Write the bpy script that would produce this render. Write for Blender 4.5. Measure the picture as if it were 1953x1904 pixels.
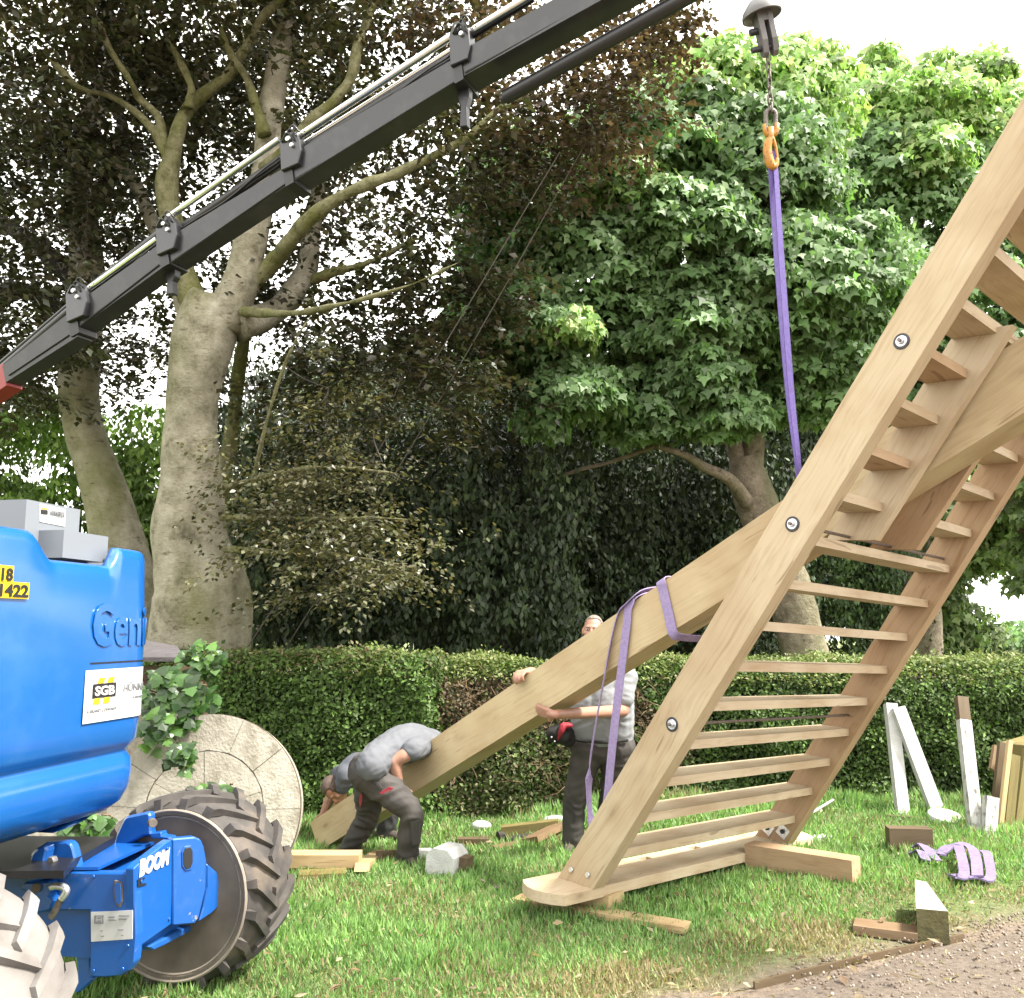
import bpy, bmesh, math, random
import numpy as np
from mathutils import Vector, Matrix, noise

random.seed(7)
RNG = np.random.default_rng(11)
for o in list(bpy.data.objects):
    bpy.data.objects.remove(o)
SC = bpy.context.scene
COL = SC.collection
R = math.radians

# ------------------------------------------------------------------ camera, sky, sun, exposure
FV = 1764.8            # focal length in units of a 1953 px wide picture
PITCH = 0.1393
CAM = Vector((0, 0, 1.65))
cd = bpy.data.cameras.new('camera')
cam = bpy.data.objects.new('camera', cd)
COL.objects.link(cam)
cam.location = CAM
cam.rotation_euler = (math.pi / 2 + PITCH, 0, 0)
cd.sensor_width = 36
cd.sensor_fit = 'HORIZONTAL'
cd.lens = 36 * FV / 1953
cd.clip_end = 6000
SC.camera = cam

SUN_EL, SUN_AZ = R(54), R(108)     # azimuth clockwise from +Y
wd = bpy.data.worlds.new('World')
SC.world = wd
wd.use_nodes = True
nt = wd.node_tree
nt.nodes.clear()
sky = nt.nodes.new('ShaderNodeTexSky')
sky.sky_type = 'NISHITA'
sky.sun_disc = False
sky.sun_elevation = SUN_EL
sky.sun_rotation = SUN_AZ
sky.dust_density = 3.0
bg = nt.nodes.new('ShaderNodeBackground')
bg.inputs[1].default_value = 0.12
bg2 = nt.nodes.new('ShaderNodeBackground')     # thin bright cloud over nearly all of the sky
bg2.inputs[0].default_value = (1.0, 0.98, 0.935, 1)
bg2.inputs[1].default_value = 0.95
tc = nt.nodes.new('ShaderNodeTexCoord')
nz = nt.nodes.new('ShaderNodeTexNoise')
nz.inputs['Scale'].default_value = 2.2
nz.inputs['Detail'].default_value = 6
rp = nt.nodes.new('ShaderNodeValToRGB')
rp.color_ramp.elements[0].position = 0.30
rp.color_ramp.elements[0].color = (0.72, 0.72, 0.72, 1)
rp.color_ramp.elements[1].position = 0.55
rp.color_ramp.elements[1].color = (1, 1, 1, 1)
mx = nt.nodes.new('ShaderNodeMixShader')
wo = nt.nodes.new('ShaderNodeOutputWorld')
L = nt.links.new
L(sky.outputs[0], bg.inputs[0])
L(tc.outputs['Generated'], nz.inputs['Vector'])
L(nz.outputs['Fac'], rp.inputs[0])
L(rp.outputs[0], mx.inputs[0])
L(bg.outputs[0], mx.inputs[1])
L(bg2.outputs[0], mx.inputs[2])
L(mx.outputs[0], wo.inputs[0])

sd = bpy.data.lights.new('sun', 'SUN')
sun = bpy.data.objects.new('sun', sd)
COL.objects.link(sun)
sd.energy = 3.4
sd.angle = R(9)
sd.color = (1, 0.95, 0.86)
sdir = Vector((math.sin(SUN_AZ) * math.cos(SUN_EL), math.cos(SUN_AZ) * math.cos(SUN_EL), math.sin(SUN_EL)))
sun.rotation_euler = sdir.to_track_quat('Z', 'Y').to_euler()
sun.location = (0, 0, 30)

vs = SC.view_settings
vs.view_transform = 'Standard'
vs.look = 'None'
vs.gamma = 1
vs.use_curve_mapping = False
vs.exposure = 2.1
SC.render.engine = 'CYCLES'
SC.cycles.max_bounces = 9
SC.cycles.diffuse_bounces = 6
SC.cycles.transmission_bounces = 8
SC.cycles.transparent_max_bounces = 6
SC.cycles.caustics_reflective = False
SC.cycles.caustics_refractive = False
SC.cycles.use_denoising = True

# ------------------------------------------------------------------ survey helpers
CP, SP = math.cos(PITCH), math.sin(PITCH)


def ray(x, y):
    a = (x - 976.5) / FV
    b = (952 - y) / FV
    return Vector((a, CP - b * SP, SP + b * CP))


def vat(x, y, d):
    """surveyed point: bearing (x, y) of the 1953 px picture, d metres along the view axis"""
    return CAM + ray(x, y) * d


def onplane(x, y, p0, n):
    r = ray(x, y)
    return CAM + r * ((Vector(p0) - CAM).dot(n) / r.dot(n))


def sm(e0, e1, x):
    t = min(1, max(0, (x - e0) / (e1 - e0)))
    return t * t * (3 - 2 * t)


def gz(x, y):
    w = 1 - sm(-0.2, 1.3, x)
    w *= sm(-9, -5, x)
    h = -0.13 * min(max(y - 6.6, 0), 1.5) * w
    return h


def gat(x, y):
    z = 0
    p = None
    for i in range(6):
        r = ray(x, y)
        k = (z - CAM.z) / r.z
        p = CAM + r * k
        z = gz(p.x, p.y)
    return Vector((p.x, p.y, z))


# ------------------------------------------------------------------ object helpers
WM = {}


def link(name, me, mat=None, parent=None, M=None):
    o = bpy.data.objects.new(name, me)
    COL.objects.link(o)
    M = M if M is not None else Matrix.Identity(4)
    if parent is not None:
        o.parent = parent
        o.matrix_parent_inverse = WM[parent.name].inverted()
    o.matrix_basis = M
    WM[o.name] = M.copy()
    if mat is not None and me is not None and len(me.materials) == 0:
        me.materials.append(mat)
    return o


def tag(o, label=None, cat=None, group=None, kind=None):
    if label: o['label'] = label
    if cat: o['category'] = cat
    if group: o['group'] = group
    if kind: o['kind'] = kind
    return o


def thing(name, label, cat, loc=(0, 0, 0), group=None):
    o = link(name, None, M=Matrix.Translation(Vector(loc)))
    o.empty_display_size = 0.1
    return tag(o, label, cat, group)


def mesh_of(bm, name='mesh', smooth=False, bevel=0, seg=1, recalc=True):
    if bevel:
        ed = [e for e in bm.edges if len(e.link_faces) == 2 and e.calc_face_angle(0) > 0.5]
        bmesh.ops.bevel(bm, geom=ed, offset=bevel, segments=seg, affect='EDGES', profile=0.6, clamp_overlap=True)
    if recalc:
        bmesh.ops.recalc_face_normals(bm, faces=bm.faces[:])
    me = bpy.data.meshes.new(name)
    bm.to_mesh(me)
    bm.free()
    if smooth:
        me.polygons.foreach_set('use_smooth', [True] * len(me.polygons))
        if smooth != 'all':
            try:
                me.set_sharp_from_angle(angle=R(40))
            except Exception:
                pass
    return me


def add_hexa(bm, c):
    """c: 8 corners, bottom 4 then top 4"""
    v = [bm.verts.new(p) for p in c]
    for f in ((0, 1, 2, 3), (7, 6, 5, 4), (0, 4, 5, 1), (1, 5, 6, 2), (2, 6, 7, 3), (3, 7, 4, 0)):
        bm.faces.new([v[i] for i in f])
    return v


def add_box(bm, c, sx, sy, sz, M=None):
    pts = [Vector(c) + Vector((i * sx / 2, j * sy / 2, k * sz / 2)) for k in (-1, 1) for i, j in ((-1, -1), (1, -1), (1, 1), (-1, 1))]
    if M is not None:
        pts = [M @ p for p in pts]
    return add_hexa(bm, pts)


def frame_to(p0, p1, up=(0, 0, 1)):
    x = (Vector(p1) - Vector(p0)).normalized()
    up = Vector(up)
    if abs(x.dot(up.normalized())) > 0.995:
        up = Vector((0, 1, 0))
    y = up.cross(x).normalized()
    z = x.cross(y)
    M = Matrix((x, y, z)).transposed().to_4x4()
    M.translation = Vector(p0)
    return M


def add_tube(bm, pts, rad, n=10, cap=True, flat=None):
    """swept round bar through pts; rad a number or list"""
    pts = [Vector(p) for p in pts]
    if not hasattr(rad, '__len__'):
        rad = [rad] * len(pts)
    rings = []
    prev = None
    for i, p in enumerate(pts):
        t = (pts[min(i + 1, len(pts) - 1)] - pts[max(i - 1, 0)])
        if t.length < 1e-9:
            t = Vector((0, 0, 1))
        t.normalize()
        if prev is None:
            a = Vector((0, 0, 1)) if abs(t.z) < 0.9 else Vector((1, 0, 0))
            u = t.cross(a).normalized()
        else:
            u = (prev - t * prev.dot(t)).normalized()
        prev = u
        w = t.cross(u)
        rings.append([bm.verts.new(p + (u * math.cos(2 * math.pi * k / n) + w * math.sin(2 * math.pi * k / n)) * rad[i]) for k in range(n)])
    for a, b in zip(rings, rings[1:]):
        for k in range(n):
            bm.faces.new((a[k], a[(k + 1) % n], b[(k + 1) % n], b[k]))
    if cap:
        bm.faces.new(rings[0][::-1])
        bm.faces.new(rings[-1])
    return rings


def spline(pts, m=6):
    """Catmull-Rom through pts (tuples of any length)"""
    P = [np.array(p, float) for p in pts]
    P = [2 * P[0] - P[1]] + P + [2 * P[-1] - P[-2]]
    out = []
    for i in range(1, len(P) - 2):
        for k in range(m):
            t = k / m
            out.append(0.5 * ((2 * P[i]) + (-P[i - 1] + P[i + 1]) * t + (2 * P[i - 1] - 5 * P[i] + 4 * P[i + 1] - P[i + 2]) * t * t
                              + (-P[i - 1] + 3 * P[i] - 3 * P[i + 1] + P[i + 2]) * t ** 3))
    out.append(P[-2])
    return out


def add_lathe(bm, prof, M, n=32, close=False):
    """prof: (axial, radius) pairs, axis = local X of M"""
    rings = []
    for a, r in prof:
        rings.append([bm.verts.new(M @ Vector((a, r * math.cos(2 * math.pi * k / n), r * math.sin(2 * math.pi * k / n)))) for k in range(n)])
    pr = list(zip(rings, rings[1:]))
    if close:
        pr.append((rings[-1], rings[0]))
    for a, b in pr:
        for k in range(n):
            bm.faces.new((a[k], a[(k + 1) % n], b[(k + 1) % n], b[k]))
    if not close:
        if prof[0][1] > 1e-5: bm.faces.new(rings[0][::-1])
        if prof[-1][1] > 1e-5: bm.faces.new(rings[-1])
    bmesh.ops.remove_doubles(bm, verts=bm.verts[:], dist=1e-6)


def add_prism(bm, poly, d):
    """poly: world points of one face; extruded by vector d"""
    a = [bm.verts.new(Vector(p)) for p in poly]
    b = [bm.verts.new(Vector(p) + Vector(d)) for p in poly]
    n = len(poly)
    bm.faces.new(a)
    bm.faces.new(b[::-1])
    for i in range(n):
        bm.faces.new((a[i], b[i], b[(i + 1) % n], a[(i + 1) % n]))


def plate(name, pix, p0, n, thick, mat, parent, bevel=0.004, back=True):
    """flat plate whose outline was surveyed on the plane (p0, n), thick metres deep away from n"""
    n = Vector(n).normalized()
    poly = [onplane(x, y, p0, n) for x, y in pix]
    bm = bmesh.new()
    add_prism(bm, poly, n * -thick)
    bmesh.ops.recalc_face_normals(bm, faces=bm.faces[:])
    return link(name, mesh_of(bm, name, bevel=bevel), mat, parent)


def beam(name, p0, p1, w, h, mat, parent=None, up=(0, 0, 1), w1=None, h1=None, s0=0, s1=0, bevel=0.005, warp=0.0, nseg=1):
    """squared timber p0->p1 along its local X; w across (local Y), h high (local Z); s0,s1 shear the end cuts along Z"""
    M = frame_to(p0, p1, up)
    ln = (Vector(p1) - Vector(p0)).length
    w1 = w if w1 is None else w1
    h1 = h if h1 is None else h1
    bm = bmesh.new()
    rings = []
    for i in range(nseg + 1):
        t = i / nseg
        ww, hh = w + (w1 - w) * t, h + (h1 - h) * t
        sh = s0 * (1 - t) + s1 * t
        dy = warp * math.sin(t * 3.1 + 0.4) if warp else 0
        rings.append([bm.verts.new((ln * t + sh * k * hh / 2 * 2, j * ww / 2 + dy, k * hh / 2)) for j, k in ((-1, -1), (1, -1), (1, 1), (-1, 1))])
    for a, b in zip(rings, rings[1:]):
        for k in range(4):
            bm.faces.new((a[k], b[k], b[(k + 1) % 4], a[(k + 1) % 4]))
    bm.faces.new(rings[0])
    bm.faces.new(rings[-1][::-1])
    return link(name, mesh_of(bm, name, bevel=bevel), mat, parent, M)


def ribbon_bm(bm, pts, side, w, th=0.006):
    """flat strap through pts; side: width vector per point"""
    pts = [Vector(p) for p in pts]
    side = [Vector(s).normalized() for s in side]
    rows = []
    for i, p in enumerate(pts):
        t = (pts[min(i + 1, len(pts) - 1)] - pts[max(i - 1, 0)]).normalized()
        s = (side[i] - t * side[i].dot(t)).normalized()
        n = t.cross(s)
        ww = w[i] if hasattr(w, '__len__') else w
        rows.append([bm.verts.new(p + s * a * ww / 2 + n * b * th / 2) for a, b in ((-1, -1), (-0.12, -1), (0, -0.5), (0.12, -1), (1, -1), (1, 1), (-1, 1))])
    n = 7
    for a, b in zip(rows, rows[1:]):
        for k in range(n):
            bm.faces.new((a[k], a[(k + 1) % n], b[(k + 1) % n], b[k]))
    bm.faces.new(rows[0][::-1])
    bm.faces.new(rows[-1])


def text_mesh(s, size, ext=0.002, bold=0.0):
    cu = bpy.data.curves.new('lettering', 'FONT')
    cu.body = s
    cu.size = size
    cu.extrude = ext
    cu.offset = bold
    cu.resolution_u = 3
    o = bpy.data.objects.new('lettering', cu)
    me = bpy.data.meshes.new_from_object(o)
    bpy.data.objects.remove(o)
    bpy.data.curves.remove(cu)
    return me


# ------------------------------------------------------------------ materials
def new_mat(name):
    m = bpy.data.materials.new(name)
    m.use_nodes = True
    nt = m.node_tree
    b = nt.nodes['Principled BSDF']
    return m, nt, b


def N(nt, t, **kw):
    n = nt.nodes.new(t)
    for k, v in kw.items():
        if k in n.inputs:
            n.inputs[k].default_value = v
        else:
            setattr(n, k, v)
    return n


def ramp(nt, stops):
    r = nt.nodes.new('ShaderNodeValToRGB')
    e = r.color_ramp.elements
    while len(e) < len(stops):
        e.new(0.5)
    for q, (p, c) in zip(e, stops):
        q.position = p
        q.color = (*c, 1)
    return r


def mat_noise(name, c0, c1, scale=8, rough=0.7, bump=0.2, detail=6, metal=0, c2=None, spec=0.5, stretch=(1, 1, 1), bdist=0.02, coat=0, k=0.56):
    m, nt, b = new_mat(name)
    if metal < 0.5:
        c0, c1 = [tuple(v * k for v in c) for c in (c0, c1)]
        c2 = tuple(v * k for v in c2) if c2 is not None else None
    tc = N(nt, 'ShaderNodeTexCoord')
    mp = N(nt, 'ShaderNodeMapping')
    mp.inputs['Scale'].default_value = stretch
    nz = N(nt, 'ShaderNodeTexNoise', Scale=scale, Detail=detail)
    st = [(0.3, c0), (0.7, c1)] if c2 is None else [(0.25, c0), (0.5, c1), (0.75, c2)]
    rp = ramp(nt, st)
    nt.links.new(tc.outputs['Object'], mp.inputs['Vector'])
    nt.links.new(mp.outputs[0], nz.inputs['Vector'])
    nt.links.new(nz.outputs['Fac'], rp.inputs[0])
    nt.links.new(rp.outputs[0], b.inputs['Base Color'])
    b.inputs['Roughness'].default_value = rough
    b.inputs['Metallic'].default_value = metal
    b.inputs['Specular IOR Level'].default_value = spec
    b.inputs['Coat Weight'].default_value = coat
    if bump:
        nz2 = N(nt, 'ShaderNodeTexNoise', Scale=scale * 6, Detail=4)
        nt.links.new(mp.outputs[0], nz2.inputs['Vector'])
        bp = N(nt, 'ShaderNodeBump', Strength=bump, Distance=bdist)
        nt.links.new(nz2.outputs['Fac'], bp.inputs['Height'])
        nt.links.new(bp.outputs[0], b.inputs['Normal'])
    return m


def mat_wood(name, base, dark, light, knots=True, rough=0.62, grey=None, gscale=1.0, k=0.57):
    """sawn timber; grain runs along the object's local X"""
    base, dark, light = [tuple(v * k for v in c) for c in (base, dark, light)]
    m, nt, b = new_mat(name)
    tc = N(nt, 'ShaderNodeTexCoord')
    oi = N(nt, 'ShaderNodeObjectInfo')
    ad = N(nt, 'ShaderNodeVectorMath', operation='ADD')
    ml = N(nt, 'ShaderNodeVectorMath', operation='SCALE')
    cb = N(nt, 'ShaderNodeCombineXYZ')
    for i in range(3):
        nt.links.new(oi.outputs['Random'], cb.inputs[i])
    nt.links.new(cb.outputs[0], ml.inputs[0])
    ml.inputs['Scale'].default_value = 37.0
    nt.links.new(tc.outputs['Object'], ad.inputs[0])
    nt.links.new(ml.outputs[0], ad.inputs[1])
    # warp so the grain wanders
    wn = N(nt, 'ShaderNodeTexNoise', Scale=1.3, Detail=2)
    nt.links.new(ad.outputs[0], wn.inputs['Vector'])
    wa = N(nt, 'ShaderNodeVectorMath', operation='MULTIPLY_ADD')
    wa.inputs[1].default_value = (0.0, 0.16, 0.16)
    nt.links.new(wn.outputs['Color'], wa.inputs[0])
    nt.links.new(ad.outputs[0], wa.inputs[2])
    mp = N(nt, 'ShaderNodeMapping')
    mp.inputs['Scale'].default_value = (0.55 * gscale, 11 * gscale, 11 * gscale)
    nt.links.new(wa.outputs[0], mp.inputs['Vector'])
    n1 = N(nt, 'ShaderNodeTexNoise', Scale=1.6, Detail=7, Roughness=0.6)
    nt.links.new(mp.outputs[0], n1.inputs['Vector'])
    rp = ramp(nt, [(0.22, dark), (0.42, base), (0.60, base), (0.8, light)])
    nt.links.new(n1.outputs['Fac'], rp.inputs[0])
    mpf = N(nt, 'ShaderNodeMapping')
    mpf.inputs['Scale'].default_value = (2.2, 75, 75)
    nt.links.new(wa.outputs[0], mpf.inputs['Vector'])
    nf = N(nt, 'ShaderNodeTexNoise', Scale=1.0, Detail=3, Roughness=0.6)
    nt.links.new(mpf.outputs[0], nf.inputs['Vector'])
    rf = ramp(nt, [(0.30, (0.87, 0.84, 0.80)), (0.52, (1.03, 1.03, 1.03))])
    nt.links.new(nf.outputs['Fac'], rf.inputs[0])
    mf = N(nt, 'ShaderNodeMix', data_type='RGBA', blend_type='MULTIPLY')
    mf.inputs[0].default_value = 1
    nt.links.new(rp.outputs[0], mf.inputs[6])
    nt.links.new(rf.outputs[0], mf.inputs[7])
    # broad tone patches
    n2 = N(nt, 'ShaderNodeTexNoise', Scale=2.1, Detail=3)
    nt.links.new(ad.outputs[0], n2.inputs['Vector'])
    r2 = ramp(nt, [(0.3, (0.82, 0.74, 0.66)), (0.6, (1.04, 1.03, 1.02))])
    nt.links.new(n2.outputs['Fac'], r2.inputs[0])
    mu = N(nt, 'ShaderNodeMix', data_type='RGBA', blend_type='MULTIPLY')
    mu.inputs[0].default_value = 1
    nt.links.new(mf.outputs[2], mu.inputs[6])
    nt.links.new(r2.outputs[0], mu.inputs[7])
    out = mu.outputs[2]
    # thin dark checks along the grain
    mpc = N(nt, 'ShaderNodeMapping')
    mpc.inputs['Scale'].default_value = (0.9, 26, 26)
    nt.links.new(wa.outputs[0], mpc.inputs['Vector'])
    n3 = N(nt, 'ShaderNodeTexNoise', Scale=1.0, Detail=2)
    nt.links.new(mpc.outputs[0], n3.inputs['Vector'])
    r3 = ramp(nt, [(0.285, (1, 1, 1)), (0.315, (0, 0, 0))])
    nt.links.new(n3.outputs['Fac'], r3.inputs[0])
    mc = N(nt, 'ShaderNodeMix', data_type='RGBA')
    mc.inputs[7].default_value = (dark[0] * 0.55, dark[1] * 0.5, dark[2] * 0.45, 1)
    sc = N(nt, 'ShaderNodeMath', operation='MULTIPLY')
    sc.inputs[1].default_value = 0.6
    nt.links.new(r3.outputs[0], sc.inputs[0])
    nt.links.new(sc.outputs[0], mc.inputs[0])
    nt.links.new(out, mc.inputs[6])
    out = mc.outputs[2]
    if knots:
        mpk = N(nt, 'ShaderNodeMapping')
        mpk.inputs['Scale'].default_value = (2.0, 4.4, 4.4)
        nt.links.new(ad.outputs[0], mpk.inputs['Vector'])
        vo = N(nt, 'ShaderNodeTexVoronoi', Scale=1.0)
        nt.links.new(mpk.outputs[0], vo.inputs['Vector'])
        rk = ramp(nt, [(0.035, (1, 1, 1)), (0.10, (0.3, 0.3, 0.3)), (0.22, (0, 0, 0))])
        nt.links.new(vo.outputs['Distance'], rk.inputs[0])
        mk = N(nt, 'ShaderNodeMix', data_type='RGBA')
        mk.inputs[7].default_value = (dark[0] * 0.45, dark[1] * 0.38, dark[2] * 0.33, 1)
        sk = N(nt, 'ShaderNodeMath', operation='MULTIPLY')
        sk.inputs[1].default_value = 0.75
        nt.links.new(rk.outputs[0], sk.inputs[0])
        nt.links.new(sk.outputs[0], mk.inputs[0])
        nt.links.new(out, mk.inputs[6])
        out = mk.outputs[2]
    nt.links.new(out, b.inputs['Base Color'])
    b.inputs['Roughness'].default_value = rough
    b.inputs['Specular IOR Level'].default_value = 0.3
    bp = N(nt, 'ShaderNodeBump', Strength=0.25, Distance=0.004)
    nt.links.new(n1.outputs['Fac'], bp.inputs['Height'])
    nt.links.new(bp.outputs[0], b.inputs['Normal'])
    return m


def mat_bark(name, dark, mid, light, algae, fine=1.0):
    """smooth grey bark: pale and dark patches, green algae, short horizontal wrinkles"""
    m, nt, b = new_mat(name)
    ln = nt.links.new
    tc = N(nt, 'ShaderNodeTexCoord')
    n1 = N(nt, 'ShaderNodeTexNoise', Scale=3.6 * fine, Detail=11, Roughness=0.74)
    ln(tc.outputs['Object'], n1.inputs['Vector'])
    r1 = ramp(nt, [(0.30, dark), (0.46, mid), (0.66, light)])
    ln(n1.outputs['Fac'], r1.inputs[0])
    n2 = N(nt, 'ShaderNodeTexNoise', Scale=0.9 * fine, Detail=5)
    mp2 = N(nt, 'ShaderNodeMapping')
    mp2.inputs['Scale'].default_value = (1, 1, 0.5)
    mp2.inputs['Location'].default_value = (4, 2, 1)
    ln(tc.outputs['Object'], mp2.inputs['Vector'])
    ln(mp2.outputs[0], n2.inputs['Vector'])
    r2 = ramp(nt, [(0.48, (0, 0, 0)), (0.66, (0.75, 0.75, 0.75))])
    ln(n2.outputs['Fac'], r2.inputs[0])
    m1 = N(nt, 'ShaderNodeMix', data_type='RGBA')
    m1.inputs[7].default_value = (*algae, 1)
    ln(r2.outputs[0], m1.inputs[0])
    ln(r1.outputs[0], m1.inputs[6])
    mp = N(nt, 'ShaderNodeMapping')
    mp.inputs['Scale'].default_value = (4 * fine, 4 * fine, 9)
    ln(tc.outputs['Object'], mp.inputs['Vector'])
    n3 = N(nt, 'ShaderNodeTexNoise', Scale=1.6, Detail=4, Roughness=0.6)
    ln(mp.outputs[0], n3.inputs['Vector'])
    r3 = ramp(nt, [(0.26, (0.40, 0.36, 0.30)), (0.40, (1, 1, 1))])
    ln(n3.outputs['Fac'], r3.inputs[0])
    m2 = N(nt, 'ShaderNodeMix', data_type='RGBA', blend_type='MULTIPLY')
    m2.inputs[0].default_value = 1
    ln(m1.outputs[2], m2.inputs[6])
    ln(r3.outputs[0], m2.inputs[7])
    ln(m2.outputs[2], b.inputs['Base Color'])
    b.inputs['Roughness'].default_value = 0.85
    b.inputs['Specular IOR Level'].default_value = 0.25
    bp = N(nt, 'ShaderNodeBump', Strength=1.0, Distance=0.05)
    ln(n1.outputs['Fac'], bp.inputs['Height'])
    bp2 = N(nt, 'ShaderNodeBump', Strength=0.6, Distance=0.03)
    ln(n3.outputs['Fac'], bp2.inputs['Height'])
    ln(bp.outputs[0], bp2.inputs['Normal'])
    ln(bp2.outputs[0], b.inputs['Normal'])
    return m


def mat_leaf(name, rough=0.45, trans=0.4, spec=0.5, ttint=(1.15, 1.25, 0.5)):
    """leaf colour per leaf from the attribute 'tone'; part of the light passes through"""
    m, nt, b = new_mat(name)
    at = N(nt, 'ShaderNodeAttribute', attribute_name='tone')
    nt.links.new(at.outputs['Color'], b.inputs['Base Color'])
    b.inputs['Roughness'].default_value = rough
    b.inputs['Specular IOR Level'].default_value = spec
    tr = N(nt, 'ShaderNodeBsdfTranslucent')
    mu = N(nt, 'ShaderNodeMix', data_type='RGBA', blend_type='MULTIPLY')
    mu.inputs[0].default_value = 1
    mu.inputs[7].default_value = (*ttint, 1)
    nt.links.new(at.outputs['Color'], mu.inputs[6])
    nt.links.new(mu.outputs[2], tr.inputs['Color'])
    mi = N(nt, 'ShaderNodeMixShader')
    mi.inputs[0].default_value = trans
    nt.links.new(b.outputs[0], mi.inputs[1])
    nt.links.new(tr.outputs[0], mi.inputs[2])
    nt.links.new(mi.outputs[0], nt.nodes['Material Output'].inputs[0])
    return m


def mat_paint(name, c, wear=(0.25, 0.2, 0.17), amount=0.0, rough=0.28, dirt=0.25, dirtc=(0.2, 0.18, 0.15), scale=9, coat=0.3, k=0.60):
    m, nt, b = new_mat(name)
    c, wear, dirtc = [tuple(v * k for v in q) for q in (c, wear, dirtc)]
    tc = N(nt, 'ShaderNodeTexCoord')
    n1 = N(nt, 'ShaderNodeTexNoise', Scale=scale, Detail=8, Roughness=0.65)
    nt.links.new(tc.outputs['Object'], n1.inputs['Vector'])
    r1 = ramp(nt, [(0.52, (0, 0, 0)), (0.8, (dirt, dirt, dirt))])
    nt.links.new(n1.outputs['Fac'], r1.inputs[0])
    m1 = N(nt, 'ShaderNodeMix', data_type='RGBA')
    m1.inputs[6].default_value = (*c, 1)
    m1.inputs[7].default_value = (*dirtc, 1)
    nt.links.new(r1.outputs[0], m1.inputs[0])
    out = m1.outputs[2]
    if amount:
        n2 = N(nt, 'ShaderNodeTexNoise', Scale=scale * 2.3, Detail=9, Roughness=0.7)
        nt.links.new(tc.outputs['Object'], n2.inputs['Vector'])
        r2 = ramp(nt, [(0.74 - amount, (0, 0, 0)), (0.76 - amount, (1, 1, 1))])
        nt.links.new(n2.outputs['Fac'], r2.inputs[0])
        m2 = N(nt, 'ShaderNodeMix', data_type='RGBA')
        m2.inputs[7].default_value = (*wear, 1)
        nt.links.new(r2.outputs[0], m2.inputs[0])
        nt.links.new(out, m2.inputs[6])
        out = m2.outputs[2]
    nt.links.new(out, b.inputs['Base Color'])
    b.inputs['Roughness'].default_value = rough
    b.inputs['Coat Weight'].default_value = coat
    b.inputs['Coat Roughness'].default_value = 0.12
    return m


M = {}
M['oak'] = mat_wood('fresh_oak', (0.645, 0.52, 0.34), (0.47, 0.325, 0.17), (0.71, 0.60, 0.43))
M['oak_pale'] = mat_wood('planed_oak', (0.70, 0.575, 0.40), (0.55, 0.41, 0.255), (0.76, 0.65, 0.49))
M['oak_red'] = mat_wood('warm_oak', (0.60, 0.425, 0.265), (0.44, 0.275, 0.15), (0.67, 0.50, 0.34))
M['pole_oak'] = mat_wood('yellow_oak', (0.67, 0.535, 0.325), (0.56, 0.415, 0.22), (0.72, 0.60, 0.39), gscale=0.6)
M['deal'] = mat_wood('sawn_softwood', (0.66, 0.50, 0.28), (0.52, 0.36, 0.18), (0.73, 0.60, 0.38))
M['old_wood'] = mat_wood('weathered_board', (0.17, 0.125, 0.075), (0.085, 0.06, 0.04), (0.25, 0.20, 0.125))
M['green_wood'] = mat_wood('mossy_board', (0.27, 0.23, 0.09), (0.13, 0.11, 0.045), (0.42, 0.36, 0.17))
M['bark_wood'] = mat_wood('rough_slab', (0.28, 0.19, 0.11), (0.13, 0.085, 0.05), (0.36, 0.26, 0.17))
M['white_wood'] = mat_noise('flaking_white_paint', (0.62, 0.62, 0.58), (0.80, 0.80, 0.78), 14, 0.55, 0.25)
M['white_worn'] = mat_noise('worn_white_paint', (0.13, 0.12, 0.08), (0.72, 0.72, 0.68), 30, 0.6, 0.4, c2=(0.78, 0.78, 0.75), stretch=(0.5, 1, 1))
M['stone'] = mat_noise('burr_stone', (0.30, 0.265, 0.20), (0.52, 0.475, 0.39), 9, 0.85, 0.6, c2=(0.60, 0.56, 0.475), bdist=0.012)
M['mortar'] = mat_noise('dark_joint', (0.24, 0.20, 0.16), (0.40, 0.35, 0.28), 20, 0.9, 0.4)
M['iron'] = mat_noise('rusty_iron', (0.10, 0.07, 0.055), (0.22, 0.16, 0.12), 18, 0.7, 0.4, metal=0.3)
M['steel'] = mat_noise('zinc_plated_steel', (0.52, 0.53, 0.55), (0.68, 0.69, 0.71), 25, 0.35, 0.1, metal=0.85)
M['black_steel'] = mat_noise('black_washer', (0.03, 0.03, 0.035), (0.075, 0.075, 0.085), 25, 0.5, 0.1, metal=0.3)
M['rod'] = mat_noise('threaded_rod', (0.11, 0.085, 0.075), (0.2, 0.16, 0.14), 60, 0.5, 0.3, metal=0.6)
M['bark_beech'] = mat_bark('beech_bark', (0.075, 0.07, 0.04), (0.235, 0.215, 0.155), (0.38, 0.355, 0.28), (0.115, 0.125, 0.03))
M['bark_green'] = mat_bark('algae_bark', (0.05, 0.05, 0.022), (0.15, 0.145, 0.07), (0.26, 0.245, 0.15), (0.13, 0.14, 0.03), fine=2.4)
M['bark_dark'] = mat_noise('dark_bark', (0.03, 0.026, 0.02), (0.07, 0.06, 0.045), 5, 0.9, 0.6, bdist=0.03)
M['bark_syc'] = mat_bark('sycamore_bark', (0.07, 0.055, 0.04), (0.19, 0.155, 0.115), (0.31, 0.265, 0.20), (0.12, 0.12, 0.06), fine=1.6)
M['leaf_beech'] = mat_leaf('copper_beech_leaf', 0.36, 0.30, 0.5, (1.15, 1.0, 0.5))
M['leaf_syc'] = mat_leaf('sycamore_leaf', 0.46, 0.45, 0.35, (0.95, 1.15, 0.55))
M['leaf_yew'] = mat_leaf('yew_leaf', 0.5, 0.12, 0.35)
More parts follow.
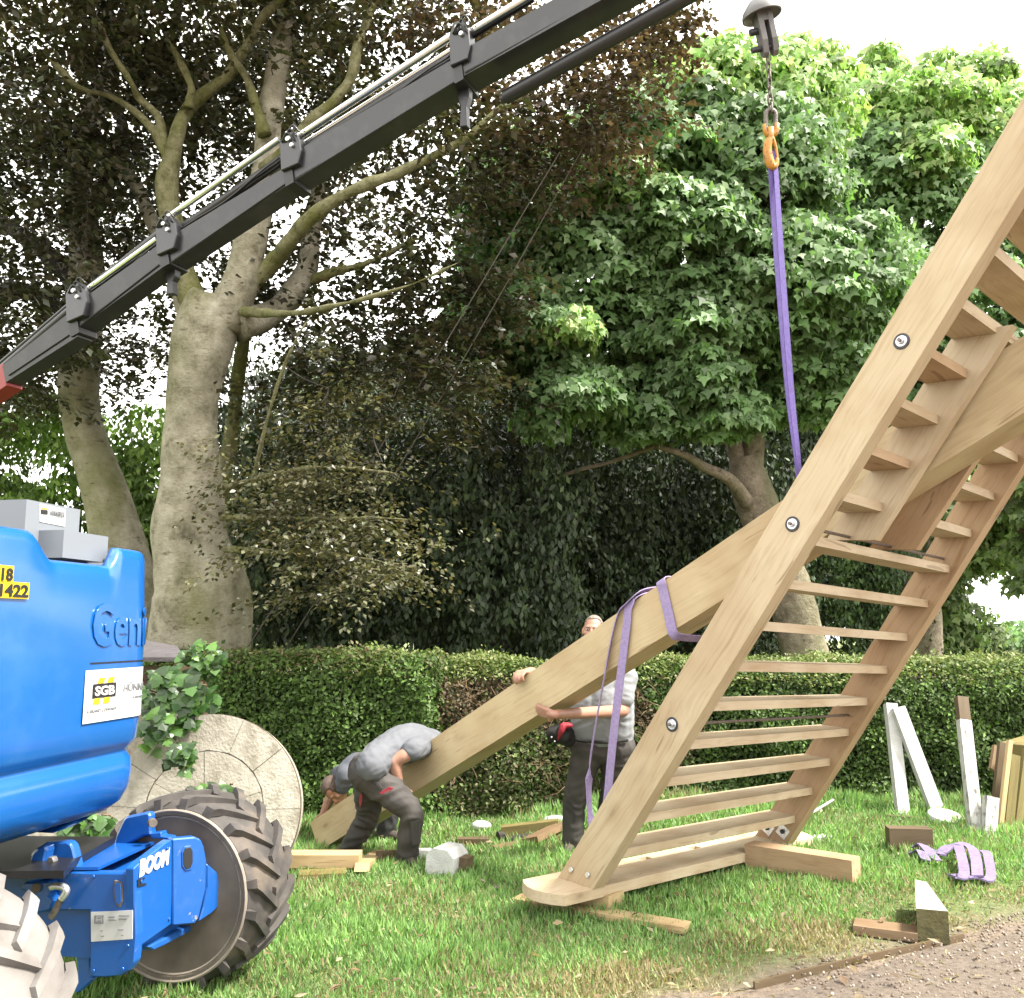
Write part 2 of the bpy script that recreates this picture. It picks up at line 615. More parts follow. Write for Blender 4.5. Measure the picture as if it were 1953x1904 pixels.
M['leaf_hedge'] = mat_leaf('hedge_leaf', 0.55, 0.25, 0.28, (0.95, 1.2, 0.5))
M['leaf_ivy'] = mat_leaf('ivy_leaf', 0.35, 0.2, 0.5)
M['grass'] = mat_leaf('grass_blade', 0.5, 0.42, 0.35, (0.95, 1.15, 0.65))

# ------------------------------------------------------------------ ground and path
PA, PB = gat(1440, 1886), gat(1836, 1790)      # rim of the path
PN = Vector((-(PB - PA).y, (PB - PA).x, 0)).normalized()      # points to the lawn


def lawn_dist(x, y):
    """metres inside the lawn from the edge of the dry strip by the path"""
    return (x - PA.x) * PN.x + (y - PA.y) * PN.y


def mat_ground():
    m, nt, b = new_mat('lawn_soil')
    ln = nt.links.new
    tc = N(nt, 'ShaderNodeTexCoord')
    n1 = N(nt, 'ShaderNodeTexNoise', Scale=1.1, Detail=7, Roughness=0.6)
    n2 = N(nt, 'ShaderNodeTexNoise', Scale=22, Detail=6, Roughness=0.7)
    ln(tc.outputs['Object'], n1.inputs['Vector'])
    ln(tc.outputs['Object'], n2.inputs['Vector'])
    g = ramp(nt, [(0.3, (0.06, 0.085, 0.025)), (0.55, (0.11, 0.14, 0.04)), (0.75, (0.19, 0.17, 0.08))])
    ln(n2.outputs['Fac'], g.inputs[0])
    d = ramp(nt, [(0.25, (0.085, 0.062, 0.043)), (0.5, (0.15, 0.115, 0.085)), (0.75, (0.21, 0.168, 0.128))])
    ln(n2.outputs['Fac'], d.inputs[0])
    dt = N(nt, 'ShaderNodeVectorMath', operation='DOT_PRODUCT')
    dt.inputs[1].default_value = PN
    sb = N(nt, 'ShaderNodeVectorMath', operation='SUBTRACT')
    sb.inputs[1].default_value = PA
    ln(tc.outputs['Object'], sb.inputs[0])
    ln(sb.outputs[0], dt.inputs[0])
    ma = N(nt, 'ShaderNodeMath', operation='MULTIPLY_ADD')
    ma.inputs[1].default_value = 0.9
    
    ln(n1.outputs['Fac'], ma.inputs[0])
    ln(dt.outputs['Value'], ma.inputs[2])
    r = ramp(nt, [(0.50, (1, 1, 1)), (0.85, (0, 0, 0))])
    ln(ma.outputs[0], r.inputs[0])
    mx = N(nt, 'ShaderNodeMix', data_type='RGBA')
    ln(r.outputs[0], mx.inputs[0])
    ln(g.outputs[0], mx.inputs[6])
    ln(d.outputs[0], mx.inputs[7])
    ln(mx.outputs[2], b.inputs['Base Color'])
    b.inputs['Roughness'].default_value = 0.95
    bp = N(nt, 'ShaderNodeBump', Strength=0.8, Distance=0.03)
    ln(n2.outputs['Fac'], bp.inputs['Height'])
    ln(bp.outputs[0], b.inputs['Normal'])
    return m


def build_ground():
    xs = sorted(set([-3000, -900, -300, -100, -40, -20] + list(np.arange(-12, 14.01, 0.4)) + [20, 40, 100, 300, 900, 3000]))
    ys = sorted(set([-600, -100, -30, -8, -2] + list(np.arange(0, 18.01, 0.4)) + [24, 30, 50, 90, 140, 200, 600, 1500, 4000]))
    vs_ = []
    for y in ys:
        for x in xs:
            z = gz(x, y)
            if 2 < y < 12 and abs(x) < 8:
                z += 0.012 * noise.noise((x * 1.3, y * 1.3, 0)) - 0.006
            vs_.append((x, y, z - max(0, min(y, 140) - 24) * 0.08 - max(0, y - 140) * 0.005))
    nx = len(xs)
    fs = [(j * nx + i, j * nx + i + 1, (j + 1) * nx + i + 1, (j + 1) * nx + i) for j in range(len(ys) - 1) for i in range(nx - 1)]
    me = bpy.data.meshes.new('ground')
    me.from_pydata(vs_, [], fs)
    me.polygons.foreach_set('use_smooth', [True] * len(fs))
    o = link('ground', me, mat_ground())
    tag(o, 'sloping grass lawn between the gravel path and the hedges', kind='structure')


build_ground()

M['gravel'] = mat_noise('path_grit', (0.115, 0.085, 0.062), (0.205, 0.16, 0.122), 45, 0.95, 0.7, c2=(0.29, 0.24, 0.195), bdist=0.012)
# path sheet: lies in the near right corner, its edge parallel to the lawn edge
pdir = (PB - PA).normalized()
bm = bmesh.new()
nseg = 60
ra, rb = [], []
for i in range(nseg + 1):
    s = -6.0 + 14 * i / nseg
    e = PA + pdir * s - PN * (0.10 + 0.14 * noise.noise((s * 1.4, 3, 0)) + 0.05 * noise.noise((s * 6, 1, 0)))
    ra.append(bm.verts.new((e.x, e.y, 0.012)))
    e2 = PA + pdir * s - PN * 3.2
    rb.append(bm.verts.new((e2.x, e2.y, 0.014)))
for i in range(nseg):
    bm.faces.new((ra[i], ra[i + 1], rb[i + 1], rb[i]))
o = link('path', mesh_of(bm, 'path'), M['gravel'])
tag(o, 'gritty pinkish brown gravel path in the near right corner', kind='structure')


# ------------------------------------------------------------------ leaf and blade fields
def field(name, P, D, Nn, S, W, tone, shape, mat, parent=None, fold=0.0):
    """one mesh of many leaves: P centres, D along the leaf, Nn normals, S length, W width ratio, tone colours"""
    n = len(P)
    D = D / (np.linalg.norm(D, axis=1, keepdims=True) + 1e-9)
    Y = np.cross(Nn, D)
    Y /= (np.linalg.norm(Y, axis=1, keepdims=True) + 1e-9)
    Z = np.cross(D, Y)
    tv, tf = shape
    tv = np.array(tv, float)
    k = len(tv)
    S = np.broadcast_to(np.asarray(S, float), (n,))
    W = np.broadcast_to(np.asarray(W, float), (n,))
    V = P[:, None, :] + S[:, None, None] * (tv[None, :, 0, None] * D[:, None, :] + W[:, None, None] * tv[None, :, 1, None] * Y[:, None, :] + tv[None, :, 2, None] * Z[:, None, :])
    V = V.reshape(-1, 3)
    loops = []
    starts = []
    tot = []
    pos = 0
    base = np.arange(n)[:, None] * k
    flat = np.concatenate([np.array(f) for f in tf])
    ln = np.array([len(f) for f in tf])
    lo = (base + flat[None, :]).reshape(-1)
    ls = np.tile(ln, n)
    st = np.concatenate([[0], np.cumsum(ls)[:-1]])
    me = bpy.data.meshes.new(name)
    me.vertices.add(len(V))
    me.vertices.foreach_set('co', V.astype(np.float32).reshape(-1))
    me.loops.add(len(lo))
    me.loops.foreach_set('vertex_index', lo.astype(np.int32))
    me.polygons.add(len(ls))
    me.polygons.foreach_set('loop_start', st.astype(np.int32))
    me.polygons.foreach_set('loop_total', ls.astype(np.int32))
    me.update(calc_edges=True)
    at = me.attributes.new('tone', 'FLOAT_COLOR', 'POINT')
    c4 = np.ones((n, 4), np.float32)
    c4[:, :3] = np.clip(tone, 0.003, 1)
    at.data.foreach_set('color', np.repeat(c4, k, axis=0).reshape(-1))
    o = link(name, me, mat, parent)
    return o


LEAF_OVAL = ([(0, 0, 0), (0.45, 0.5, 0.07), (1, 0, -0.05), (0.45, -0.5, 0.07)], [(0, 2, 1), (0, 3, 2)])
LEAF_LOBED = ([(0, 0, 0), (0.06, 0.36, 0.03), (0.34, 0.34, 0.02), (0.52, 0.50, 0.0), (0.66, 0.24, 0.02), (1.0, 0, -0.08), (0.66, -0.24, 0.02), (0.52, -0.50, 0.0), (0.34, -0.34, 0.02), (0.06, -0.36, 0.03)],
              [(0, 9, 8, 7, 6, 5, 4, 3, 2, 1)])
LEAF_SIMPLE = ([(0, 0.07, 0), (0.30, 0.60, 0.03), (0.52, 0.24, 0.02), (1.0, 0, -0.08), (0.52, -0.24, 0.02), (0.30, -0.60, 0.03), (0, -0.07, 0)], [(0, 6, 5, 4, 3, 2, 1)])
BLADE = ([(0, 0.5, 0), (0, -0.5, 0), (1, 0, 0.30), (0.52, 0.42, 0.05)], [(0, 1, 3), (1, 2, 3)])
NEEDLE = ([(0, 0, 0), (0.55, -0.5, 0.03), (1, 0, -0.04), (0.55, 0.5, 0.03)], [(0, 1, 2, 3)])


def unit(a):
    return a / (np.linalg.norm(a, axis=-1, keepdims=True) + 1e-9)


def rnd_unit(n):
    return unit(RNG.normal(size=(n, 3)))


def tones(n, cols, jit=0.25, groups=None):
    """per leaf colour: random mix of the palette, value jitter; groups adds a shared factor per clump"""
    cols = np.array(cols)
    i = RNG.integers(0, len(cols), n)
    j = RNG.integers(0, len(cols), n)
    t = RNG.random((n, 1))
    c = cols[i] * t + cols[j] * (1 - t)
    c = c * (1 + jit * RNG.normal(size=(n, 1)) * 0.6)
    if groups is not None:
        g = 1 + 0.22 * RNG.normal(size=groups.max() + 1)
        c = c * np.clip(g[groups], 0.5, 1.6)[:, None]
    return c


def domes(ells, per, leaf, flat=0.75, shell=0.55, cull=False):
    """clumps of outward-facing leaves. ells: (centre, (rx, ry, rz), n clumps, clump radius)"""
    P, D, Nn, G = [], [], [], []
    gi = 0
    CEN = []
    for c, r, n, cr in ells:
        c = np.array(c)
        r = np.array(r)
        q = rnd_unit(n) * (shell + (1 - shell) * RNG.random((n, 1)) ** 0.6)
        cen = c + q * r
        for a in cen:
            if cull and (a[1] - c[1]) > 0.3 * r[1] and RNG.random() < 0.65:
                continue          # thin out the far side of the crown
            rr = cr * RNG.uniform(0.65, 1.3)
            m = max(4, int(per * (rr / cr) ** 2))
            u = rnd_unit(m)
            u[:, 2] = np.where(u[:, 2] < -0.25, -u[:, 2], u[:, 2])
            if cull:
                u = u[(u[:, 1] < 0.35) | (RNG.random(m) < 0.4)]
                m = len(u)
            rad = RNG.uniform(0.55, 1.0, (m, 1)) ** 0.5
            p = a + u * rad * rr * np.array([1, 1, flat])
            nn = unit(u * np.array([1, 1, 0.5]) + np.array([0, 0, 0.38]) + RNG.normal(size=(m, 3)) * 0.36)
            d = unit(np.cross(nn, RNG.normal(size=(m, 3))) * 0.6 + u * 0.3 + np.array([0, 0, -0.9]))
            P.append(p)
            D.append(d)
            Nn.append(nn)
            G.append(np.full(m, gi))
            CEN.append(a)
            gi += 1
    return np.concatenate(P), np.concatenate(D), np.concatenate(Nn), np.concatenate(G), CEN


def sprays(ells, per, length, flat=0.12, droop=0.15):
    """flat layered leaf sprays (beech). ells: (centre, (rx, ry, rz), n sprays)"""
    P, D, Nn, G = [], [], [], []
    gi = 0
    CEN = []
    for c, r, n in ells:
        c = np.array(c)
        r = np.array(r)
        cen = c + rnd_unit(n) * (RNG.random((n, 1)) ** 0.4) * r
        for a in cen:
            az = RNG.uniform(0, 2 * math.pi)
            ln = length * RNG.uniform(0.6, 1.4)
            dr = np.array([math.cos(az), math.sin(az), -droop * RNG.uniform(0, 2)])
            sd_ = np.array([-math.sin(az), math.cos(az), 0])
            m = int(per * RNG.uniform(0.6, 1.3))
            t = RNG.random((m, 1))
            w = RNG.uniform(-1, 1, (m, 1)) * (0.34 * ln) * (1.05 - t)
            p = a + dr * (t - 0.4) * ln + sd_ * w + np.array([0, 0, 1]) * (RNG.normal(size=(m, 1)) * flat * ln * 0.6 - 0.10 * ln * t * t)
            nn = unit(np.array([0, 0, 1.0]) + RNG.normal(size=(m, 3)) * 0.42)
            d = unit(dr * 0.7 + sd_ * np.sign(w) * 0.8 + RNG.normal(size=(m, 3)) * 0.35 + np.array([0, 0, -0.25]))
            P.append(p)
            D.append(d)
            Nn.append(nn)
            G.append(np.full(m, gi))
            CEN.append(a)
            gi += 1
    return np.concatenate(P), np.concatenate(D), np.concatenate(Nn), np.concatenate(G), CEN


def limb_pts(pix, d):
    """list of (x, y, radius px[, extra depth]) -> (point, radius)"""
    out = []
    for q in pix:
        dd = d + (q[3] if len(q) > 3 else 0)
        p = vat(q[0], q[1], dd)
        out.append((p.x, p.y, p.z, q[2] * dd / FV))
    return out


def add_limb(bm, pix, d, n=10, wob=0.0, m=5):
    sp = spline(limb_pts(pix, d), m)
    rings = add_tube(bm, [s[:3] for s in sp], [max(0.004, s[3]) for s in sp], n)
    return sp


def rough_bark(me, amp, sc=1.5, fine=0.0):
    co = np.empty(len(me.vertices) * 3, np.float32)
    me.vertices.foreach_get('co', co)
    co = co.reshape(-1, 3)
    nr = np.empty(len(me.vertices) * 3, np.float32)
    me.vertices.foreach_get('normal', nr)
    nr = nr.reshape(-1, 3)
    for i in range(len(co)):
        v = co[i]
        a = noise.noise((v[0] * sc, v[1] * sc, v[2] * sc * 0.6)) * amp
        if fine:
            a += noise.noise((v[0] * sc * 5, v[1] * sc * 5, v[2] * sc * 2)) * fine
        co[i] += nr[i] * a
    me.vertices.foreach_set('co', co.reshape(-1))
    me.update()


def twigs(bm, cen, hubs, k=1, r0=0.02, frac=1.0, lmax=1.7):
    """thin branches that grow from the limbs out to the leaf clumps, each from the nearest branch already there"""
    H = np.array([h[:3] for h in hubs])
    C = np.array(cen)
    d0 = np.array([np.linalg.norm(H - c, axis=1).min() for c in C])
    new = []
    for i in np.argsort(d0):
        c = C[i]
        dd = np.linalg.norm(H - c, axis=1)
        h = H[int(dd.argmin())]
        ln = dd.min()
        if ln < 0.1 or ln > lmax:
            continue
        mid = (h + c) / 2 + RNG.normal(size=3) * 0.10 * ln + np.array([0, 0, 0.05 * ln])
        sp = spline([h, mid, c], 4)
        H = np.concatenate([H, np.array(sp[2:])])
        if random.random() > frac:
            continue
        rr = min(r0 * (0.4 + 0.4 * ln), 0.04)
        add_tube(bm, sp, [rr + (0.004 - rr) * i_ / (len(sp) - 1) for i_ in range(len(sp))], 5, cap=False)


def ell(x, y, d, rx, ry, rz, *rest):
    """ellipsoid surveyed at bearing (x, y), depth d; rx, rz in picture px at that depth, ry metres"""
    c = vat(x, y, d)
    return ((c.x, c.y, c.z), (rx * d / FV, ry, rz * d / FV), *rest)


# ------------------------------------------------------------------ trees
TREE_LEAVES = {}

COPPER = [(0.052, 0.048, 0.032), (0.058, 0.064, 0.033), (0.042, 0.054, 0.026), (0.078, 0.066, 0.048), (0.052, 0.066, 0.029)]
COPPER_RED = [(0.075, 0.052, 0.042), (0.065, 0.055, 0.034), (0.055, 0.052, 0.028), (0.105, 0.072, 0.056)]
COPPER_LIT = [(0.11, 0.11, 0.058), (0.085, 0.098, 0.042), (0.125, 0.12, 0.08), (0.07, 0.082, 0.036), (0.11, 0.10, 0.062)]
SYC = [(0.135, 0.235, 0.085), (0.165, 0.27, 0.11), (0.105, 0.185, 0.07), (0.23, 0.32, 0.17), (0.15, 0.245, 0.095)]
SYC_SUNLIT = [(0.23, 0.36, 0.12), (0.28, 0.40, 0.15), (0.19, 0.31, 0.105), (0.35, 0.40, 0.19)]  # lighter copy of the leaf palette: sunlight on the crown tops put into colour
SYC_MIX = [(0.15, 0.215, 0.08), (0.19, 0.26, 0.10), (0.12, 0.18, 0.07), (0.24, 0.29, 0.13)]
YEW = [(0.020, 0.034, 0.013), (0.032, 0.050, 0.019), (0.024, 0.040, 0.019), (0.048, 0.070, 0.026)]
LAUREL = [(0.10, 0.17, 0.035), (0.14, 0.23, 0.045), (0.07, 0.125, 0.028), (0.19, 0.28, 0.065)]


def crown(name, parent, parts, mat, kind='stuff'):
    """parts: list of (P, D, N, G, sizes, width, palette, shape)"""
    out = []
    for i, (P, D, Nn, G, S, W, pal, shape) in enumerate(parts):
        o = field(name, P, D, Nn, S, W, tones(len(P), pal, 0.3, G), shape, mat, parent)
        tag(o, kind=kind)
        out.append(o)
    return out


# --- great copper beech behind the left hedge
D1 = 10.2
base = gat(375, 1330)
bt = thing('copper_beech_tree', 'huge copper beech with thick pale bulging trunk behind the ivy and left hedge', 'tree', vat(372, 1262, D1))
bm = bmesh.new()
hubs = []
tr_pts = [(374, 1360, 108), (374, 1275, 99), (378, 1200, 97), (384, 1130, 92), (372, 1075, 74), (360, 1020, 63), (362, 950, 57), (364, 870, 53), (366, 790, 51), (372, 715, 53), (384, 655, 58), (398, 610, 52), (408, 570, 40)]
sp = spline(limb_pts(tr_pts, D1), 10)
add_tube(bm, [s[:3] for s in sp], [s[3] for s in sp], 48)
me = mesh_of(bm, 'trunk', smooth='all')
rough_bark(me, 0.085, 1.5, 0.02)
link('trunk', me, M['bark_beech'], bt)
limbs = [
    [(400, 640, 42), (372, 590, 34), (350, 530, 30), (338, 470, 28), (330, 410, 26), (322, 350, 24), (328, 300, 21), (345, 245, 17), (360, 200, 15, .2), (395, 176, 14, .2), (437, 140, 13, .1), (470, 85, 11), (505, 35, 10), (560, -20, 8)],
    [(330, 310, 17), (308, 260, 12), (300, 225, 9), (270, 190, 9), (250, 160, 8, -.2), (228, 120, 8, -.3), (205, 85, 7, -.3), (190, 40, 5, -.4)],
    [(322, 300, 15), (295, 250, 11), (255, 215, 9), (200, 185, 8), (150, 165, 7, -.3), (95, 110, 5, -.5)],
    [(360, 205, 12), (362, 165, 9), (340, 120, 7), (318, 75, 5)],
    [(420, 620, 44), (452, 545, 38), (474, 480, 33), (492, 420, 30), (500, 350, 27), (506, 290, 26, .2), (516, 220, 25, .2), (532, 140, 23, .3), (546, 60, 21, .4), (552, -30, 18, .5)],
    [(505, 260, 16), (492, 210, 12), (475, 150, 9), (440, 100, 7), (420, 50, 5)],
    [(430, 600, 30), (470, 545, 22), (515, 505, 20), (552, 470, 18, -.3), (580, 430, 17, -.5), (625, 392, 15, -.7), (690, 358, 13, -.8), (760, 330, 12, -.8), (830, 292, 10, -.7), (890, 262, 8, -.6), (960, 205, 6, -.5), (1030, 180, 4, -.4), (1100, 165, 1.5, -.3)],
    [(505, 330, 22), (560, 280, 17, -.3), (598, 238, 15, -.4), (640, 196, 14, -.5), (672, 150, 12, -.5), (688, 90, 11, -.5), (708, 30, 10, -.4), (730, -30, 8, -.3)],
    [(450, 620, 40), (520, 600, 26, .3), (562, 560, 24, .5), (586, 490, 21, .7), (596, 420, 18, .8), (612, 350, 14, .9)],
    [(585, 540, 12, .6), (640, 520, 9, .5), (700, 500, 8, .4), (790, 460, 6, .2)],
    [(400, 660, 26), (360, 600, 22, .4), (332, 520, 20, .7), (300, 440, 17, 1.0), (262, 350, 14, 1.2), (210, 300, 10, 1.3), (130, 235, 7, 1.2)],
    [(450, 590, 14), (520, 596, 9, -.6), (585, 592, 7, -1.0), (690, 572, 5, -1.5), (790, 545, 3, -1.7), (880, 500, 1.2, -1.8)],
    [(480, 930, 6, -.8), (505, 800, 4, -1.1), (532, 710, 3.4, -1.2), (562, 645, 2.6, -1.3), (596, 600, 1, -1.3)],
    [(470, 600, 14, .7), (456, 690, 15, .8), (446, 770, 15, .9), (436, 850, 16, .9), (424, 960, 17, 1.0), (410, 1100, 20, 1.1), (400, 1260, 24, 1.1)],
    [(425, 985, 9, -.3), (500, 985, 6, -.8), (600, 990, 4.5, -1.2), (720, 985, 3, -1.5), (800, 995, 1, -1.6)],
    [(430, 1050, 8, -.3), (520, 1050, 6, -.9), (640, 1055, 4, -1.3), (760, 1075, 1.2, -1.7)],
    [(430, 930, 9, -.2), (500, 915, 6, -.6), (610, 890, 4, -1.0), (760, 900, 1.2, -1.3)],
]
for i, lp in enumerate(limbs):
    bm = bmesh.new()
    f_ = 0.84 if i not in (4, 8) else 0.95
    lp = [(q[0] + random.uniform(-5, 5) * (0 < k_ < len(lp) - 1), q[1] + random.uniform(-4, 4), q[2] * f_, *q[3:]) for k_, q in enumerate(lp)]
    hubs += add_limb(bm, lp, D1, 12)
    me = mesh_of(bm, 'limb', smooth='all')
    rough_bark(me, 0.022, 5, 0.006)
    link('limb', me, M['bark_green'] if i not in (4, 8, 10) else M['bark_beech'], bt)

sp_up = sprays([
    ell(150, 60, 10.6, 260, 2.4, 170, 150), ell(420, 40, 11.0, 260, 2.4, 160, 125), ell(700, 30, 10.8, 260, 2.2, 170, 95),
    ell(90, 300, 11.0, 230, 2.2, 170, 92), ell(330, 280, 11.8, 240, 1.6, 170, 64), ell(620, 260, 11.6, 230, 1.6, 160, 58),
    ell(70, 520, 11.2, 200, 2.0, 120, 40), ell(260, 470, 11.8, 180, 1.6, 130, 36),
    ell(560, 520, 11.4, 220, 1.4, 130, 42), ell(820, 400, 10.6, 240, 1.6, 170, 46), ell(990, 300, 10.4, 190, 1.5, 170, 40),
    ell(170, 650, 11.2, 190, 1.6, 110, 36), ell(40, 720, 11.0, 140, 1.6, 110, 28), ell(680, 600, 10.8, 200, 1.4, 110, 26),
    ell(860, 560, 10.4, 160, 1.4, 120, 38), ell(700, 700, 10.6, 200, 1.4, 90, 24), ell(560, 760, 11.2, 130, 1.2, 110, 18),
    ell(850, 730, 10.8, 160, 1.4, 140, 44),
    ell(-150, 300, 9.5, 200, 2.0, 300, 60), ell(300, -180, 10.0, 500, 2.4, 120, 120),
], 68, 0.95)
sp_red = sprays([ell(1130, 150, 10.0, 160, 1.4, 150, 54), ell(1240, 60, 10.2, 90, 1.0, 90, 26), ell(880, 90, 10.3, 160, 1.3, 110, 40), ell(1060, 270, 10.0, 140, 1.2, 90, 26)], 66, 0.85)
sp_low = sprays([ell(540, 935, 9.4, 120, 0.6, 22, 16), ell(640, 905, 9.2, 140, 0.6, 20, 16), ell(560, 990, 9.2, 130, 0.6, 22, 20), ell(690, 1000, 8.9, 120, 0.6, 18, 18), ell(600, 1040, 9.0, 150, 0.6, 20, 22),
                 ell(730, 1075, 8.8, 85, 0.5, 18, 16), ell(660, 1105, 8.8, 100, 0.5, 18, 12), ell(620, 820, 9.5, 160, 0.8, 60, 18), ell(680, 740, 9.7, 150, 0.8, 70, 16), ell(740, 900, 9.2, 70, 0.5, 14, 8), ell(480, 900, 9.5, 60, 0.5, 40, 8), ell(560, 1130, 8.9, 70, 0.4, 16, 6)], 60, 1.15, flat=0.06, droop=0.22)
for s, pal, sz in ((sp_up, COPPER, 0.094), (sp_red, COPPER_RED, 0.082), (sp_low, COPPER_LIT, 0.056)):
    P, D, Nn, G, CEN = s
    crown('crown', bt, [(P, D, Nn, G, sz * RNG.uniform(0.7, 1.3, len(P)), 0.62, pal, LEAF_OVAL)], M['leaf_beech'])
    bm = bmesh.new()
    twigs(bm, CEN, hubs, r0=0.012, frac=0.6)
    tag(link('twigs', mesh_of(bm, 'twigs', smooth='all', recalc=False), M['bark_dark'], bt), kind='stuff')

# --- second beech, further left
D2 = 11.8
bt2 = thing('beech_tree', 'leaning grey beech trunk left of the huge trunk, rising behind the blue boom lift', 'tree', vat(280, 1270, D2))
bm = bmesh.new()
sp = spline(limb_pts([(285, 1330, 60), (262, 1180, 54), (240, 1080, 50), (215, 990, 46), (192, 910, 41), (165, 830, 37), (152, 760, 36), (153, 690, 37), (158, 610, 37), (165, 520, 33), (160, 430, 28), (150, 320, 25), (180, 210, 20), (230, 90, 15), (270, -40, 10)], D2), 6)
add_tube(bm, [s[:3] for s in sp], [s[3] for s in sp], 18)
me = mesh_of(bm, 'trunk', smooth='all')
rough_bark(me, 0.03, 2, 0.01)
link('trunk', me, M['bark_beech'], bt2)
hub2 = list(sp)
for lp in ([(160, 560, 24), (110, 500, 18), (50, 455, 16), (0, 420, 13), (-60, 380, 9)], [(158, 420, 20), (215, 330, 14, .3), (235, 240, 10, .5), (180, 130, 7, .6)], [(-40, 600, 22), (10, 560, 20), (60, 560, 15, -.2), (160, 615, 10, -.2)], [(150, 330, 14), (90, 260, 10), (40, 230, 8), (-30, 190, 5)]):
    bm = bmesh.new()
    hub2 += add_limb(bm, lp, D2, 9)
    link('limb', mesh_of(bm, 'limb', smooth='all'), M['bark_dark'], bt2)
P, D, Nn, G, CEN = sprays([ell(60, 380, 12.6, 260, 1.8, 260, 50), ell(200, 150, 12.8, 330, 1.8, 180, 60), ell(60, 660, 12.4, 200, 1.6, 160, 60), ell(500, 150, 13.2, 330, 1.8, 180, 44)], 58, 1.0)
crown('crown', bt2, [(P, D, Nn, G, 0.09 * RNG.uniform(0.7, 1.3, len(P)), 0.62, COPPER, LEAF_OVAL)], M['leaf_beech'])

# --- evergreen shrubs behind the two trunks
lt = thing('laurel_shrub', 'bright green evergreen shrub seen between and beside the two beech trunks', 'shrub', vat(150, 1300, 13.2))
P, D, Nn, G, CEN = domes([ell(40, 900, 13.2, 190, 1.2, 150, 70, 0.42), ell(280, 960, 13.4, 90, 1.0, 170, 40, 0.42), ell(120, 1130, 13.4, 260, 1.2, 150, 60, 0.42), ell(290, 1150, 13.4, 90, 1.0, 150, 26, 0.4)], 130, 0.12)
crown('foliage', lt, [(P, D, Nn, G, 0.12 * RNG.uniform(0.7, 1.3, len(P)), 0.5, LAUREL, LEAF_OVAL)], M['leaf_hedge'])
bm = bmesh.new()
for i in range(9):
    x = 20 + i * 38
    add_limb(bm, [(x, 1300, 6), (x + random.uniform(-20, 20), 1150, 5), (x + random.uniform(-30, 30), 980, 3)], 13.4, 6, m=3)
tag(link('stems', mesh_of(bm, 'stems', smooth='all'), M['bark_dark'], lt), kind='stuff')


# --- sycamores
def sycamore(name, label, d, trunk, limbs, ells, top, per, leaf=0.104, pal=SYC, frac=0.5, bark='bark_syc', cat='tree', rough=0.03, shell=0.6):
    t = thing(name, label, cat, vat(trunk[0][0], trunk[0][1], d))
    bm = bmesh.new()
    hub = []
    sp = spline(limb_pts(trunk, d), 6)
    add_tube(bm, [s[:3] for s in sp], [s[3] for s in sp], 18)
    hub += sp
    me = mesh_of(bm, 'trunk', smooth='all')
    rough_bark(me, rough, 2.5, rough * 0.5)
    link('trunk', me, M[bark], t)
    for lp in limbs:
        bm = bmesh.new()
        hub += add_limb(bm, lp, d, 9)
        me = mesh_of(bm, 'limb', smooth='all')
        rough_bark(me, 0.012, 5)
        link('limb', me, M[bark], t)
    allc = []
    for e, p in ((ells, pal), (top, SYC_SUNLIT)):
        if not e:
            continue
        e = [(c, r, int(n_ * 1.7), cr * 0.76) for c, r, n_, cr in e]
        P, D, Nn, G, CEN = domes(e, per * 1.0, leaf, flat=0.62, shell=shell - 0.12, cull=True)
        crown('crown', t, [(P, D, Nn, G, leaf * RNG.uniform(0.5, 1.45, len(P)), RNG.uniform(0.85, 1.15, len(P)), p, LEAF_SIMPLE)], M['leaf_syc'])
        allc += CEN
        FP, FN = [], []
        for c, r, n_, cr in e:
            m_ = int(n_ * per * 0.36)
            q = rnd_unit(m_)
            q[:, 2] = np.where(q[:, 2] < -0.5, -q[:, 2], q[:, 2])
            q = q[(q[:, 1] < 0.3) | (RNG.random(m_) < 0.35)]
            m_ = len(q)
            wob = np.array([noise.noise((v[0] * 3 + c[0], v[1] * 3, v[2] * 3 + c[2])) for v in q])[:, None]
            FP.append(np.array(c) + q * (np.array(r) + cr * 0.3) * (0.86 + 0.30 * wob + RNG.uniform(-0.12, 0.12, (m_, 1))))
            FN.append(unit(q * np.array([0.9, 0.9, 0.4]) + np.array([0, 0, 0.35]) + RNG.normal(size=(m_, 3)) * 0.45))
        FP, FN = np.concatenate(FP), np.concatenate(FN)
        FD = unit(np.cross(FN, RNG.normal(size=FP.shape)) * 0.6 + np.array([0, 0, -0.9]))
        crown('crown', t, [(FP, FD, FN, np.zeros(len(FP), int), leaf * RNG.uniform(0.6, 1.25, len(FP)), RNG.uniform(0.85, 1.1, len(FP)), p, LEAF_SIMPLE)], M['leaf_syc'])
    bm = bmesh.new()
    twigs(bm, allc, hub, r0=0.018, frac=frac, lmax=1.3)
    tag(link('twigs', mesh_of(bm, 'twigs', smooth='all', recalc=False), M['bark_dark'], t), kind='stuff')
    return t


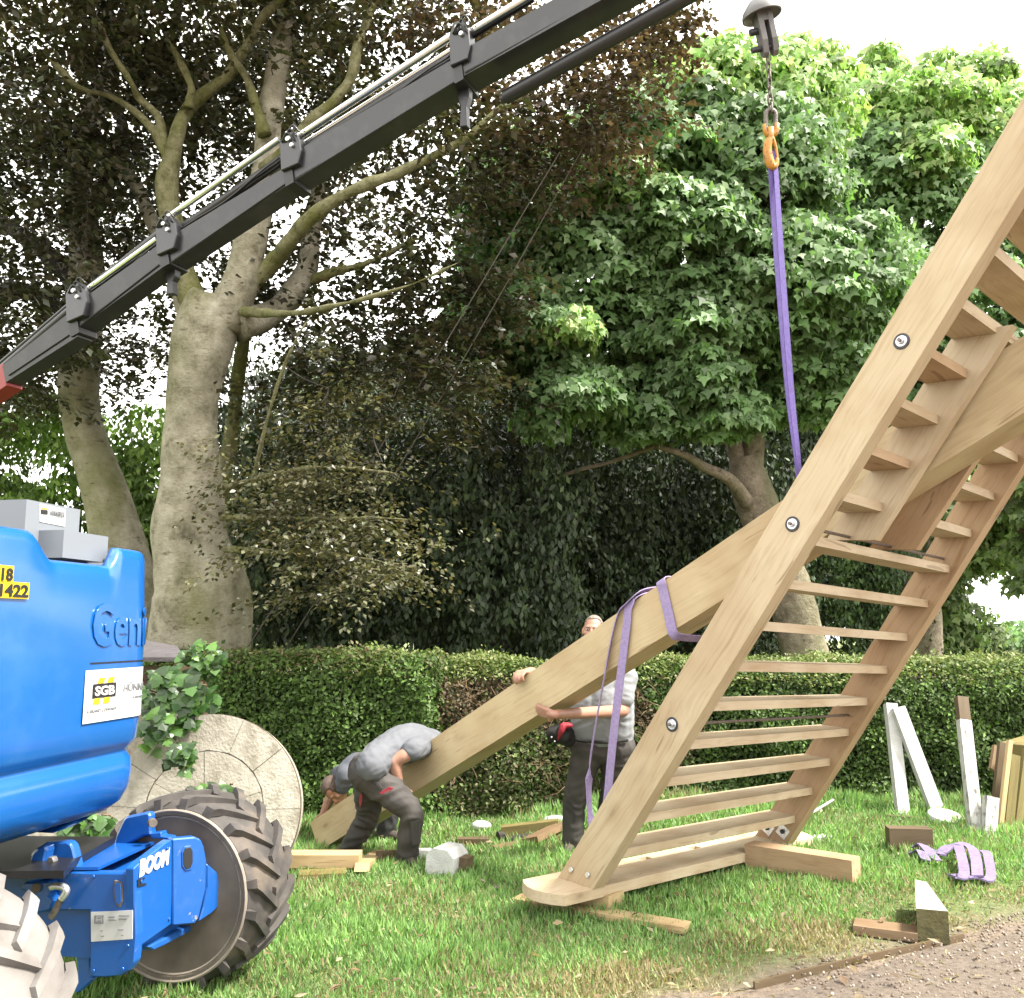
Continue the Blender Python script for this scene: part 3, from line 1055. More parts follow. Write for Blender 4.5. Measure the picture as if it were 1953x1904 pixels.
sycamore('sycamore_tree', 'broad green sycamore with forked trunk behind the pole, foliage hanging left of the purple sling', 13.2,
         [(1545, 1330, 56), (1536, 1255, 46), (1522, 1190, 43), (1500, 1110, 42), (1470, 1030, 41), (1447, 975, 39), (1428, 915, 36), (1418, 870, 28)],
         [[(1412, 900, 18), (1398, 840, 15), (1386, 785, 14), (1392, 730, 14), (1410, 680, 14), (1414, 620, 13), (1405, 560, 11), (1385, 470, 8), (1350, 380, 5)],
          [(1432, 900, 24), (1437, 840, 21), (1430, 780, 18), (1432, 700, 15), (1445, 610, 12), (1460, 500, 9), (1450, 380, 6), (1440, 250, 4)],
          [(1408, 800, 15, .5), (1395, 740, 14, .6), (1380, 660, 12, .7), (1360, 560, 9, .8), (1320, 450, 6, .8), (1290, 360, 4, .8)],
          [(1425, 960, 14, -.3), (1402, 925, 13, -.5), (1375, 905, 11, -.7), (1340, 890, 9, -.8), (1305, 868, 7, -.9), (1250, 850, 5, -.9)],
          [(1420, 860, 16, .6), (1370, 820, 13, .8), (1330, 790, 9, .9), (1260, 760, 6, .9)],
          [(1425, 760, 8, -.2), (1455, 715, 5, -.4), (1490, 680, 3, -.6)],
          [(1250, 850, 5, -.9), (1170, 880, 4, -.6), (1080, 905, 3, -.4), (980, 960, 1.5, 0)]],
         [ell(1000, 640, 11.8, 120, 0.9, 90, 46, 0.42), ell(1090, 760, 11.6, 95, 0.7, 60, 24, 0.36), ell(1120, 530, 12.2, 150, 1.1, 110, 56, 0.45), ell(1290, 480, 12.4, 170, 1.3, 130, 70, 0.48),
          ell(1330, 640, 12.2, 130, 1.1, 100, 50, 0.42), ell(1480, 560, 12.2, 150, 1.2, 130, 60, 0.44), ell(1250, 330, 12.8, 170, 1.5, 120, 70, 0.5), ell(1430, 360, 12.6, 170, 1.4, 120, 70, 0.5),
          ell(1010, 400, 13.0, 130, 1.0, 120, 44, 0.46), ell(1560, 690, 12.8, 110, 1.1, 110, 42, 0.42), ell(1300, 760, 12.6, 90, 0.8, 60, 22, 0.36), ell(950, 560, 13.2, 90, 1.0, 140, 30, 0.42),
          ell(1620, 560, 12.8, 120, 1.2, 130, 46, 0.45), ell(1240, 640, 12.4, 110, 0.9, 110, 40, 0.4), ell(1180, 760, 12.6, 90, 0.7, 60, 20, 0.36), ell(1330, 720, 11.9, 80, 0.6, 80, 26, 0.36), ell(1500, 760, 12.9, 70, 0.8, 70, 16, 0.36), ell(1040, 820, 11.6, 40, 0.4, 34, 7, 0.3), ell(1380, 800, 12.0, 80, 0.6, 45, 18, 0.34), ell(1230, 815, 12.2, 90, 0.6, 40, 16, 0.34)],
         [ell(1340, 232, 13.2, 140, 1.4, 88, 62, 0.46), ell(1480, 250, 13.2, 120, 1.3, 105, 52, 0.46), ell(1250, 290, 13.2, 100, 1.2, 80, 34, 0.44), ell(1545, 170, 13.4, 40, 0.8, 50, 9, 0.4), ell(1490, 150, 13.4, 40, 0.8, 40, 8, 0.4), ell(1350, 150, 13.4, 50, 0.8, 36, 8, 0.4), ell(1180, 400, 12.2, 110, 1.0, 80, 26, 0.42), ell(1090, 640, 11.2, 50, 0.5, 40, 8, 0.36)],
         115)
sycamore('sycamore_tree', 'tall sunlit-topped green sycamore rising behind the top of the timber ladder on the right', 17.0,
         [(1760, 1330, 40), (1755, 1150, 36), (1748, 950, 33), (1742, 760, 29), (1735, 640, 24), (1728, 560, 18)],
         [[(1730, 640, 14), (1722, 560, 12), (1740, 500, 10), (1752, 440, 9), (1758, 380, 7), (1762, 300, 5)],
          [(1735, 580, 13), (1780, 530, 11), (1840, 490, 9), (1910, 470, 6)],
          [(1738, 700, 12), (1680, 620, 9), (1640, 540, 6)], [(1740, 690, 12), (1830, 650, 11), (1910, 620, 8), (1970, 640, 5)]],
         [ell(1720, 420, 16.4, 130, 1.5, 120, 44, 0.55), ell(1860, 420, 16.8, 130, 1.6, 140, 42, 0.55), ell(1680, 580, 16.2, 120, 1.4, 100, 36, 0.5), ell(1820, 590, 16.6, 130, 1.5, 110, 30, 0.5),
          ell(1640, 350, 16.2, 100, 1.2, 90, 28, 0.5), ell(1950, 560, 16.8, 110, 1.6, 160, 34, 0.55), ell(1940, 760, 16.8, 120, 1.5, 130, 34, 0.5), ell(1700, 760, 16.8, 140, 1.4, 110, 40, 0.5), ell(1860, 740, 16.4, 110, 1.4, 90, 24, 0.5)],
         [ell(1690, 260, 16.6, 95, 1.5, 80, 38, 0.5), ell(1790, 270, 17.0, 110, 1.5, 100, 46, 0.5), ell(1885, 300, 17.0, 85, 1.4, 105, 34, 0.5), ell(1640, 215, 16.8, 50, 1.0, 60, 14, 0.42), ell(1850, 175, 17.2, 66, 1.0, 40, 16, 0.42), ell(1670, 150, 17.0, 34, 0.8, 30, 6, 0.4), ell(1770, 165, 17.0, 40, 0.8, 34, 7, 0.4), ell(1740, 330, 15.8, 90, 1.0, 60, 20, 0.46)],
         95, leaf=0.115, shell=0.55)
sycamore('maple_tree', 'lower leafy green tree with thin bare stem right of the timber ladder by the view', 20.0,
         [(1815, 1330, 24), (1816, 1240, 20), (1812, 1200, 17), (1822, 1150, 15), (1828, 1110, 13), (1825, 1060, 9)],
         [[(1825, 1120, 11), (1850, 1060, 9), (1862, 1000, 7), (1880, 940, 4)], [(1822, 1090, 9), (1790, 1030, 7), (1780, 960, 5)]],
         [ell(1870, 960, 19.4, 90, 1.5, 90, 40, 0.6), ell(1790, 1040, 19.6, 110, 1.4, 90, 40, 0.6), ell(1895, 1050, 19.4, 50, 1.2, 50, 16, 0.5), ell(1720, 1130, 19.8, 110, 1.2, 90, 34, 0.55), ell(1640, 1130, 19.6, 90, 1.2, 90, 28, 0.55), ell(1740, 940, 19.8, 110, 1.2, 90, 30, 0.6), ell(1790, 1210, 19.6, 120, 0.8, 50, 22, 0.5)],
         [], 85, leaf=0.135, pal=SYC_MIX)
sycamore('lime_tree', 'dark overhanging tree leaning in from the right edge above the distant roofs', 15.0,
         [(2040, 1330, 42), (2035, 1150, 36), (2015, 980, 30), (1990, 880, 22)],
         [[(2010, 960, 14), (1970, 900, 10), (1930, 860, 7)], [(2020, 1040, 12), (1975, 1020, 8), (1940, 1010, 5)]],
         [ell(1960, 900, 14.8, 60, 1.2, 110, 30, 0.5), ell(1985, 1080, 14.8, 34, 1.0, 70, 16, 0.42), ell(2060, 800, 14.8, 120, 1.4, 200, 40, 0.55)],
         [], 90, leaf=0.12, pal=SYC_MIX)


# --- dark hanging evergreens in the middle
def yew(name, label, d, cx, top, bot, w, nstr, trunkx, pal=YEW):
    t = thing(name, label, 'tree', vat(trunkx[0][0], 1290, d))
    for k, (x0, x1, r) in enumerate(trunkx):
        bm = bmesh.new()
        add_limb(bm, [(x0, 1330, r * 1.2), (x0 + 3, 1200, r), (x1, 1050, r * 0.9), (x1 + 4, top + 120, r * 0.5)], d, 10)
        me = mesh_of(bm, 'trunk', smooth='all')
        rough_bark(me, 0.03, 3)
        link('trunk', me, M['bark_dark'], t)
    P, D, Nn, G = [], [], [], []
    for i in range(nstr):
        x = cx + RNG.uniform(-1, 1) * w
        y0 = RNG.uniform(top, bot - 60)
        dd = d + RNG.uniform(-1.5, 1.2)
        ln = RNG.uniform(60, 190) * dd / FV
        a = np.array(vat(x, y0, dd))
        m = 84
        t_ = RNG.random((m, 1))
        az = RNG.uniform(0, 6.28)
        out = np.array([math.cos(az), math.sin(az), 0]) * 0.5
        p = a + out * (1 - (1 - t_) ** 2) * 0.7 + np.array([0, 0, -1.0]) * t_ ** 1.4 * ln + RNG.normal(size=(m, 3)) * np.array([0.10, 0.10, 0.05])
        P.append(p)
        D.append(unit(np.array([0, 0, -1.0]) + RNG.normal(size=(m, 3)) * 0.5))
        Nn.append(unit(out + np.array([0, -0.5, 0.5]) + RNG.normal(size=(m, 3)) * 0.5))
        G.append(np.full(m, i))
    P, D, Nn, G = map(np.concatenate, (P, D, Nn, G))
    crown('crown', t, [(P, D, Nn, G, 0.105 * RNG.uniform(0.6, 1.4, len(P)), 0.46, pal, NEEDLE)], M['leaf_yew'])


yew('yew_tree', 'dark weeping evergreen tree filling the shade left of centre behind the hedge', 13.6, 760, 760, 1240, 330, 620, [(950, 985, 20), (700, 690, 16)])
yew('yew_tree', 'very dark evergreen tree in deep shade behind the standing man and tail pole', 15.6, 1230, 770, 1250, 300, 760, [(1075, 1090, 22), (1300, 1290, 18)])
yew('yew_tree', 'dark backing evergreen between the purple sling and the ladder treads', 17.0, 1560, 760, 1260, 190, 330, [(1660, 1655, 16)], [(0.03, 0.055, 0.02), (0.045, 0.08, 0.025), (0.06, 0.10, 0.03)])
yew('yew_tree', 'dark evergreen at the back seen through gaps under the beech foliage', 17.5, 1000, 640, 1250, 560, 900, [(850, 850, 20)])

# ------------------------------------------------------------------ hedges
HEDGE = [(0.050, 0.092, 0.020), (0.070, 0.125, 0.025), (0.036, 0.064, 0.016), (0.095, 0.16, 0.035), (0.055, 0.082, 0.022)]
HEDGE_TOP = [(0.125, 0.175, 0.045), (0.155, 0.20, 0.058), (0.095, 0.135, 0.036), (0.18, 0.175, 0.08)]  # yellowish clipped growth, with the sun on the top put into the colour
HEDGE_DRY = [(0.115, 0.078, 0.046), (0.08, 0.056, 0.034), (0.15, 0.105, 0.064), (0.07, 0.07, 0.032)]
HEDGE_THIN = [(0.105, 0.125, 0.042), (0.135, 0.145, 0.06), (0.07, 0.09, 0.032), (0.16, 0.13, 0.078)]
M['hedge_core'] = mat_noise('hedge_twigs', (0.012, 0.011, 0.008), (0.035, 0.028, 0.02), 30, 0.95, 0.8)


def bump3(P, sc, amp, seed=0):
    return np.array([noise.noise((p[0] * sc + seed, p[1] * sc, p[2] * sc)) for p in P]) * amp


def hedge(name, label, x0, x1, yf, yb, h, dens, leaf, tone_fn, slope=0.0, sides=(True, True), pal_top=HEDGE_TOP):
    t = thing(name, label, 'hedge', ((x0 + x1) / 2, yf, gz((x0 + x1) / 2, yf)))
    zb = lambda x: gz(x, yf) - 0.05
    # woody core
    bm = bmesh.new()
    add_box(bm, ((x0 + x1) / 2, (yf + yb) / 2, h / 2 - 0.25), x1 - x0 - 0.3, yb - yf - 0.3, h + 0.1)
    tag(link('twigs', mesh_of(bm, 'twigs'), M['hedge_core'], t))
    Ps, Ns, T = [], [], []
    # front
    n = int((x1 - x0) * (h + 0.2) * dens)
    p = np.stack([RNG.uniform(x0, x1, n), np.full(n, yf), RNG.uniform(-0.2, h, n)], 1)
    tt = np.clip((p[:, 2] - (h - 0.28)) / 0.28, 0, 1)
    p[:, 1] += 0.20 * tt ** 2.2 + bump3(p, 1.7, 0.15) + bump3(p, 6, 0.06, 5) + RNG.uniform(-0.05, 0.09, n) - slope * (p[:, 2] - h / 2)
    Ps.append(p); Ns.append(np.tile([0, -1, 0.45], (n, 1))); T.append(np.zeros(n, int))
    # top
    n = int((x1 - x0) * (yb - yf) * dens * 0.8)
    p = np.stack([RNG.uniform(x0, x1, n), RNG.uniform(yf, yb, n), np.full(n, h)], 1)
    tt = np.clip(1 - (p[:, 1] - yf) / 0.25, 0, 1)
    p[:, 2] += -0.16 * tt ** 2 + bump3(p, 1.6, 0.08) + bump3(p, 7, 0.06, 5) + np.abs(RNG.normal(size=n)) * 0.04 - 0.02
    Ps.append(p); Ns.append(np.tile([0, -0.25, 1.0], (n, 1))); T.append(np.ones(n, int))
    for k, (s, xx, nx_) in enumerate(((sides[0], x0, -1), (sides[1], x1, 1))):
        if s:
            n = int((yb - yf) * (h + 0.2) * dens * 0.8)
            p = np.stack([np.full(n, xx), RNG.uniform(yf, yb, n), RNG.uniform(-0.2, h, n)], 1)
            p[:, 0] += bump3(p, 2, 0.08) + bump3(p, 6, 0.05, 9) + RNG.uniform(-0.05, 0.05, n)
            Ps.append(p); Ns.append(np.tile([nx_, -0.2, 0.4], (n, 1))); T.append(np.full(n, 2 + k))
    P = np.concatenate(Ps); Nn = np.concatenate(Ns).astype(float); T = np.concatenate(T)
    # shaggy upper edge
    P[:, 2] += np.where((T == 0) & (P[:, 2] > h - 0.12), RNG.uniform(0, 0.05, len(P)), 0)
    Nn = unit(unit(Nn) + RNG.normal(size=P.shape) * 0.55)
    D = unit(np.cross(Nn, RNG.normal(size=P.shape)) + np.array([0, -0.25, 0.1]))
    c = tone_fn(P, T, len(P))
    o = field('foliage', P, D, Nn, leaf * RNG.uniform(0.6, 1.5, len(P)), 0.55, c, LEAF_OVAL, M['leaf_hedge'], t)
    tag(o, kind='stuff')
    return t


def patch(P, sc, seed):
    return np.array([noise.noise((p[0] * sc + seed, p[1] * sc, p[2] * sc)) for p in P])


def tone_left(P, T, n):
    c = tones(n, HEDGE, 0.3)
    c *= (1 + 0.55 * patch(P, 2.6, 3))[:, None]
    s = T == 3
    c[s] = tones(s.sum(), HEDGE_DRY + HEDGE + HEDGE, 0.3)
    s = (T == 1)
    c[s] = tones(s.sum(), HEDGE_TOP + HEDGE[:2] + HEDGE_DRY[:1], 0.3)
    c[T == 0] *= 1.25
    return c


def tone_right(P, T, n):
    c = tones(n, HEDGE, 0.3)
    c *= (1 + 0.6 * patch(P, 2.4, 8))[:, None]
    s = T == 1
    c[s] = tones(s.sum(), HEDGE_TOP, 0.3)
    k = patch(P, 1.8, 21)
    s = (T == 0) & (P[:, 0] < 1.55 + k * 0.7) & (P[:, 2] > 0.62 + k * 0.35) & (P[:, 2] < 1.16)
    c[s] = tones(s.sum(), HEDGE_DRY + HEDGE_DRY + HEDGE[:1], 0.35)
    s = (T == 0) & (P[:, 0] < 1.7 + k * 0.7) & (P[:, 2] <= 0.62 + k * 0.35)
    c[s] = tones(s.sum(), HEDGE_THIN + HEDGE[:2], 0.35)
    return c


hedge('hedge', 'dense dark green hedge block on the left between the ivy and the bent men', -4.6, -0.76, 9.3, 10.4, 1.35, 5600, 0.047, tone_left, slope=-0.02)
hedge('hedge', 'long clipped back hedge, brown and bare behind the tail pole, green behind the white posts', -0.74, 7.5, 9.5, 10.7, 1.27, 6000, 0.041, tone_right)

# dry cut twigs sticking out of the brown part of the hedge
bm = bmesh.new()
for i in range(230):
    x = RNG.uniform(-0.6, 1.7)
    z = RNG.uniform(0.15, 1.2)
    p = Vector((x, 9.45 + RNG.uniform(-0.06, 0.06), z))
    q = p + Vector((RNG.normal() * 0.13, -RNG.uniform(0.02, 0.12), RNG.normal() * 0.09))
    add_tube(bm, [p, (p + q) / 2 + Vector((0, 0, RNG.normal() * 0.02)), q], [0.004, 0.003, 0.0015], 4)
o = link('cut_twigs', mesh_of(bm, 'cut_twigs', smooth='all', recalc=False), M['bark_wood'])
tag(o, 'dry brown cut twigs bristling from the bare patch of the back hedge', kind='stuff')

# --- far side: second hedge, far wood, roofs, fields
def tone_far(P, T, n):
    return tones(n, [(0.035, 0.06, 0.02), (0.05, 0.075, 0.025)], 0.25)


hedge('far_hedge', 'low dark far hedge glimpsed over the back hedge under the right trees', 3.0, 15, 19, 20, 1.16, 700, 0.11, tone_far, sides=(True, False))
P, D, Nn, G, CEN = domes([ell(300 + 1.0 * i, 1180 - (i % 3) * 18, 30, 110, 2.5, 80, 16, 1.0) for i in range(0, 1290, 110)] + [ell(640 + i, y_, 28, 110, 2.0, 110, 16, 1.1) for i in range(0, 900, 110) for y_ in (1060, 920, 800)], 90, 0.35)
o = field('far_wood', P, D, Nn, 0.34 * RNG.uniform(0.7, 1.3, len(P)), 0.7, tones(len(P), YEW, 0.3, G), LEAF_OVAL, M['leaf_yew'])
tag(o, 'dark far wood closing the view behind the trees', kind='stuff')
P, D, Nn, G, CEN = domes([ell(1905, 1235, 40, 30, 1.5, 22, 10, 0.8), ell(1950, 1225, 38, 30, 1.5, 30, 12, 0.8), ell(1860, 1230, 42, 30, 1.5, 26, 10, 0.8)], 90, 0.3)
bsh = thing('bush', 'round green bush below the distant brick house at the right edge', 'bush', vat(1905, 1255, 40))
crown('foliage', bsh, [(P, D, Nn, G, 0.28, 0.7, SYC, LEAF_OVAL)], M['leaf_hedge'])

M['brick'] = mat_noise('far_brick', (0.36, 0.15, 0.085), (0.48, 0.23, 0.13), 3, 0.9, 0)
M['roof_tile'] = mat_noise('far_roof', (0.24, 0.16, 0.14), (0.34, 0.24, 0.2), 3, 0.9, 0)
M['glass_dark'] = mat_noise('far_window', (0.04, 0.05, 0.06), (0.08, 0.09, 0.1), 3, 0.15, 0)


def house(label, c, w, d, h, rh, rot):
    t = thing('brick_house', label, 'house', c)
    Mx = Matrix.Translation(Vector(c)) @ Matrix.Rotation(rot, 4, 'Z')
    bm = bmesh.new()
    add_box(bm, (0, 0, h / 2), w, d, h, Mx)
    pts = [Mx @ Vector(p) for p in ((-w / 2, -d / 2 + 0.02, h), (-w / 2, d / 2 - 0.02, h), (-w / 2, 0, h + rh))]
    add_prism(bm, pts, Mx.to_3x3() @ Vector((w, 0, 0)))
    link('wall', mesh_of(bm, 'wall'), M['brick'], t)
    bm = bmesh.new()
    for s in (-1, 1):
        pts = [Mx @ Vector(p) for p in ((-w / 2 - 0.2, s * (d / 2 + 0.25), h - 0.1), (-w / 2 - 0.2, 0, h + rh + 0.08), (-w / 2 - 0.2, 0, h + rh + 0.26), (-w / 2 - 0.2, s * (d / 2 + 0.25), h + 0.08))]
        add_prism(bm, pts, Mx.to_3x3() @ Vector((w + 0.4, 0, 0)))
    ro = link('roof', mesh_of(bm, 'roof'), M['roof_tile'], t)
    bm = bmesh.new()
    add_box(bm, (w * 0.3, 0, h + rh + 0.5), 0.8, 0.6, 1.3, Mx)
    link('chimney', mesh_of(bm, 'chimney'), M['brick'], ro)
    for s in (-0.28, 0.05, 0.32):
        bm = bmesh.new()
        add_box(bm, (w * s, -d / 2 - 0.02, h * 0.62), 1.0, 0.08, 1.3, Mx)
        link('window', mesh_of(bm, 'window'), M['glass_dark'], t)
    return t


hp = vat(1905, 1230, 95)
house('distant orange brick house with dark roof in the gap at the right edge', (hp.x, hp.y, -5.8), 7.5, 6, 4.2, 2.4, 0.5)
hp = vat(1965, 1245, 120)
house('second distant brick house cut by the right edge of the picture', (hp.x, hp.y, -7.6), 8, 6, 4.0, 2.4, -0.3)

M['field_far'] = mat_noise('hazy_far_fields', (0.52, 0.58, 0.64), (0.68, 0.72, 0.78), 0.02, 0.95, 0, c2=(0.60, 0.68, 0.64), stretch=(0.4, 3, 1))  # pale blue-grey: distance haze painted into the colour
bm = bmesh.new()
prev = None
for i in range(41):
    x = -2600 + 130 * i
    z = 22 + 14 * noise.noise((x * 0.0016, 5, 0)) + 6 * noise.noise((x * 0.006, 9, 0))
    a, b_, c_ = bm.verts.new((x, 1300, -30)), bm.verts.new((x, 1700, z - 6)), bm.verts.new((x, 2500, z + 8))
    if prev:
        bm.faces.new((prev[0], a, b_, prev[1]))
        bm.faces.new((prev[1], b_, c_, prev[2]))
    prev = (a, b_, c_)
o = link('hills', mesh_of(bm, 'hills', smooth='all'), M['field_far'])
tag(o, 'haze-pale distant fields and low hills beyond the roofs', kind='structure')


# ------------------------------------------------------------------ grass
GREEN = np.array([(0.125, 0.245, 0.075), (0.16, 0.29, 0.085), (0.095, 0.19, 0.06), (0.21, 0.33, 0.115), (0.15, 0.255, 0.085)])
DRY = np.array([(0.38, 0.32, 0.17), (0.45, 0.38, 0.23), (0.30, 0.26, 0.12), (0.33, 0.24, 0.14)])


def grass(n):
    y = 3.9 + 6.4 * RNG.random(n) ** 1.35
    x = RNG.uniform(-0.68, 0.66, n) * y
    ld = (x - PA.x) * PN.x + (y - PA.y) * PN.y
    nz_ = np.array([noise.noise((a * 1.6, b * 1.6, 0)) for a, b in zip(x, y)])
    n2_ = np.array([noise.noise((a * 5, b * 5, 7)) for a, b in zip(x, y)])
    keep = RNG.random(n) < np.clip((ld - 0.02 + nz_ * 0.35) / 0.6, 0.10, 1) * np.where(ld < 0, 0.12, 1)
    keep &= RNG.random(n) < 0.75 + 0.5 * n2_
    x, y, ld, nz_, n2_ = x[keep], y[keep], ld[keep], nz_[keep], n2_[keep]
    n = len(x)
    z = np.array([gz(a, b) for a, b in zip(x, y)])
    P = np.stack([x, y, z], 1)
    h = 0.062 * RNG.uniform(0.5, 1.35, n) * (1 + 0.6 * nz_ + 0.45 * n2_) * np.clip(0.3 + ld * 0.6, 0.35, 1)
    far = np.clip((y - 7.6) / 1.5, 0, 1)
    h *= 1 + 0.5 * far * (nz_ > 0)
    az = RNG.uniform(0, 2 * np.pi, n)
    lean = RNG.uniform(0.2, 1.9, n)
    hd = np.stack([np.cos(az), np.sin(az), np.zeros(n)], 1)
    D = unit(hd * lean[:, None] + np.array([0.15, 0, 1.0]))
    Nn = unit(np.cross(D, np.cross(hd, D)) * -1 + 0 * D)
    c = tones(n, GREEN * np.array([1.28, 1.2, 1.2]), 0.35)
    c *= (1 + 0.35 * nz_ + 0.2 * n2_)[:, None]
    n3_ = np.array([noise.noise((a * 0.9 + 4, b * 1.4, 3)) for a, b in zip(x, y)])
    dry = RNG.random(n) < np.clip(1.0 - ld * 1.25 + 0.8 * nz_, 0.08 + 0.55 * np.clip(n3_ + 0.05, 0, 1), 0.95)
    c[dry] = tones(dry.sum(), DRY * 0.75, 0.25)
    w = np.clip(0.0058 / h, 0.04, 0.24) * RNG.uniform(0.7, 1.4, n) * (1 + 0.08 * (y - 4))
    o = field('grass', P, D, Nn, h, w, c, BLADE, M['grass'])
    tag(o, 'short ragged lawn grass, dry and straw coloured towards the path', 'grass', kind='stuff')


grass(340000)

# grit and pebbles on the path
tpl = bmesh.new()
bmesh.ops.create_icosphere(tpl, subdivisions=1, radius=1)
tv = [tuple(v.co) for v in tpl.verts]
tf = [[v.index for v in f.verts] for f in tpl.faces]
tpl.free()
n = 2600
s = RNG.uniform(0.2, 5.5, n)
dd_ = -np.abs(RNG.normal(size=n)) * 0.55 + 0.12
P = np.stack([PA.x + pdir.x * s + PN.x * dd_, PA.y + pdir.y * s + PN.y * dd_, np.full(n, 0.014)], 1)
o = field('pebbles', P, rnd_unit(n) * np.array([1, 1, 0.2]), unit(rnd_unit(n) * 0.3 + np.array([0, 0, 1.0])), 0.0055 * RNG.uniform(0.4, 1.9, n) , RNG.uniform(0.6, 1.0, n),
          tones(n, [(0.20, 0.155, 0.12), (0.14, 0.105, 0.08), (0.27, 0.23, 0.19), (0.08, 0.058, 0.045)], 0.3), (tv, tf), mat_leaf('pebble', 0.8, 0.0))
tag(o, 'loose grit and small pebbles on the path', kind='stuff')

# ------------------------------------------------------------------ the timber ladder
LO = Vector((0.46475515, 5.56600346, 0.17000011))
LU = Vector((0.71568007, 0.69734679, -0.03885224))
LW = Vector((0.69506536, -0.71658357, -0.05824198))
LZ = Vector((0.06845574, -0.01467778, 0.99754618))
LV = Vector((0.42984493, -0.39593555, 0.81146065))
LN = Vector((-0.55048649, 0.59744665, 0.58311416))
W0, BX, DD, TT = 2.1785, -0.1006, 0.2316, 0.1046
V1, DV, EN = 0.2182, 0.2699, 0.0596
COT = 0.6339          # cot of the ladder slope


def lp(u, w, z):
    return LO + LU * u + LW * w + LZ * z


def lv(u, v, n):
    return LO + LU * u + LV * v + LN * n


def piece(name, corners, mat, parent, bevel=0.005, axis=None):
    """six-faced timber from 8 world corners (start end 4, then far end 4); grain along start->far"""
    c0 = sum((Vector(c) for c in corners[:4]), Vector()) / 4
    c1 = sum((Vector(c) for c in corners[4:]), Vector()) / 4
    Mx = frame_to(c0, c1, (Vector(corners[1]) - Vector(corners[0])))
    inv = Mx.inverted()
    bm = bmesh.new()
    add_hexa(bm, [inv @ Vector(c) for c in corners])
    return link(name, mesh_of(bm, name, bevel=bevel, seg=2), mat, parent, Mx)


ladder = thing('timber_ladder', 'big pale oak ladder leaning right on a thick sill, treads between two heavy side beams', 'ladder', lp(1.0, -0.15, -0.06))


def stringer(u0, u1, bx, vtop, mat):
    def P(u, v, n):
        return lv(u + bx * v, v, n)
    cs = []
    for v in (None, vtop):
        for (u, n) in ((u0, 0), (u1, 0), (u1, DD), (u0, DD)):
            vv = (-n * COT) if v is None else v
            cs.append(P(u, vv, n))
    return piece('stringer', cs, mat, ladder, bevel=0.007)


stringer(0, TT, 0, 5.6, M['oak'])
stringer(W0, W0 + TT, BX, 5.6, M['oak_red'])


def tread(u0, u1, k, nb=0.222, th=0.050, u1b=None, mat='oak_pale'):
    v = V1 + (k - 1) * DV
    f = lv(0, v, EN) - LO
    wf, zf = f.dot(LW), f.dot(LZ)
    dep = (nb - EN) / 0.8447 + 0.02
    cs = []
    for u in (u0, u1):
        cs += [lp(u, wf, zf - th), lp(u, wf, zf), lp(u, wf - dep, zf), lp(u, wf - dep, zf - th)]
    return piece('tread', cs, M[mat], ladder, bevel=0.006)


UB0, UB1, UC0, UC1 = 0.62, 0.685, 1.15, 1.215
for k in range(1, 18):
    ue = W0 + BX * (V1 + (k - 1) * DV) + 0.01
    if 10 <= k <= 13:
        tread(TT - 0.01, UB0 + 0.004, k, mat='oak_red' if k % 2 else 'oak_pale')
        tread(UC1 - 0.004, ue, k)
    else:
        tread(TT - 0.01, ue, k, th=0.05 if k < 14 else 0.06)
# the two inner boards that guide the tail pole
vb0, vb1 = V1 + 8 * DV + 0.03, V1 + 13 * DV - 0.035
for ua, ub, mt in ((UB0, UB1, 'oak_pale'), (UC0, UC1, 'oak_red')):
    cs = []
    for vv in (vb0, vb1):
        for u, n in ((ua, -0.02), (ub, -0.02), (ub, 0.221), (ua, 0.221)):
            v_ = vv - (n - EN) * COT
            cs.append(lv(u, v_, n))
    piece('guide_board', cs, M[mt], ladder, bevel=0.004)

# sill with two open mortises
def arc_end(u, sgn, w0, w1, sag, n=7):
    return [(u + sgn * sag * (1 - (2 * i / (n - 1) - 1) ** 2), w0 + (w1 - w0) * i / (n - 1)) for i in range(n)]


out = arc_end(-0.22, -1, -0.353, -0.009, 0.085)[::1] + arc_end(2.58, 1, -0.009, -0.353, 0.10)
Ms = Matrix((LU, -LW, LZ)).transposed().to_4x4()
Ms.translation = LO
bm = bmesh.new()
add_prism(bm, [Vector((u, -w, 0)) for u, w in out], Vector((0, 0, -0.062)))
me = mesh_of(bm, 'sill')
sill = link('sill', me, M['oak_pale'], ladder, Ms)
bmc = bmesh.new()
for (u, w, a, b_) in ((0.855, -0.285, 0.10, 0.055), (1.415, -0.29, 0.10, 0.055), (0.505, -0.07, 0.05, 0.014)):
    add_box(bmc, (u, -w, 0), a, b_, 0.09)
cut = link('cutter', mesh_of(bmc, 'cutter'), M['oak_red'], None, Ms)
mod = sill.modifiers.new('mortises', 'BOOLEAN')
mod.operation = 'DIFFERENCE'
mod.object = cut
mod.solver = 'EXACT'
dg = bpy.context.evaluated_depsgraph_get()
dg.update()
me2 = bpy.data.meshes.new_from_object(sill.evaluated_get(dg))
sill.modifiers.clear()
bm = bmesh.new()
bm.from_mesh(me2)
sill.data = mesh_of(bm, 'sill', bevel=0.006, seg=2)
sill.data.materials.clear()
sill.data.materials.append(M['oak_pale'])
bpy.data.objects.remove(cut)


# bolts, washers, tie rods
def disc(name, c, n, r, th, mat, parent, seg=24, hole=0.0, bevel=0.002):
    Mx = frame_to(c, Vector(c) + Vector(n))
    bm = bmesh.new()
    pr = [(0, r), (th, r)] if not hole else [(0, hole), (0, r), (th, r), (th, hole)]
    add_lathe(bm, pr, Matrix.Identity(4), seg, close=bool(hole))
    return link(name, mesh_of(bm, name, bevel=bevel, smooth=True), mat, parent, Mx)


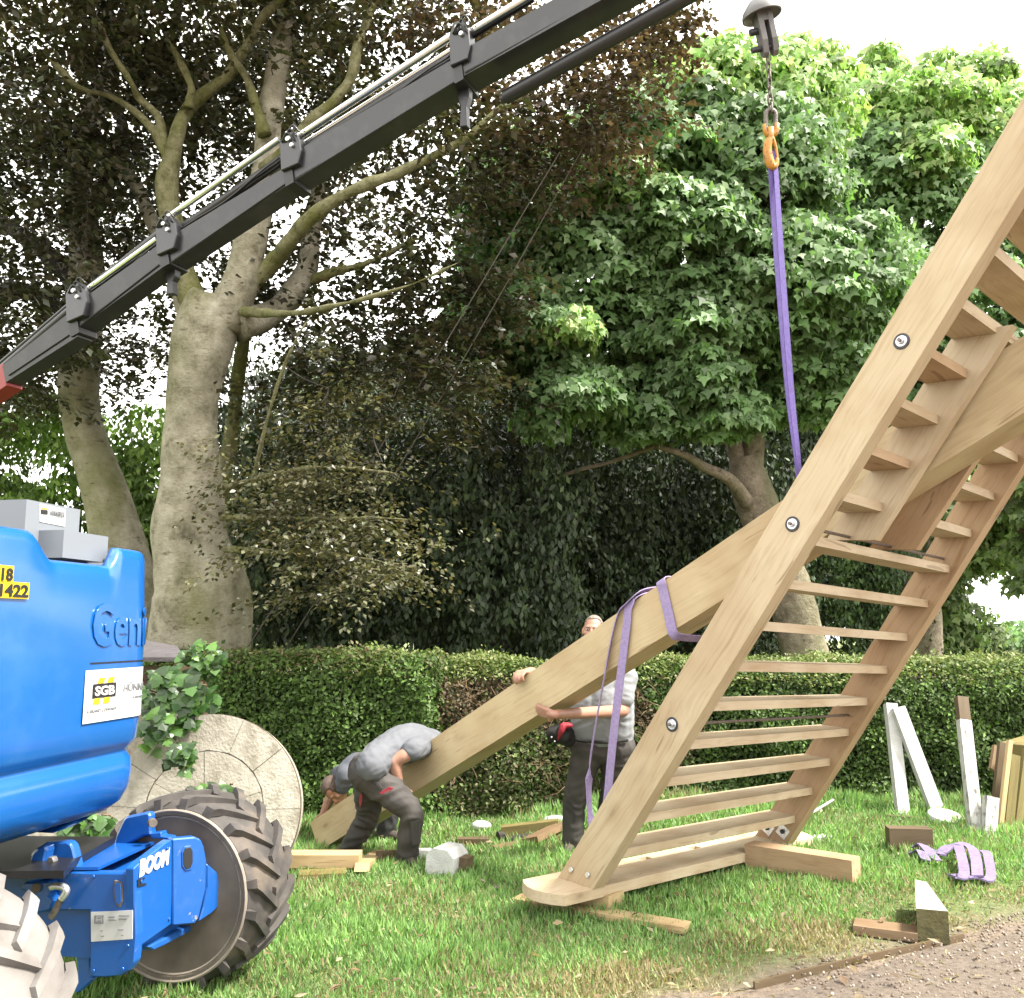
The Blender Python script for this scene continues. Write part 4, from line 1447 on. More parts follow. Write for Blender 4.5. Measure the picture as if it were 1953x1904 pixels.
for v, n in ((3.417, 0.121), (2.392, 0.115), (1.104, 0.111), (4.6, 0.118)):
    c = lv(0, v, n)
    wsh = disc('washer', c + LU * 0.001, -LU, 0.040, 0.006, M['black_steel'], ladder, hole=0.024)
    disc('washer', c + LU * 0.001, -LU, 0.028, 0.009, M['steel'], ladder)
    disc('nut', c - LU * 0.008, -LU, 0.017, 0.014, M['steel'], ladder, seg=6)
    bm = bmesh.new()
    add_tube(bm, [lv(-0.035, v, n), lv(W0 + BX * v + 0.02, v, n)], 0.009, 8)
    link('tie_rod', mesh_of(bm, 'tie_rod', smooth=True), M['rod'], ladder)
for v, n in ((-0.034, 0.182), (0.037, 0.074)):
    c = lv(0, v, n)
    disc('bolt_head', c + LU * 0.001, -LU, 0.017, 0.012, M['steel'], ladder, seg=6)
    c2 = lv(W0 + BX * v, v + 0.012, n)
    bm = bmesh.new()
    Mp = Matrix((LU, LV, LN)).transposed().to_4x4()
    Mp.translation = c2 - LU * 0.003
    add_box(bm, (0, 0, 0), 0.006, 0.085, 0.085)
    link('plate_washer', mesh_of(bm, 'plate_washer', bevel=0.002), M['steel'], ladder, Mp)
    disc('bolt_head', c2 - LU * 0.006, -LU, 0.018, 0.014, M['black_steel'], ladder, seg=6)

# ------------------------------------------------------------------ tail pole
# near face plane: turned a little against the ladder so that its far end rests by the hedge
pa = math.radians(8.0)
q2 = Vector((LW.x, LW.y, 0)).normalized()
q2 = Vector((q2.x * math.cos(pa) - q2.y * math.sin(pa), q2.x * math.sin(pa) + q2.y * math.cos(pa), 0))
PNn = Vector((-q2.y, q2.x, 0))
if PNn.y > 0:
    PNn = -PNn
PP0 = lp(0.705, 0.9, 0)
K = 1 / 1.47465


def pole_pt(sx, sy):
    return onplane(sx * K, sy * K, PP0, PNn)


t0, t1 = pole_pt(872, 2314), pole_pt(2192.6, 1413)
b0, b1 = pole_pt(897, 2394), pole_pt(1980, 1720)
te = t0 + (t1 - t0) * 1.62
be = b0 + (b1 - b0) * ((te - t0).length / (b1 - b0).length)
wd0, wd1 = 0.26, 0.40
pole = thing('tail_pole', 'long square yellow oak tail pole slanting up from the hedge through the ladder', 'timber beam', (t0 + b0) / 2)
piece('beam', [b0, t0, t0 - PNn * wd0, b0 - PNn * wd0, be, te, te - PNn * wd1, be - PNn * wd1], M['pole_oak'], pole, bevel=0.008)
PT = lambda s: t0 + (te - t0) * s
PBm = lambda s: b0 + (be - b0) * s
PW = lambda s: wd0 + (wd1 - wd0) * s
print('pole', [tuple(round(a, 2) for a in v) for v in (t0, b0, t1, te)])

# ------------------------------------------------------------------ slings
M['sling'] = mat_noise('purple_webbing', (0.36, 0.27, 0.52), (0.48, 0.38, 0.64), 60, 0.75, 0.3)
M['sling_faded'] = mat_noise('faded_webbing', (0.22, 0.165, 0.34), (0.32, 0.25, 0.44), 40, 0.8, 0.3)
M['sling_deep'] = mat_noise('deep_purple_webbing', (0.15, 0.10, 0.40), (0.21, 0.15, 0.50), 60, 0.7, 0.3)


def sling(name, label, strips, mat, grp=None):
    """strips: list of (points, side vectors, width)"""
    bm = bmesh.new()
    for p, s, w in strips:
        k = spline([tuple(a) for a in p], 5)
        ss = spline([tuple(a) for a in s], 5)
        wl = w if not hasattr(w, '__len__') else [x[0] for x in spline([(a,) for a in w], 5)]
        ribbon_bm(bm, k, ss, wl)
    o = link(name, mesh_of(bm, name, smooth=True), mat)
    o['part_of'] = ''
    del o['part_of']
    return tag(o, label, 'sling', grp)


def on_face(sx, sy, off=0.008):
    return pole_pt(sx, sy) + PNn * off


pdirn = (te - t0).normalized()
up_p = (PT(.5) - PBm(.5)).normalized()
# wrapped band round the pole by the ladder
sA = [on_face(1868, 1640) - PNn * 0.30 + up_p * 0.02, on_face(1862, 1634) + up_p * 0.012 - PNn * 0.02, on_face(1868, 1665), on_face(1884, 1735), on_face(1897, 1784, 0.01), pole_pt(1912, 1789) - PNn * 0.05 - up_p * 0.012,
      pole_pt(1950, 1790) - PNn * 0.20 - up_p * 0.02, pole_pt(1985, 1790) - PNn * 0.36 - up_p * 0.012]
sling('sling', 'lilac webbing sling wrapped tightly round the tail pole next to the ladder beam', [(sA, [pdirn] * 8, 0.066)], M['sling'])
# loop hanging off the pole
dn = Vector((0, 0, -1))
s1 = [on_face(1822, 1672) - PNn * 0.22 + up_p * 0.02, on_face(1800, 1684) + up_p * 0.02 - PNn * 0.03, on_face(1772, 1705, 0.012), on_face(1766, 1760, 0.014), on_face(1750, 1900, 0.02), on_face(1738, 2020, 0.03), on_face(1725, 2140, 0.03), on_face(1716, 2240, 0.03), on_face(1708, 2310, 0.03), on_face(1694, 2345, 0.03), on_face(1674, 2330, 0.03),
      on_face(1667, 2290, 0.03), on_face(1663, 2220, 0.03), on_face(1668, 2140, 0.035), on_face(1683, 2040, 0.035), on_face(1704, 1920, 0.03), on_face(1724, 1800, 0.02), on_face(1742, 1728, 0.014), on_face(1764, 1700, 0.012), on_face(1798, 1676) + up_p * 0.028 - PNn * 0.03, on_face(1820, 1662) - PNn * 0.22 + up_p * 0.03]
sd_ = [pdirn] * 8 + [LU] * 5 + [PNn + pdirn * 0.6] * 6 + [pdirn] * 2
sling('sling', 'loose lilac webbing loop hanging from the tail pole in front of the standing man', [(s1, sd_, [0.058] * 8 + [0.05] * 5 + [0.05] * 6 + [0.058] * 2)], M['sling'])

# ------------------------------------------------------------------ crane hook, chain and lifting sling
HD = 4.95          # depth of the lifting line


def hv(x, y, d=0.0):
    return vat(x, y, HD + d)


hk_lo = hv(1474, 318)
pole_pick = lv(-0.02, 2.66, 0.25)
pk = vat(1525, 905, 4.92)
strips = []
for dx, dy_, ww in ((-4.0, 0.03, 0.042), (4.2, -0.01, 0.034)):
    a = hv(1474 + dx, 308)
    strips.append(([hv(1471, 290), a, hv(1487 + dx * 0.9, 500, dy_), hv(1506 + dx * 0.6, 740, dy_), hv(1523 + dx * 0.3, 895, dy_), hv(1526, 985, 0.12)], [(1, 0.3, 0)] * 6, [0.03, ww * .8, ww, ww, ww * .75, ww * .7]))
sling('sling', 'deep purple doubled lifting sling running from the orange hook down to the ladder', strips, M['sling_deep'])

M['hook_grey'] = mat_paint('worn_grey_casting', (0.17, 0.165, 0.165), rough=0.5, dirt=0.5, dirtc=(0.32, 0.30, 0.27), coat=0)
M['chain'] = mat_noise('dull_chain', (0.07, 0.06, 0.05), (0.17, 0.15, 0.125), 40, 0.5, 0.3, metal=0.5)
M['hook_orange'] = mat_paint('chipped_orange', (0.62, 0.27, 0.03), wear=(0.1, 0.07, 0.05), amount=0.17, rough=0.5, dirt=0.35, scale=24, coat=0)
hs = HD / FV
# swivel head
head = thing('crane_swivel', 'grey domed crane swivel head hanging from above against the white sky', 'crane head', hv(1452, 45))
ax = (hv(1470, 105) - hv(1448, 8)).normalized()          # leaning axis, pointing down
Mh = frame_to(hv(1449, 12), hv(1449, 12) + ax, (0, -1, 0))
bm = bmesh.new()
add_lathe(bm, [(a * hs, r * hs) for a, r in ((-16, 3), (-15, 10), (-9, 20), (0, 28), (7, 34), (14, 37), (20, 37.5), (21, 35), (17, 30), (14, 12), (16, 3))], Mh, 36)
link('cap', mesh_of(bm, 'cap', smooth=True), M['hook_grey'], head)
bm = bmesh.new()
add_tube(bm, [Mh @ Vector((-60 * hs, 0, 0)), Mh @ Vector((-10 * hs, 0, 0))], 9 * hs, 12)
link('spindle', mesh_of(bm, 'spindle', smooth=True), M['black_steel'], head)
for sgn in (-1, 1):
    bm = bmesh.new()
    # cheek of the fork: parallel plates with a slot, tapered tip
    y0 = sgn * 9.5 * hs
    pl = [(12, -16), (12, 16), (70, 15), (92, 8), (98, -2), (90, -12), (70, -15)]
    pts = [Mh @ Vector((a * hs, y0 + sgn * 5 * hs, b * hs)) for a, b in pl]
    add_prism(bm, pts, (Mh.to_3x3() @ Vector((0, -sgn * 10 * hs, 0))))
    link('fork_cheek', mesh_of(bm, 'fork_cheek', bevel=0.004), M['hook_grey'], head)
bm = bmesh.new()
add_box(bm, (22 * hs, 0, 0), 24 * hs, 26 * hs, 30 * hs, Mh)
link('fork_block', mesh_of(bm, 'fork_block', bevel=0.005), M['hook_grey'], head)
for a, l0, l1, r in ((46, 14, 30, 6.5), (80, -22, 34, 5.5)):
    bm = bmesh.new()
    add_tube(bm, [Mh @ Vector((a * hs, -l0 * hs if l0 < 0 else l0 * hs, 0)) if False else Mh @ Vector((a * hs, -l1 * hs, 0)), Mh @ Vector((a * hs, (18 if l0 < 0 else -l0) * hs, 0))], r * hs, 12)
    link('pin', mesh_of(bm, 'pin', smooth=True), M['black_steel'], head)


def chain_link(c, d, side, ln, wd_, r):
    """one oval link centred c, long axis d, lying in the plane d/side"""
    c, d = Vector(c), Vector(d).normalized()
    s = (Vector(side) - d * Vector(side).dot(d)).normalized()
    pts = []
    h, w = ln / 2 - wd_ / 2, wd_ / 2 - r
    for k in range(20):
        a = 2 * math.pi * k / 20
        pts.append(c + d * (h * (1 if math.sin(a) > 0 else -1) + w * math.sin(a)) + s * w * math.cos(a))
    bm = bmesh.new()
    pts = pts + pts[:2]
    add_tube(bm, pts, r, 7, cap=False)
    return mesh_of(bm, 'chain_link', smooth='all')


ch = thing('chain', 'short rusty grey chain between the crane swivel head and the orange hook', 'chain', hv(1466, 160))
cp = [hv(1464, 104), hv(1466, 130), hv(1468, 160), hv(1469, 190), hv(1470, 214)]
cs_ = spline([tuple(p) for p in cp], 12)
L_ = [0]
for a, b_ in zip(cs_, cs_[1:]):
    L_.append(L_[-1] + np.linalg.norm(b_ - a))
nl = 7
for i in range(nl):
    s = L_[-1] * (i + 0.5) / nl
    j = min(range(len(L_)), key=lambda k: abs(L_[k] - s))
    big = i >= nl - 2
    pit = L_[-1] / nl
    side = (1, 0.4, 0) if i % 2 else (-0.4, 1, 0)
    link('chain_link', chain_link(cs_[j], cp[-1] - cp[0], side, pit * 1.5, (13.5 if big else 10.5) * hs, (2.1 if big else 1.8) * hs), M['chain'], ch)

hook = thing('crane_hook', 'orange safety hook with dark oval eye holding the purple sling', 'hook', hv(1471, 260))
link('eye', chain_link(hv(1470, 232), hv(1470, 260) - hv(1470, 205), (1, 0.1, 0), 54 * hs, 29 * hs, 4.6 * hs), M['chain'], hook)
bm = bmesh.new()
add_tube(bm, [hv(1459.5, 238), hv(1459.5, 250), hv(1463, 257), hv(1470, 259), hv(1478, 255), hv(1481, 248), hv(1481, 236)], [5.4 * hs] * 7, 8)
add_tube(bm, [hv(1469, 244), hv(1470, 262), hv(1471, 270)], [8 * hs, 7 * hs, 6 * hs], 10)
link('swivel', mesh_of(bm, 'swivel', smooth='all'), M['hook_orange'], hook)
bm = bmesh.new()
sp = spline([(*hv(1472, 262), 6.5 * hs), (*hv(1466, 271), 8 * hs), (*hv(1463.5, 284), 8.5 * hs), (*hv(1465, 298), 9 * hs), (*hv(1469, 311), 9 * hs), (*hv(1474, 318), 8 * hs), (*hv(1480, 313), 5.5 * hs), (*hv(1482, 303), 4 * hs)], 5)
add_tube(bm, [s[:3] for s in sp], [s[3] for s in sp], 10)
link('hook_body', mesh_of(bm, 'hook_body', smooth='all'), M['hook_orange'], hook)
bm = bmesh.new()
sp = spline([(*hv(1473, 265), 5 * hs), (*hv(1478, 277), 3.6 * hs), (*hv(1481, 292), 3 * hs), (*hv(1482, 305), 3 * hs)], 5)
add_tube(bm, [s[:3] for s in sp], [s[3] for s in sp], 8)
link('latch', mesh_of(bm, 'latch', smooth='all'), M['hook_orange'], hook)

# ------------------------------------------------------------------ crane boom
M['boom'] = mat_paint('boom_grey_black', (0.030, 0.031, 0.036), rough=0.36, dirt=0.5, dirtc=(0.11, 0.105, 0.10), scale=6, coat=0.15)
M['boom_dark'] = mat_paint('boom_black', (0.016, 0.016, 0.018), rough=0.4, dirt=0.3, dirtc=(0.06, 0.055, 0.05), coat=0.1)
M['chrome'] = mat_noise('chrome_rod', (0.72, 0.74, 0.70), (0.80, 0.82, 0.80), 30, 0.1, 0, metal=1.0)
M['boom_red'] = mat_paint('crane_red', (0.36, 0.035, 0.03), rough=0.35, dirt=0.2)


def bd(x):
    return 7.6 - 2.3 * max(min(x, 1500), -300) / 1455


def bv(x, y, back=0.0):
    p = vat(x, y, bd(x))
    return p + Vector((0.12, back, 0)) if back else p


boom = thing('crane_boom', 'black telescopic crane boom slanting across the top left with chrome rods', 'crane boom', bv(545, 350))
BH = Vector((bv(1250, -100) - bv(0, 690)).x, ) if False else (bv(1200, -70) - bv(0, 720))
bback = Vector((-BH.y, BH.x, 0)).normalized()
if bback.y < 0:
    bback = -bback


def section(x0, x1, ytop0, ytop1, yb0, yb1, wdt, mat='boom', name='section'):
    a, b_ = bv(x0, ytop0), bv(x1, ytop1)
    c, d = bv(x0 + 8, yb0), bv(x1 + 8, yb1)
    cs = [c, a, a + bback * wdt, c + bback * wdt, d, b_, b_ + bback * wdt, d + bback * wdt]
    return piece(name, cs, M[mat], boom, bevel=0.022)


section(2, 140, 700, 590, 730, 642, 0.145)
section(134, 312, 587, 460, 632, 503, 0.16)
section(302, 552, 465, 314, 510, 345, 0.175)
section(540, 872, 303, 108, 349, 150, 0.19)
section(860, 1420, 108, -205, 154, -155, 0.205)
section(-420, 4, 985, 695, 1025, 735, 0.15, 'boom_red', 'red_section')


def collar(x0, x1, yt0, yt1, yb0, yb1, wdt):
    a, b_ = bv(x0, yt0), bv(x1, yt1)
    c, d = bv(x0 + 8, yb0), bv(x1 + 8, yb1)
    f = -bback * 0.016
    cs = [c + f, a + f, a + bback * wdt, c + bback * wdt, d + f, b_ + f, b_ + bback * wdt, d + bback * wdt]
    return piece('collar', cs, M['boom_dark'], boom, bevel=0.006)


for x, yt, yb, w_ in ((132, 589, 644, .165), (304, 461, 513, .18), (541, 300, 358, .195), (864, 100, 162, .215)):
    collar(x - 2, x + 14, yt, yt - 9, yb, yb - 9, w_)
    # upright bracket that carries the cylinders
    hgt = 46 if x < 800 else 58
    pix = [(x - 6, yt + 26), (x - 8, yt - hgt * 0.6), (x + 2, yt - hgt), (x + 20, yt - hgt - 4), (x + 30, yt - hgt * 0.75), (x + 33, yt - 14), (x + 26, yt + 12)]
    p0 = bv(x, yt) - bback * 0.028
    br = plate('bracket', pix, p0, -bback, 0.09, M['boom'], boom, bevel=0.006)
    for dx, dy_, r in ((10, -hgt + 12, 0.020), (17, -hgt + 24, 0.016)):
        c = onplane(x + dx, yt + dy_, p0, -bback)
        disc('bracket_pin', c, -bback, r, 0.02, M['steel'], br, 14)
    # hanging guide under the collar
    if x in (304, 864):
        s_ = 1 if x > 500 else 0.6
        pix = [(x + 10, yb + 2), (x + 30, yb - 2), (x + 30, yb + 22 * s_), (x + 24, yb + 40 * s_), (x + 26, yb + 78 * s_), (x + 12, yb + 80 * s_), (x + 14, yb + 40 * s_), (x + 8, yb + 24 * s_)]
        plate('hanger', pix, bv(x, yb) + bback * 0.08, -bback, 0.06, M['boom_dark'], boom, bevel=0.005)


def rodp(x0, y0, x1, y1, r, mat, back=0.1, name='cylinder'):
    bm = bmesh.new()
    add_tube(bm, [bv(x0, y0) + bback * back, bv(x1, y1) + bback * back], r, 16)
    return link(name, mesh_of(bm, name, smooth=True), M[mat], boom)


rodp(-60, 740, 128, 578, 0.036, 'boom_dark', 0.08)
rodp(-50, 712, 120, 566, 0.016, 'boom', 0.10, 'hydraulic_pipe')
rodp(136, 566, 292, 452, 0.022, 'chrome', 0.04, 'piston_rod')
rodp(128, 560, 298, 424, 0.040, 'boom_dark', 0.12)
rodp(312, 410, 524, 260, 0.024, 'chrome', 0.05, 'piston_rod')
rodp(322, 432, 535, 284, 0.038, 'boom_dark', 0.10)
rodp(556, 258, 862, 56, 0.026, 'chrome', 0.05, 'piston_rod')
rodp(556, 262, 862, 66, 0.020, 'chrome', 0.12, 'piston_rod')
rodp(548, 284, 858, 92, 0.040, 'boom_dark', 0.10)
rodp(884, 62, 1010, -16, 0.030, 'boom_dark', 0.06)
rodp(900, 50, 1230, -150, 0.026, 'chrome', 0.04, 'piston_rod')
rodp(890, 78, 1230, -115, 0.034, 'boom_dark', 0.12)
rodp(944, 162, 1420, -105, 0.048, 'boom_dark', 0.16)
disc('end_plug', bv(944, 162) + bback * 0.16, bv(944, 162) - bv(1420, -105), 0.03, 0.03, M['boom'], boom, 14)
for x, yt in ((140, 545), (308, 420), (546, 258), (872, 52)):
    bm = bmesh.new()
    for k in range(3):
        a = bv(x - 6 + 4 * k, yt + 16) - bback * 0.02
        b_ = bv(x + 20 + 5 * k, yt + 14 - 8 * k) - bback * 0.03
        mid = (a + b_) / 2 + Vector((0, -0.03, 0.05 + 0.012 * k))
        add_tube(bm, spline([tuple(a), tuple(mid), tuple(b_)], 5), 0.007, 6)
    link('hose', mesh_of(bm, 'hose', smooth='all'), M['boom_dark'], boom)

# weld lips along the lower edge, painted-over bolt heads and a hose bundle between the brackets
for x0, x1, y0, y1 in ((14, 128, 716, 640), (150, 300, 622, 506), (318, 540, 505, 352), (560, 862, 344, 158), (884, 1300, 140, -92)):
    bm = bmesh.new()
    f = -bback * 0.006
    add_tube(bm, [bv(x0 + 4, y0) + f, bv(x1 + 4, y1) + f], 0.007, 8)
    link('weld_lip', mesh_of(bm, 'weld_lip', smooth=True), M['boom_dark'], boom)
for x0, x1, y0, y1 in ((150, 296, 575, 463), (322, 528, 450, 300), (566, 856, 286, 104), (886, 1260, 92, -120)):
    for k in range(3):
        bm = bmesh.new()
        a, b_ = bv(x0, y0 - 2) + bback * (0.03 + 0.02 * k), bv(x1, y1 - 2) + bback * (0.03 + 0.02 * k)
        pts = []
        for i in range(9):
            t = i / 8
            pts.append(a + (b_ - a) * t + Vector((0, 0, 0.012 * math.sin(t * 9 + k) - 0.02 * math.sin(math.pi * t))))
        add_tube(bm, pts, 0.0075, 6)
        link('hose', mesh_of(bm, 'hose', smooth='all'), M['boom_dark'], boom)

# two guy ropes running down to the left from the trees
M['rope'] = mat_noise('grey_rope', (0.08, 0.07, 0.052), (0.15, 0.13, 0.10), 50, 0.9, 0.2)
for (x0, y0, d0, x1, y1, d1, lb) in ((1068, 290, 9.6, 462, 1250, 9.5, 'nearer thin grey guy rope slanting down across the beech foliage'), (1130, 250, 9.9, 540, 1245, 9.6, 'right-hand thin grey guy rope slanting down beside the dark evergreens')):
    a, b_ = vat(x0, y0, d0), vat(x1, y1, d1)
    mid = (a + b_) / 2 - Vector((0, 0, 0.12))
    bm = bmesh.new()
    add_tube(bm, spline([tuple(a), tuple(mid), tuple(b_)], 8), 0.006, 6)
    o = link('guy_rope', mesh_of(bm, 'guy_rope', smooth='all'), M['rope'])
    tag(o, lb, 'rope', 'guy ropes under the beech')

# ------------------------------------------------------------------ blue boom lift
Q = Vector((0.19, 0.982, 0)).normalized()
RR = Vector((Q.y, -Q.x, 0))
M['blue'] = mat_paint('blue_machine_paint', (0.008, 0.115, 0.47), wear=(0.23, 0.12, 0.07), amount=0.03, rough=0.35, dirt=0.18, dirtc=(0.16, 0.28, 0.5), scale=5)
M['blue_gloss'] = mat_paint('glossy_blue_cover', (0.009, 0.135, 0.50), wear=(0.45, 0.55, 0.7), amount=0.045, rough=0.24, dirt=0.22, dirtc=(0.15, 0.33, 0.62), scale=2.5, coat=0.5)
M['blue_worn'] = mat_paint('chipped_blue_paint', (0.008, 0.115, 0.47), wear=(0.36, 0.33, 0.30), amount=0.11, rough=0.4, dirt=0.2, dirtc=(0.2, 0.3, 0.45), scale=7, coat=0.2)
M['grey_box'] = mat_paint('light_grey_steel', (0.24, 0.265, 0.30), rough=0.45, dirt=0.15, dirtc=(0.3, 0.3, 0.3), coat=0.1)
M['rubber'] = mat_noise('dusty_rubber', (0.035, 0.03, 0.028), (0.085, 0.075, 0.068), 7, 0.8, 0.25, c2=(0.19, 0.15, 0.115), bdist=0.006)
M['rubber_pale'] = mat_noise('pale_tyre_rubber', (0.13, 0.115, 0.10), (0.25, 0.23, 0.215), 6, 0.85, 0.3, c2=(0.33, 0.315, 0.30), bdist=0.006)  # paler rubber than on the other wheel
M['rim'] = mat_noise('dirty_rim', (0.085, 0.068, 0.054), (0.17, 0.14, 0.11), 4, 0.75, 0.2, c2=(0.25, 0.21, 0.17), bdist=0.004)
M['rim_bead'] = mat_noise('pale_rim_bead', (0.30, 0.25, 0.20), (0.46, 0.40, 0.33), 6, 0.7, 0.2, bdist=0.003)
M['label_white'] = mat_noise('white_label', (0.74, 0.74, 0.74), (0.82, 0.82, 0.82), 6, 0.35, 0)
M['label_yellow'] = mat_noise('yellow_label', (0.80, 0.56, 0.01), (0.85, 0.62, 0.02), 6, 0.4, 0)
M['print_black'] = mat_noise('black_print', (0.012, 0.012, 0.014), (0.02, 0.02, 0.022), 6, 0.5, 0)
M['print_grey'] = mat_noise('grey_print', (0.22, 0.23, 0.25), (0.28, 0.29, 0.3), 6, 0.5, 0)
M['print_yellow'] = mat_noise('yellow_print', (0.82, 0.55, 0.01), (0.86, 0.6, 0.015), 6, 0.5, 0)

C1 = Vector((-1.564, 4.467, 0.439))       # middle of the right wheel's rim ring on the side towards the chassis


def av(a, b, z):
    """lift coordinates: a along the axle away from the camera, b outward to the right, z up (0 = ground)"""
    return Vector((C1.x, C1.y, 0)) + Q * a + RR * b + Vector((0, 0, z))


lift = thing('boom_lift', 'bright blue wheeled boom lift with white hire label, cut by left edge', 'boom lift', av(-0.75, 0, 0))


def wheel(c, axis, mat, R0=0.44, wd=0.38, rimr=0.372):
    """c: centre of the face turned to -axis"""
    Mx = frame_to(c, Vector(c) + Vector(axis))
    I = Matrix.Identity(4)
    bm = bmesh.new()
    k = rimr
    add_lathe(bm, [(0.004, k), (-0.006, k - 0.006), (-0.006, k - 0.018), (0.006, k - 0.026), (0.012, k - 0.030), (0.02, k - 0.034), (0.03, k - 0.045), (0.045, k - 0.05), (0.065, k - 0.062), (0.10, k - 0.075), (0.20, k - 0.15), (0.285, k - 0.205), (0.30, k - 0.22), (0.295, 0.0)], I, 56)
    rim = link('wheel', mesh_of(bm, 'wheel', smooth=True), M['rim'], lift, Mx)
    for r_, w_, x_ in ((k + 0.002, 0.007, -0.006), (k - 0.026, 0.006, 0.004), (k - 0.040, 0.005, 0.016)):
        bm = bmesh.new()
        add_lathe(bm, [(x_, r_ - w_), (x_ - 0.005, r_), (x_, r_ + w_), (x_ + 0.01, r_ + w_), (x_ + 0.01, r_ - w_)], I, 64, close=True)
        link('rim_bead', mesh_of(bm, 'rim_bead', smooth=True), M['rim_bead'], rim, Mx)
    bm = bmesh.new()
    add_lathe(bm, [(0.006, k - 0.002), (0.0, k + 0.012), (0.02, R0 - 0.045), (0.05, R0 - 0.028), (wd / 2, R0 - 0.022), (wd - 0.05, R0 - 0.028), (wd - 0.02, R0 - 0.045), (wd, k + 0.012), (wd - 0.006, k - 0.002)], I, 64)
    # chevron lugs, two interleaved rows
    nl = 19
    for row in (0, 1):
        for i in range(nl):
            a0 = 2 * math.pi * (i + 0.5 * row) / nl
            secs = []
            # from the shoulder to just past the middle, slanting
            for t, wid, rr in ((-0.06, 0.050, R0 - 0.055), (0.0, 0.054, R0 - 0.012), (0.10, 0.054, R0), (0.45, 0.05, R0 + 0.002), (1.0, 0.046, R0 - 0.002)):
                x = 0.008 + t * (wd * 0.54)
                ang = a0 + (0.34 * max(t, 0) ** 0.85 if True else 0)
                if row:
                    x = wd - x
                secs.append((x, ang, wid, rr))
            rings = []
            for x, ang, wid, rr in secs:
                rg = []
                for dw, dr in ((-1, -0.034), (1, -0.034), (0.78, 0.0), (-0.78, 0.0)):
                    a = ang + dw * wid / 2 / R0
                    r_ = rr + dr
                    rg.append(bm.verts.new((x, r_ * math.cos(a), r_ * math.sin(a))))
                rings.append(rg)
            for p, q in zip(rings, rings[1:]):
                for j in range(4):
                    bm.faces.new((p[j], p[(j + 1) % 4], q[(j + 1) % 4], q[j]))
            bm.faces.new(rings[0])
            bm.faces.new(rings[-1][::-1])
    me = mesh_of(bm, 'tyre', smooth=True)
    link('tyre', me, mat, rim, Mx)
    return rim


ax1 = Vector((0.22, 0.975, 0)).normalized()
wheel(C1, ax1, M['rubber'])
w2 = wheel(av(-1.66, 0.03, 0.44) , Vector((0.16, 0.987, 0)).normalized(), M['rubber_pale'])
w2['label'] = 'pale wheel in the bottom left corner'

# chassis end: box of plates
PF = av(-0.487, 0, 0)       # plane of the front plate (faces the camera)
PB_ = av(0, 0.12, 0)        # plane of the BOOM panel (faces right)
Zv = lambda pts: [(x * 0.19875, 1525.8 + y * 0.19875) for x, y in pts]
Z2v = lambda pts: [(x * 0.3125, 1356 + y * 0.3125) for x, y in pts]
fp = plate('front_plate', Zv([(330, 700), (560, 690), (900, 700), (1200, 700), (1270, 740), (1300, 900), (1312, 1300), (1290, 1560), (1240, 1640), (1150, 1690), (1000, 1705), (860, 1700), (860, 1062), (560, 1062), (330, 1090), (-300, 1100), (-300, 690)]), PF, -Q, 0.05, M['blue_worn'], lift, bevel=0.006)
# upright slot in the front plate: a rimmed pocket with a pale block inside
slot = Zv([(1095, 770), (1165, 790), (1178, 860), (1175, 980), (1150, 1035), (1110, 1010), (1092, 940), (1080, 850)])
plate('slot_rim', slot, PF - Q * 0.006, -Q, 0.01, M['rim'], fp, bevel=0.002)
plate('slot_shade', Zv([(1103, 800), (1150, 800), (1162, 870), (1160, 970), (1140, 1010), (1112, 985), (1102, 930), (1094, 850)]), PF - Q * 0.010, -Q, 0.006, M['blue'], fp, bevel=0.001)
lab = plate('data_label', Zv([(872, 1078), (1272, 1060), (1268, 1335), (874, 1362)]), PF - Q * 0.003, -Q, 0.004, M['label_white'], fp, bevel=0)
# faint drawing on the data label
bm = bmesh.new()
for (x0, y0, x1, y1) in ((905, 1110, 915, 1180), (905, 1110, 990, 1118), (982, 1112, 990, 1185), (905, 1178, 990, 1188), (930, 1130, 966, 1138), (930, 1160, 966, 1168), (1040, 1120, 1100, 1130), (1040, 1150, 1110, 1158), (1140, 1110, 1240, 1118), (1140, 1140, 1215, 1148), (960, 1255, 985, 1262), (1130, 1245, 1180, 1252), (965, 1305, 995, 1312), (1160, 1295, 1180, 1302)):
    add_prism(bm, [onplane(x, y, PF - Q * 0.0075, -Q) for x, y in Zv([(x0, y0), (x1, y0), (x1, y1), (x0, y1)])], Q * 0.003)
link('fine_print', mesh_of(bm, 'fine_print'), M['print_grey'], lab)
# side panel with BOOM
sp_ = plate('side_panel', Z2v([(818, 962), (850, 930), (1000, 815), (1045, 785), (1050, 800), (1050, 1300), (840, 1448), (822, 1440)]), PB_, RR, 0.04, M['blue'], lift, bevel=0.004)
# knuckle plate bending back into the rim
PK = onplane(*Z2v([(1050, 1000)])[0], PB_, RR)
NK = (RR * 0.80 - Q * 0.60).normalized()
kp = plate('knuckle_plate', Z2v([(1050, 782), (1190, 770), (1225, 785), (1245, 830), (1262, 920), (1258, 1090), (1215, 1265), (1190, 1300), (1052, 1312)]), PK + NK * 0.004, NK, 0.05, M['blue_worn'], lift, bevel=0.006)
plate('slot_rim', Z2v([(1125, 828), (1165, 822), (1183, 850), (1184, 930), (1172, 968), (1135, 978), (1112, 950), (1110, 860)]), PK + NK * 0.010, NK, 0.008, M['blue'], kp, bevel=0.002)
plate('slot_shade', Z2v([(1132, 838), (1162, 832), (1176, 856), (1177, 925), (1166, 957), (1138, 966), (1122, 942), (1120, 866)]), PK + NK * 0.013, NK, 0.006, M['print_black'], kp, bevel=0.001)
PK2 = onplane(*Z2v([(1262, 1050)])[0], PK, NK)
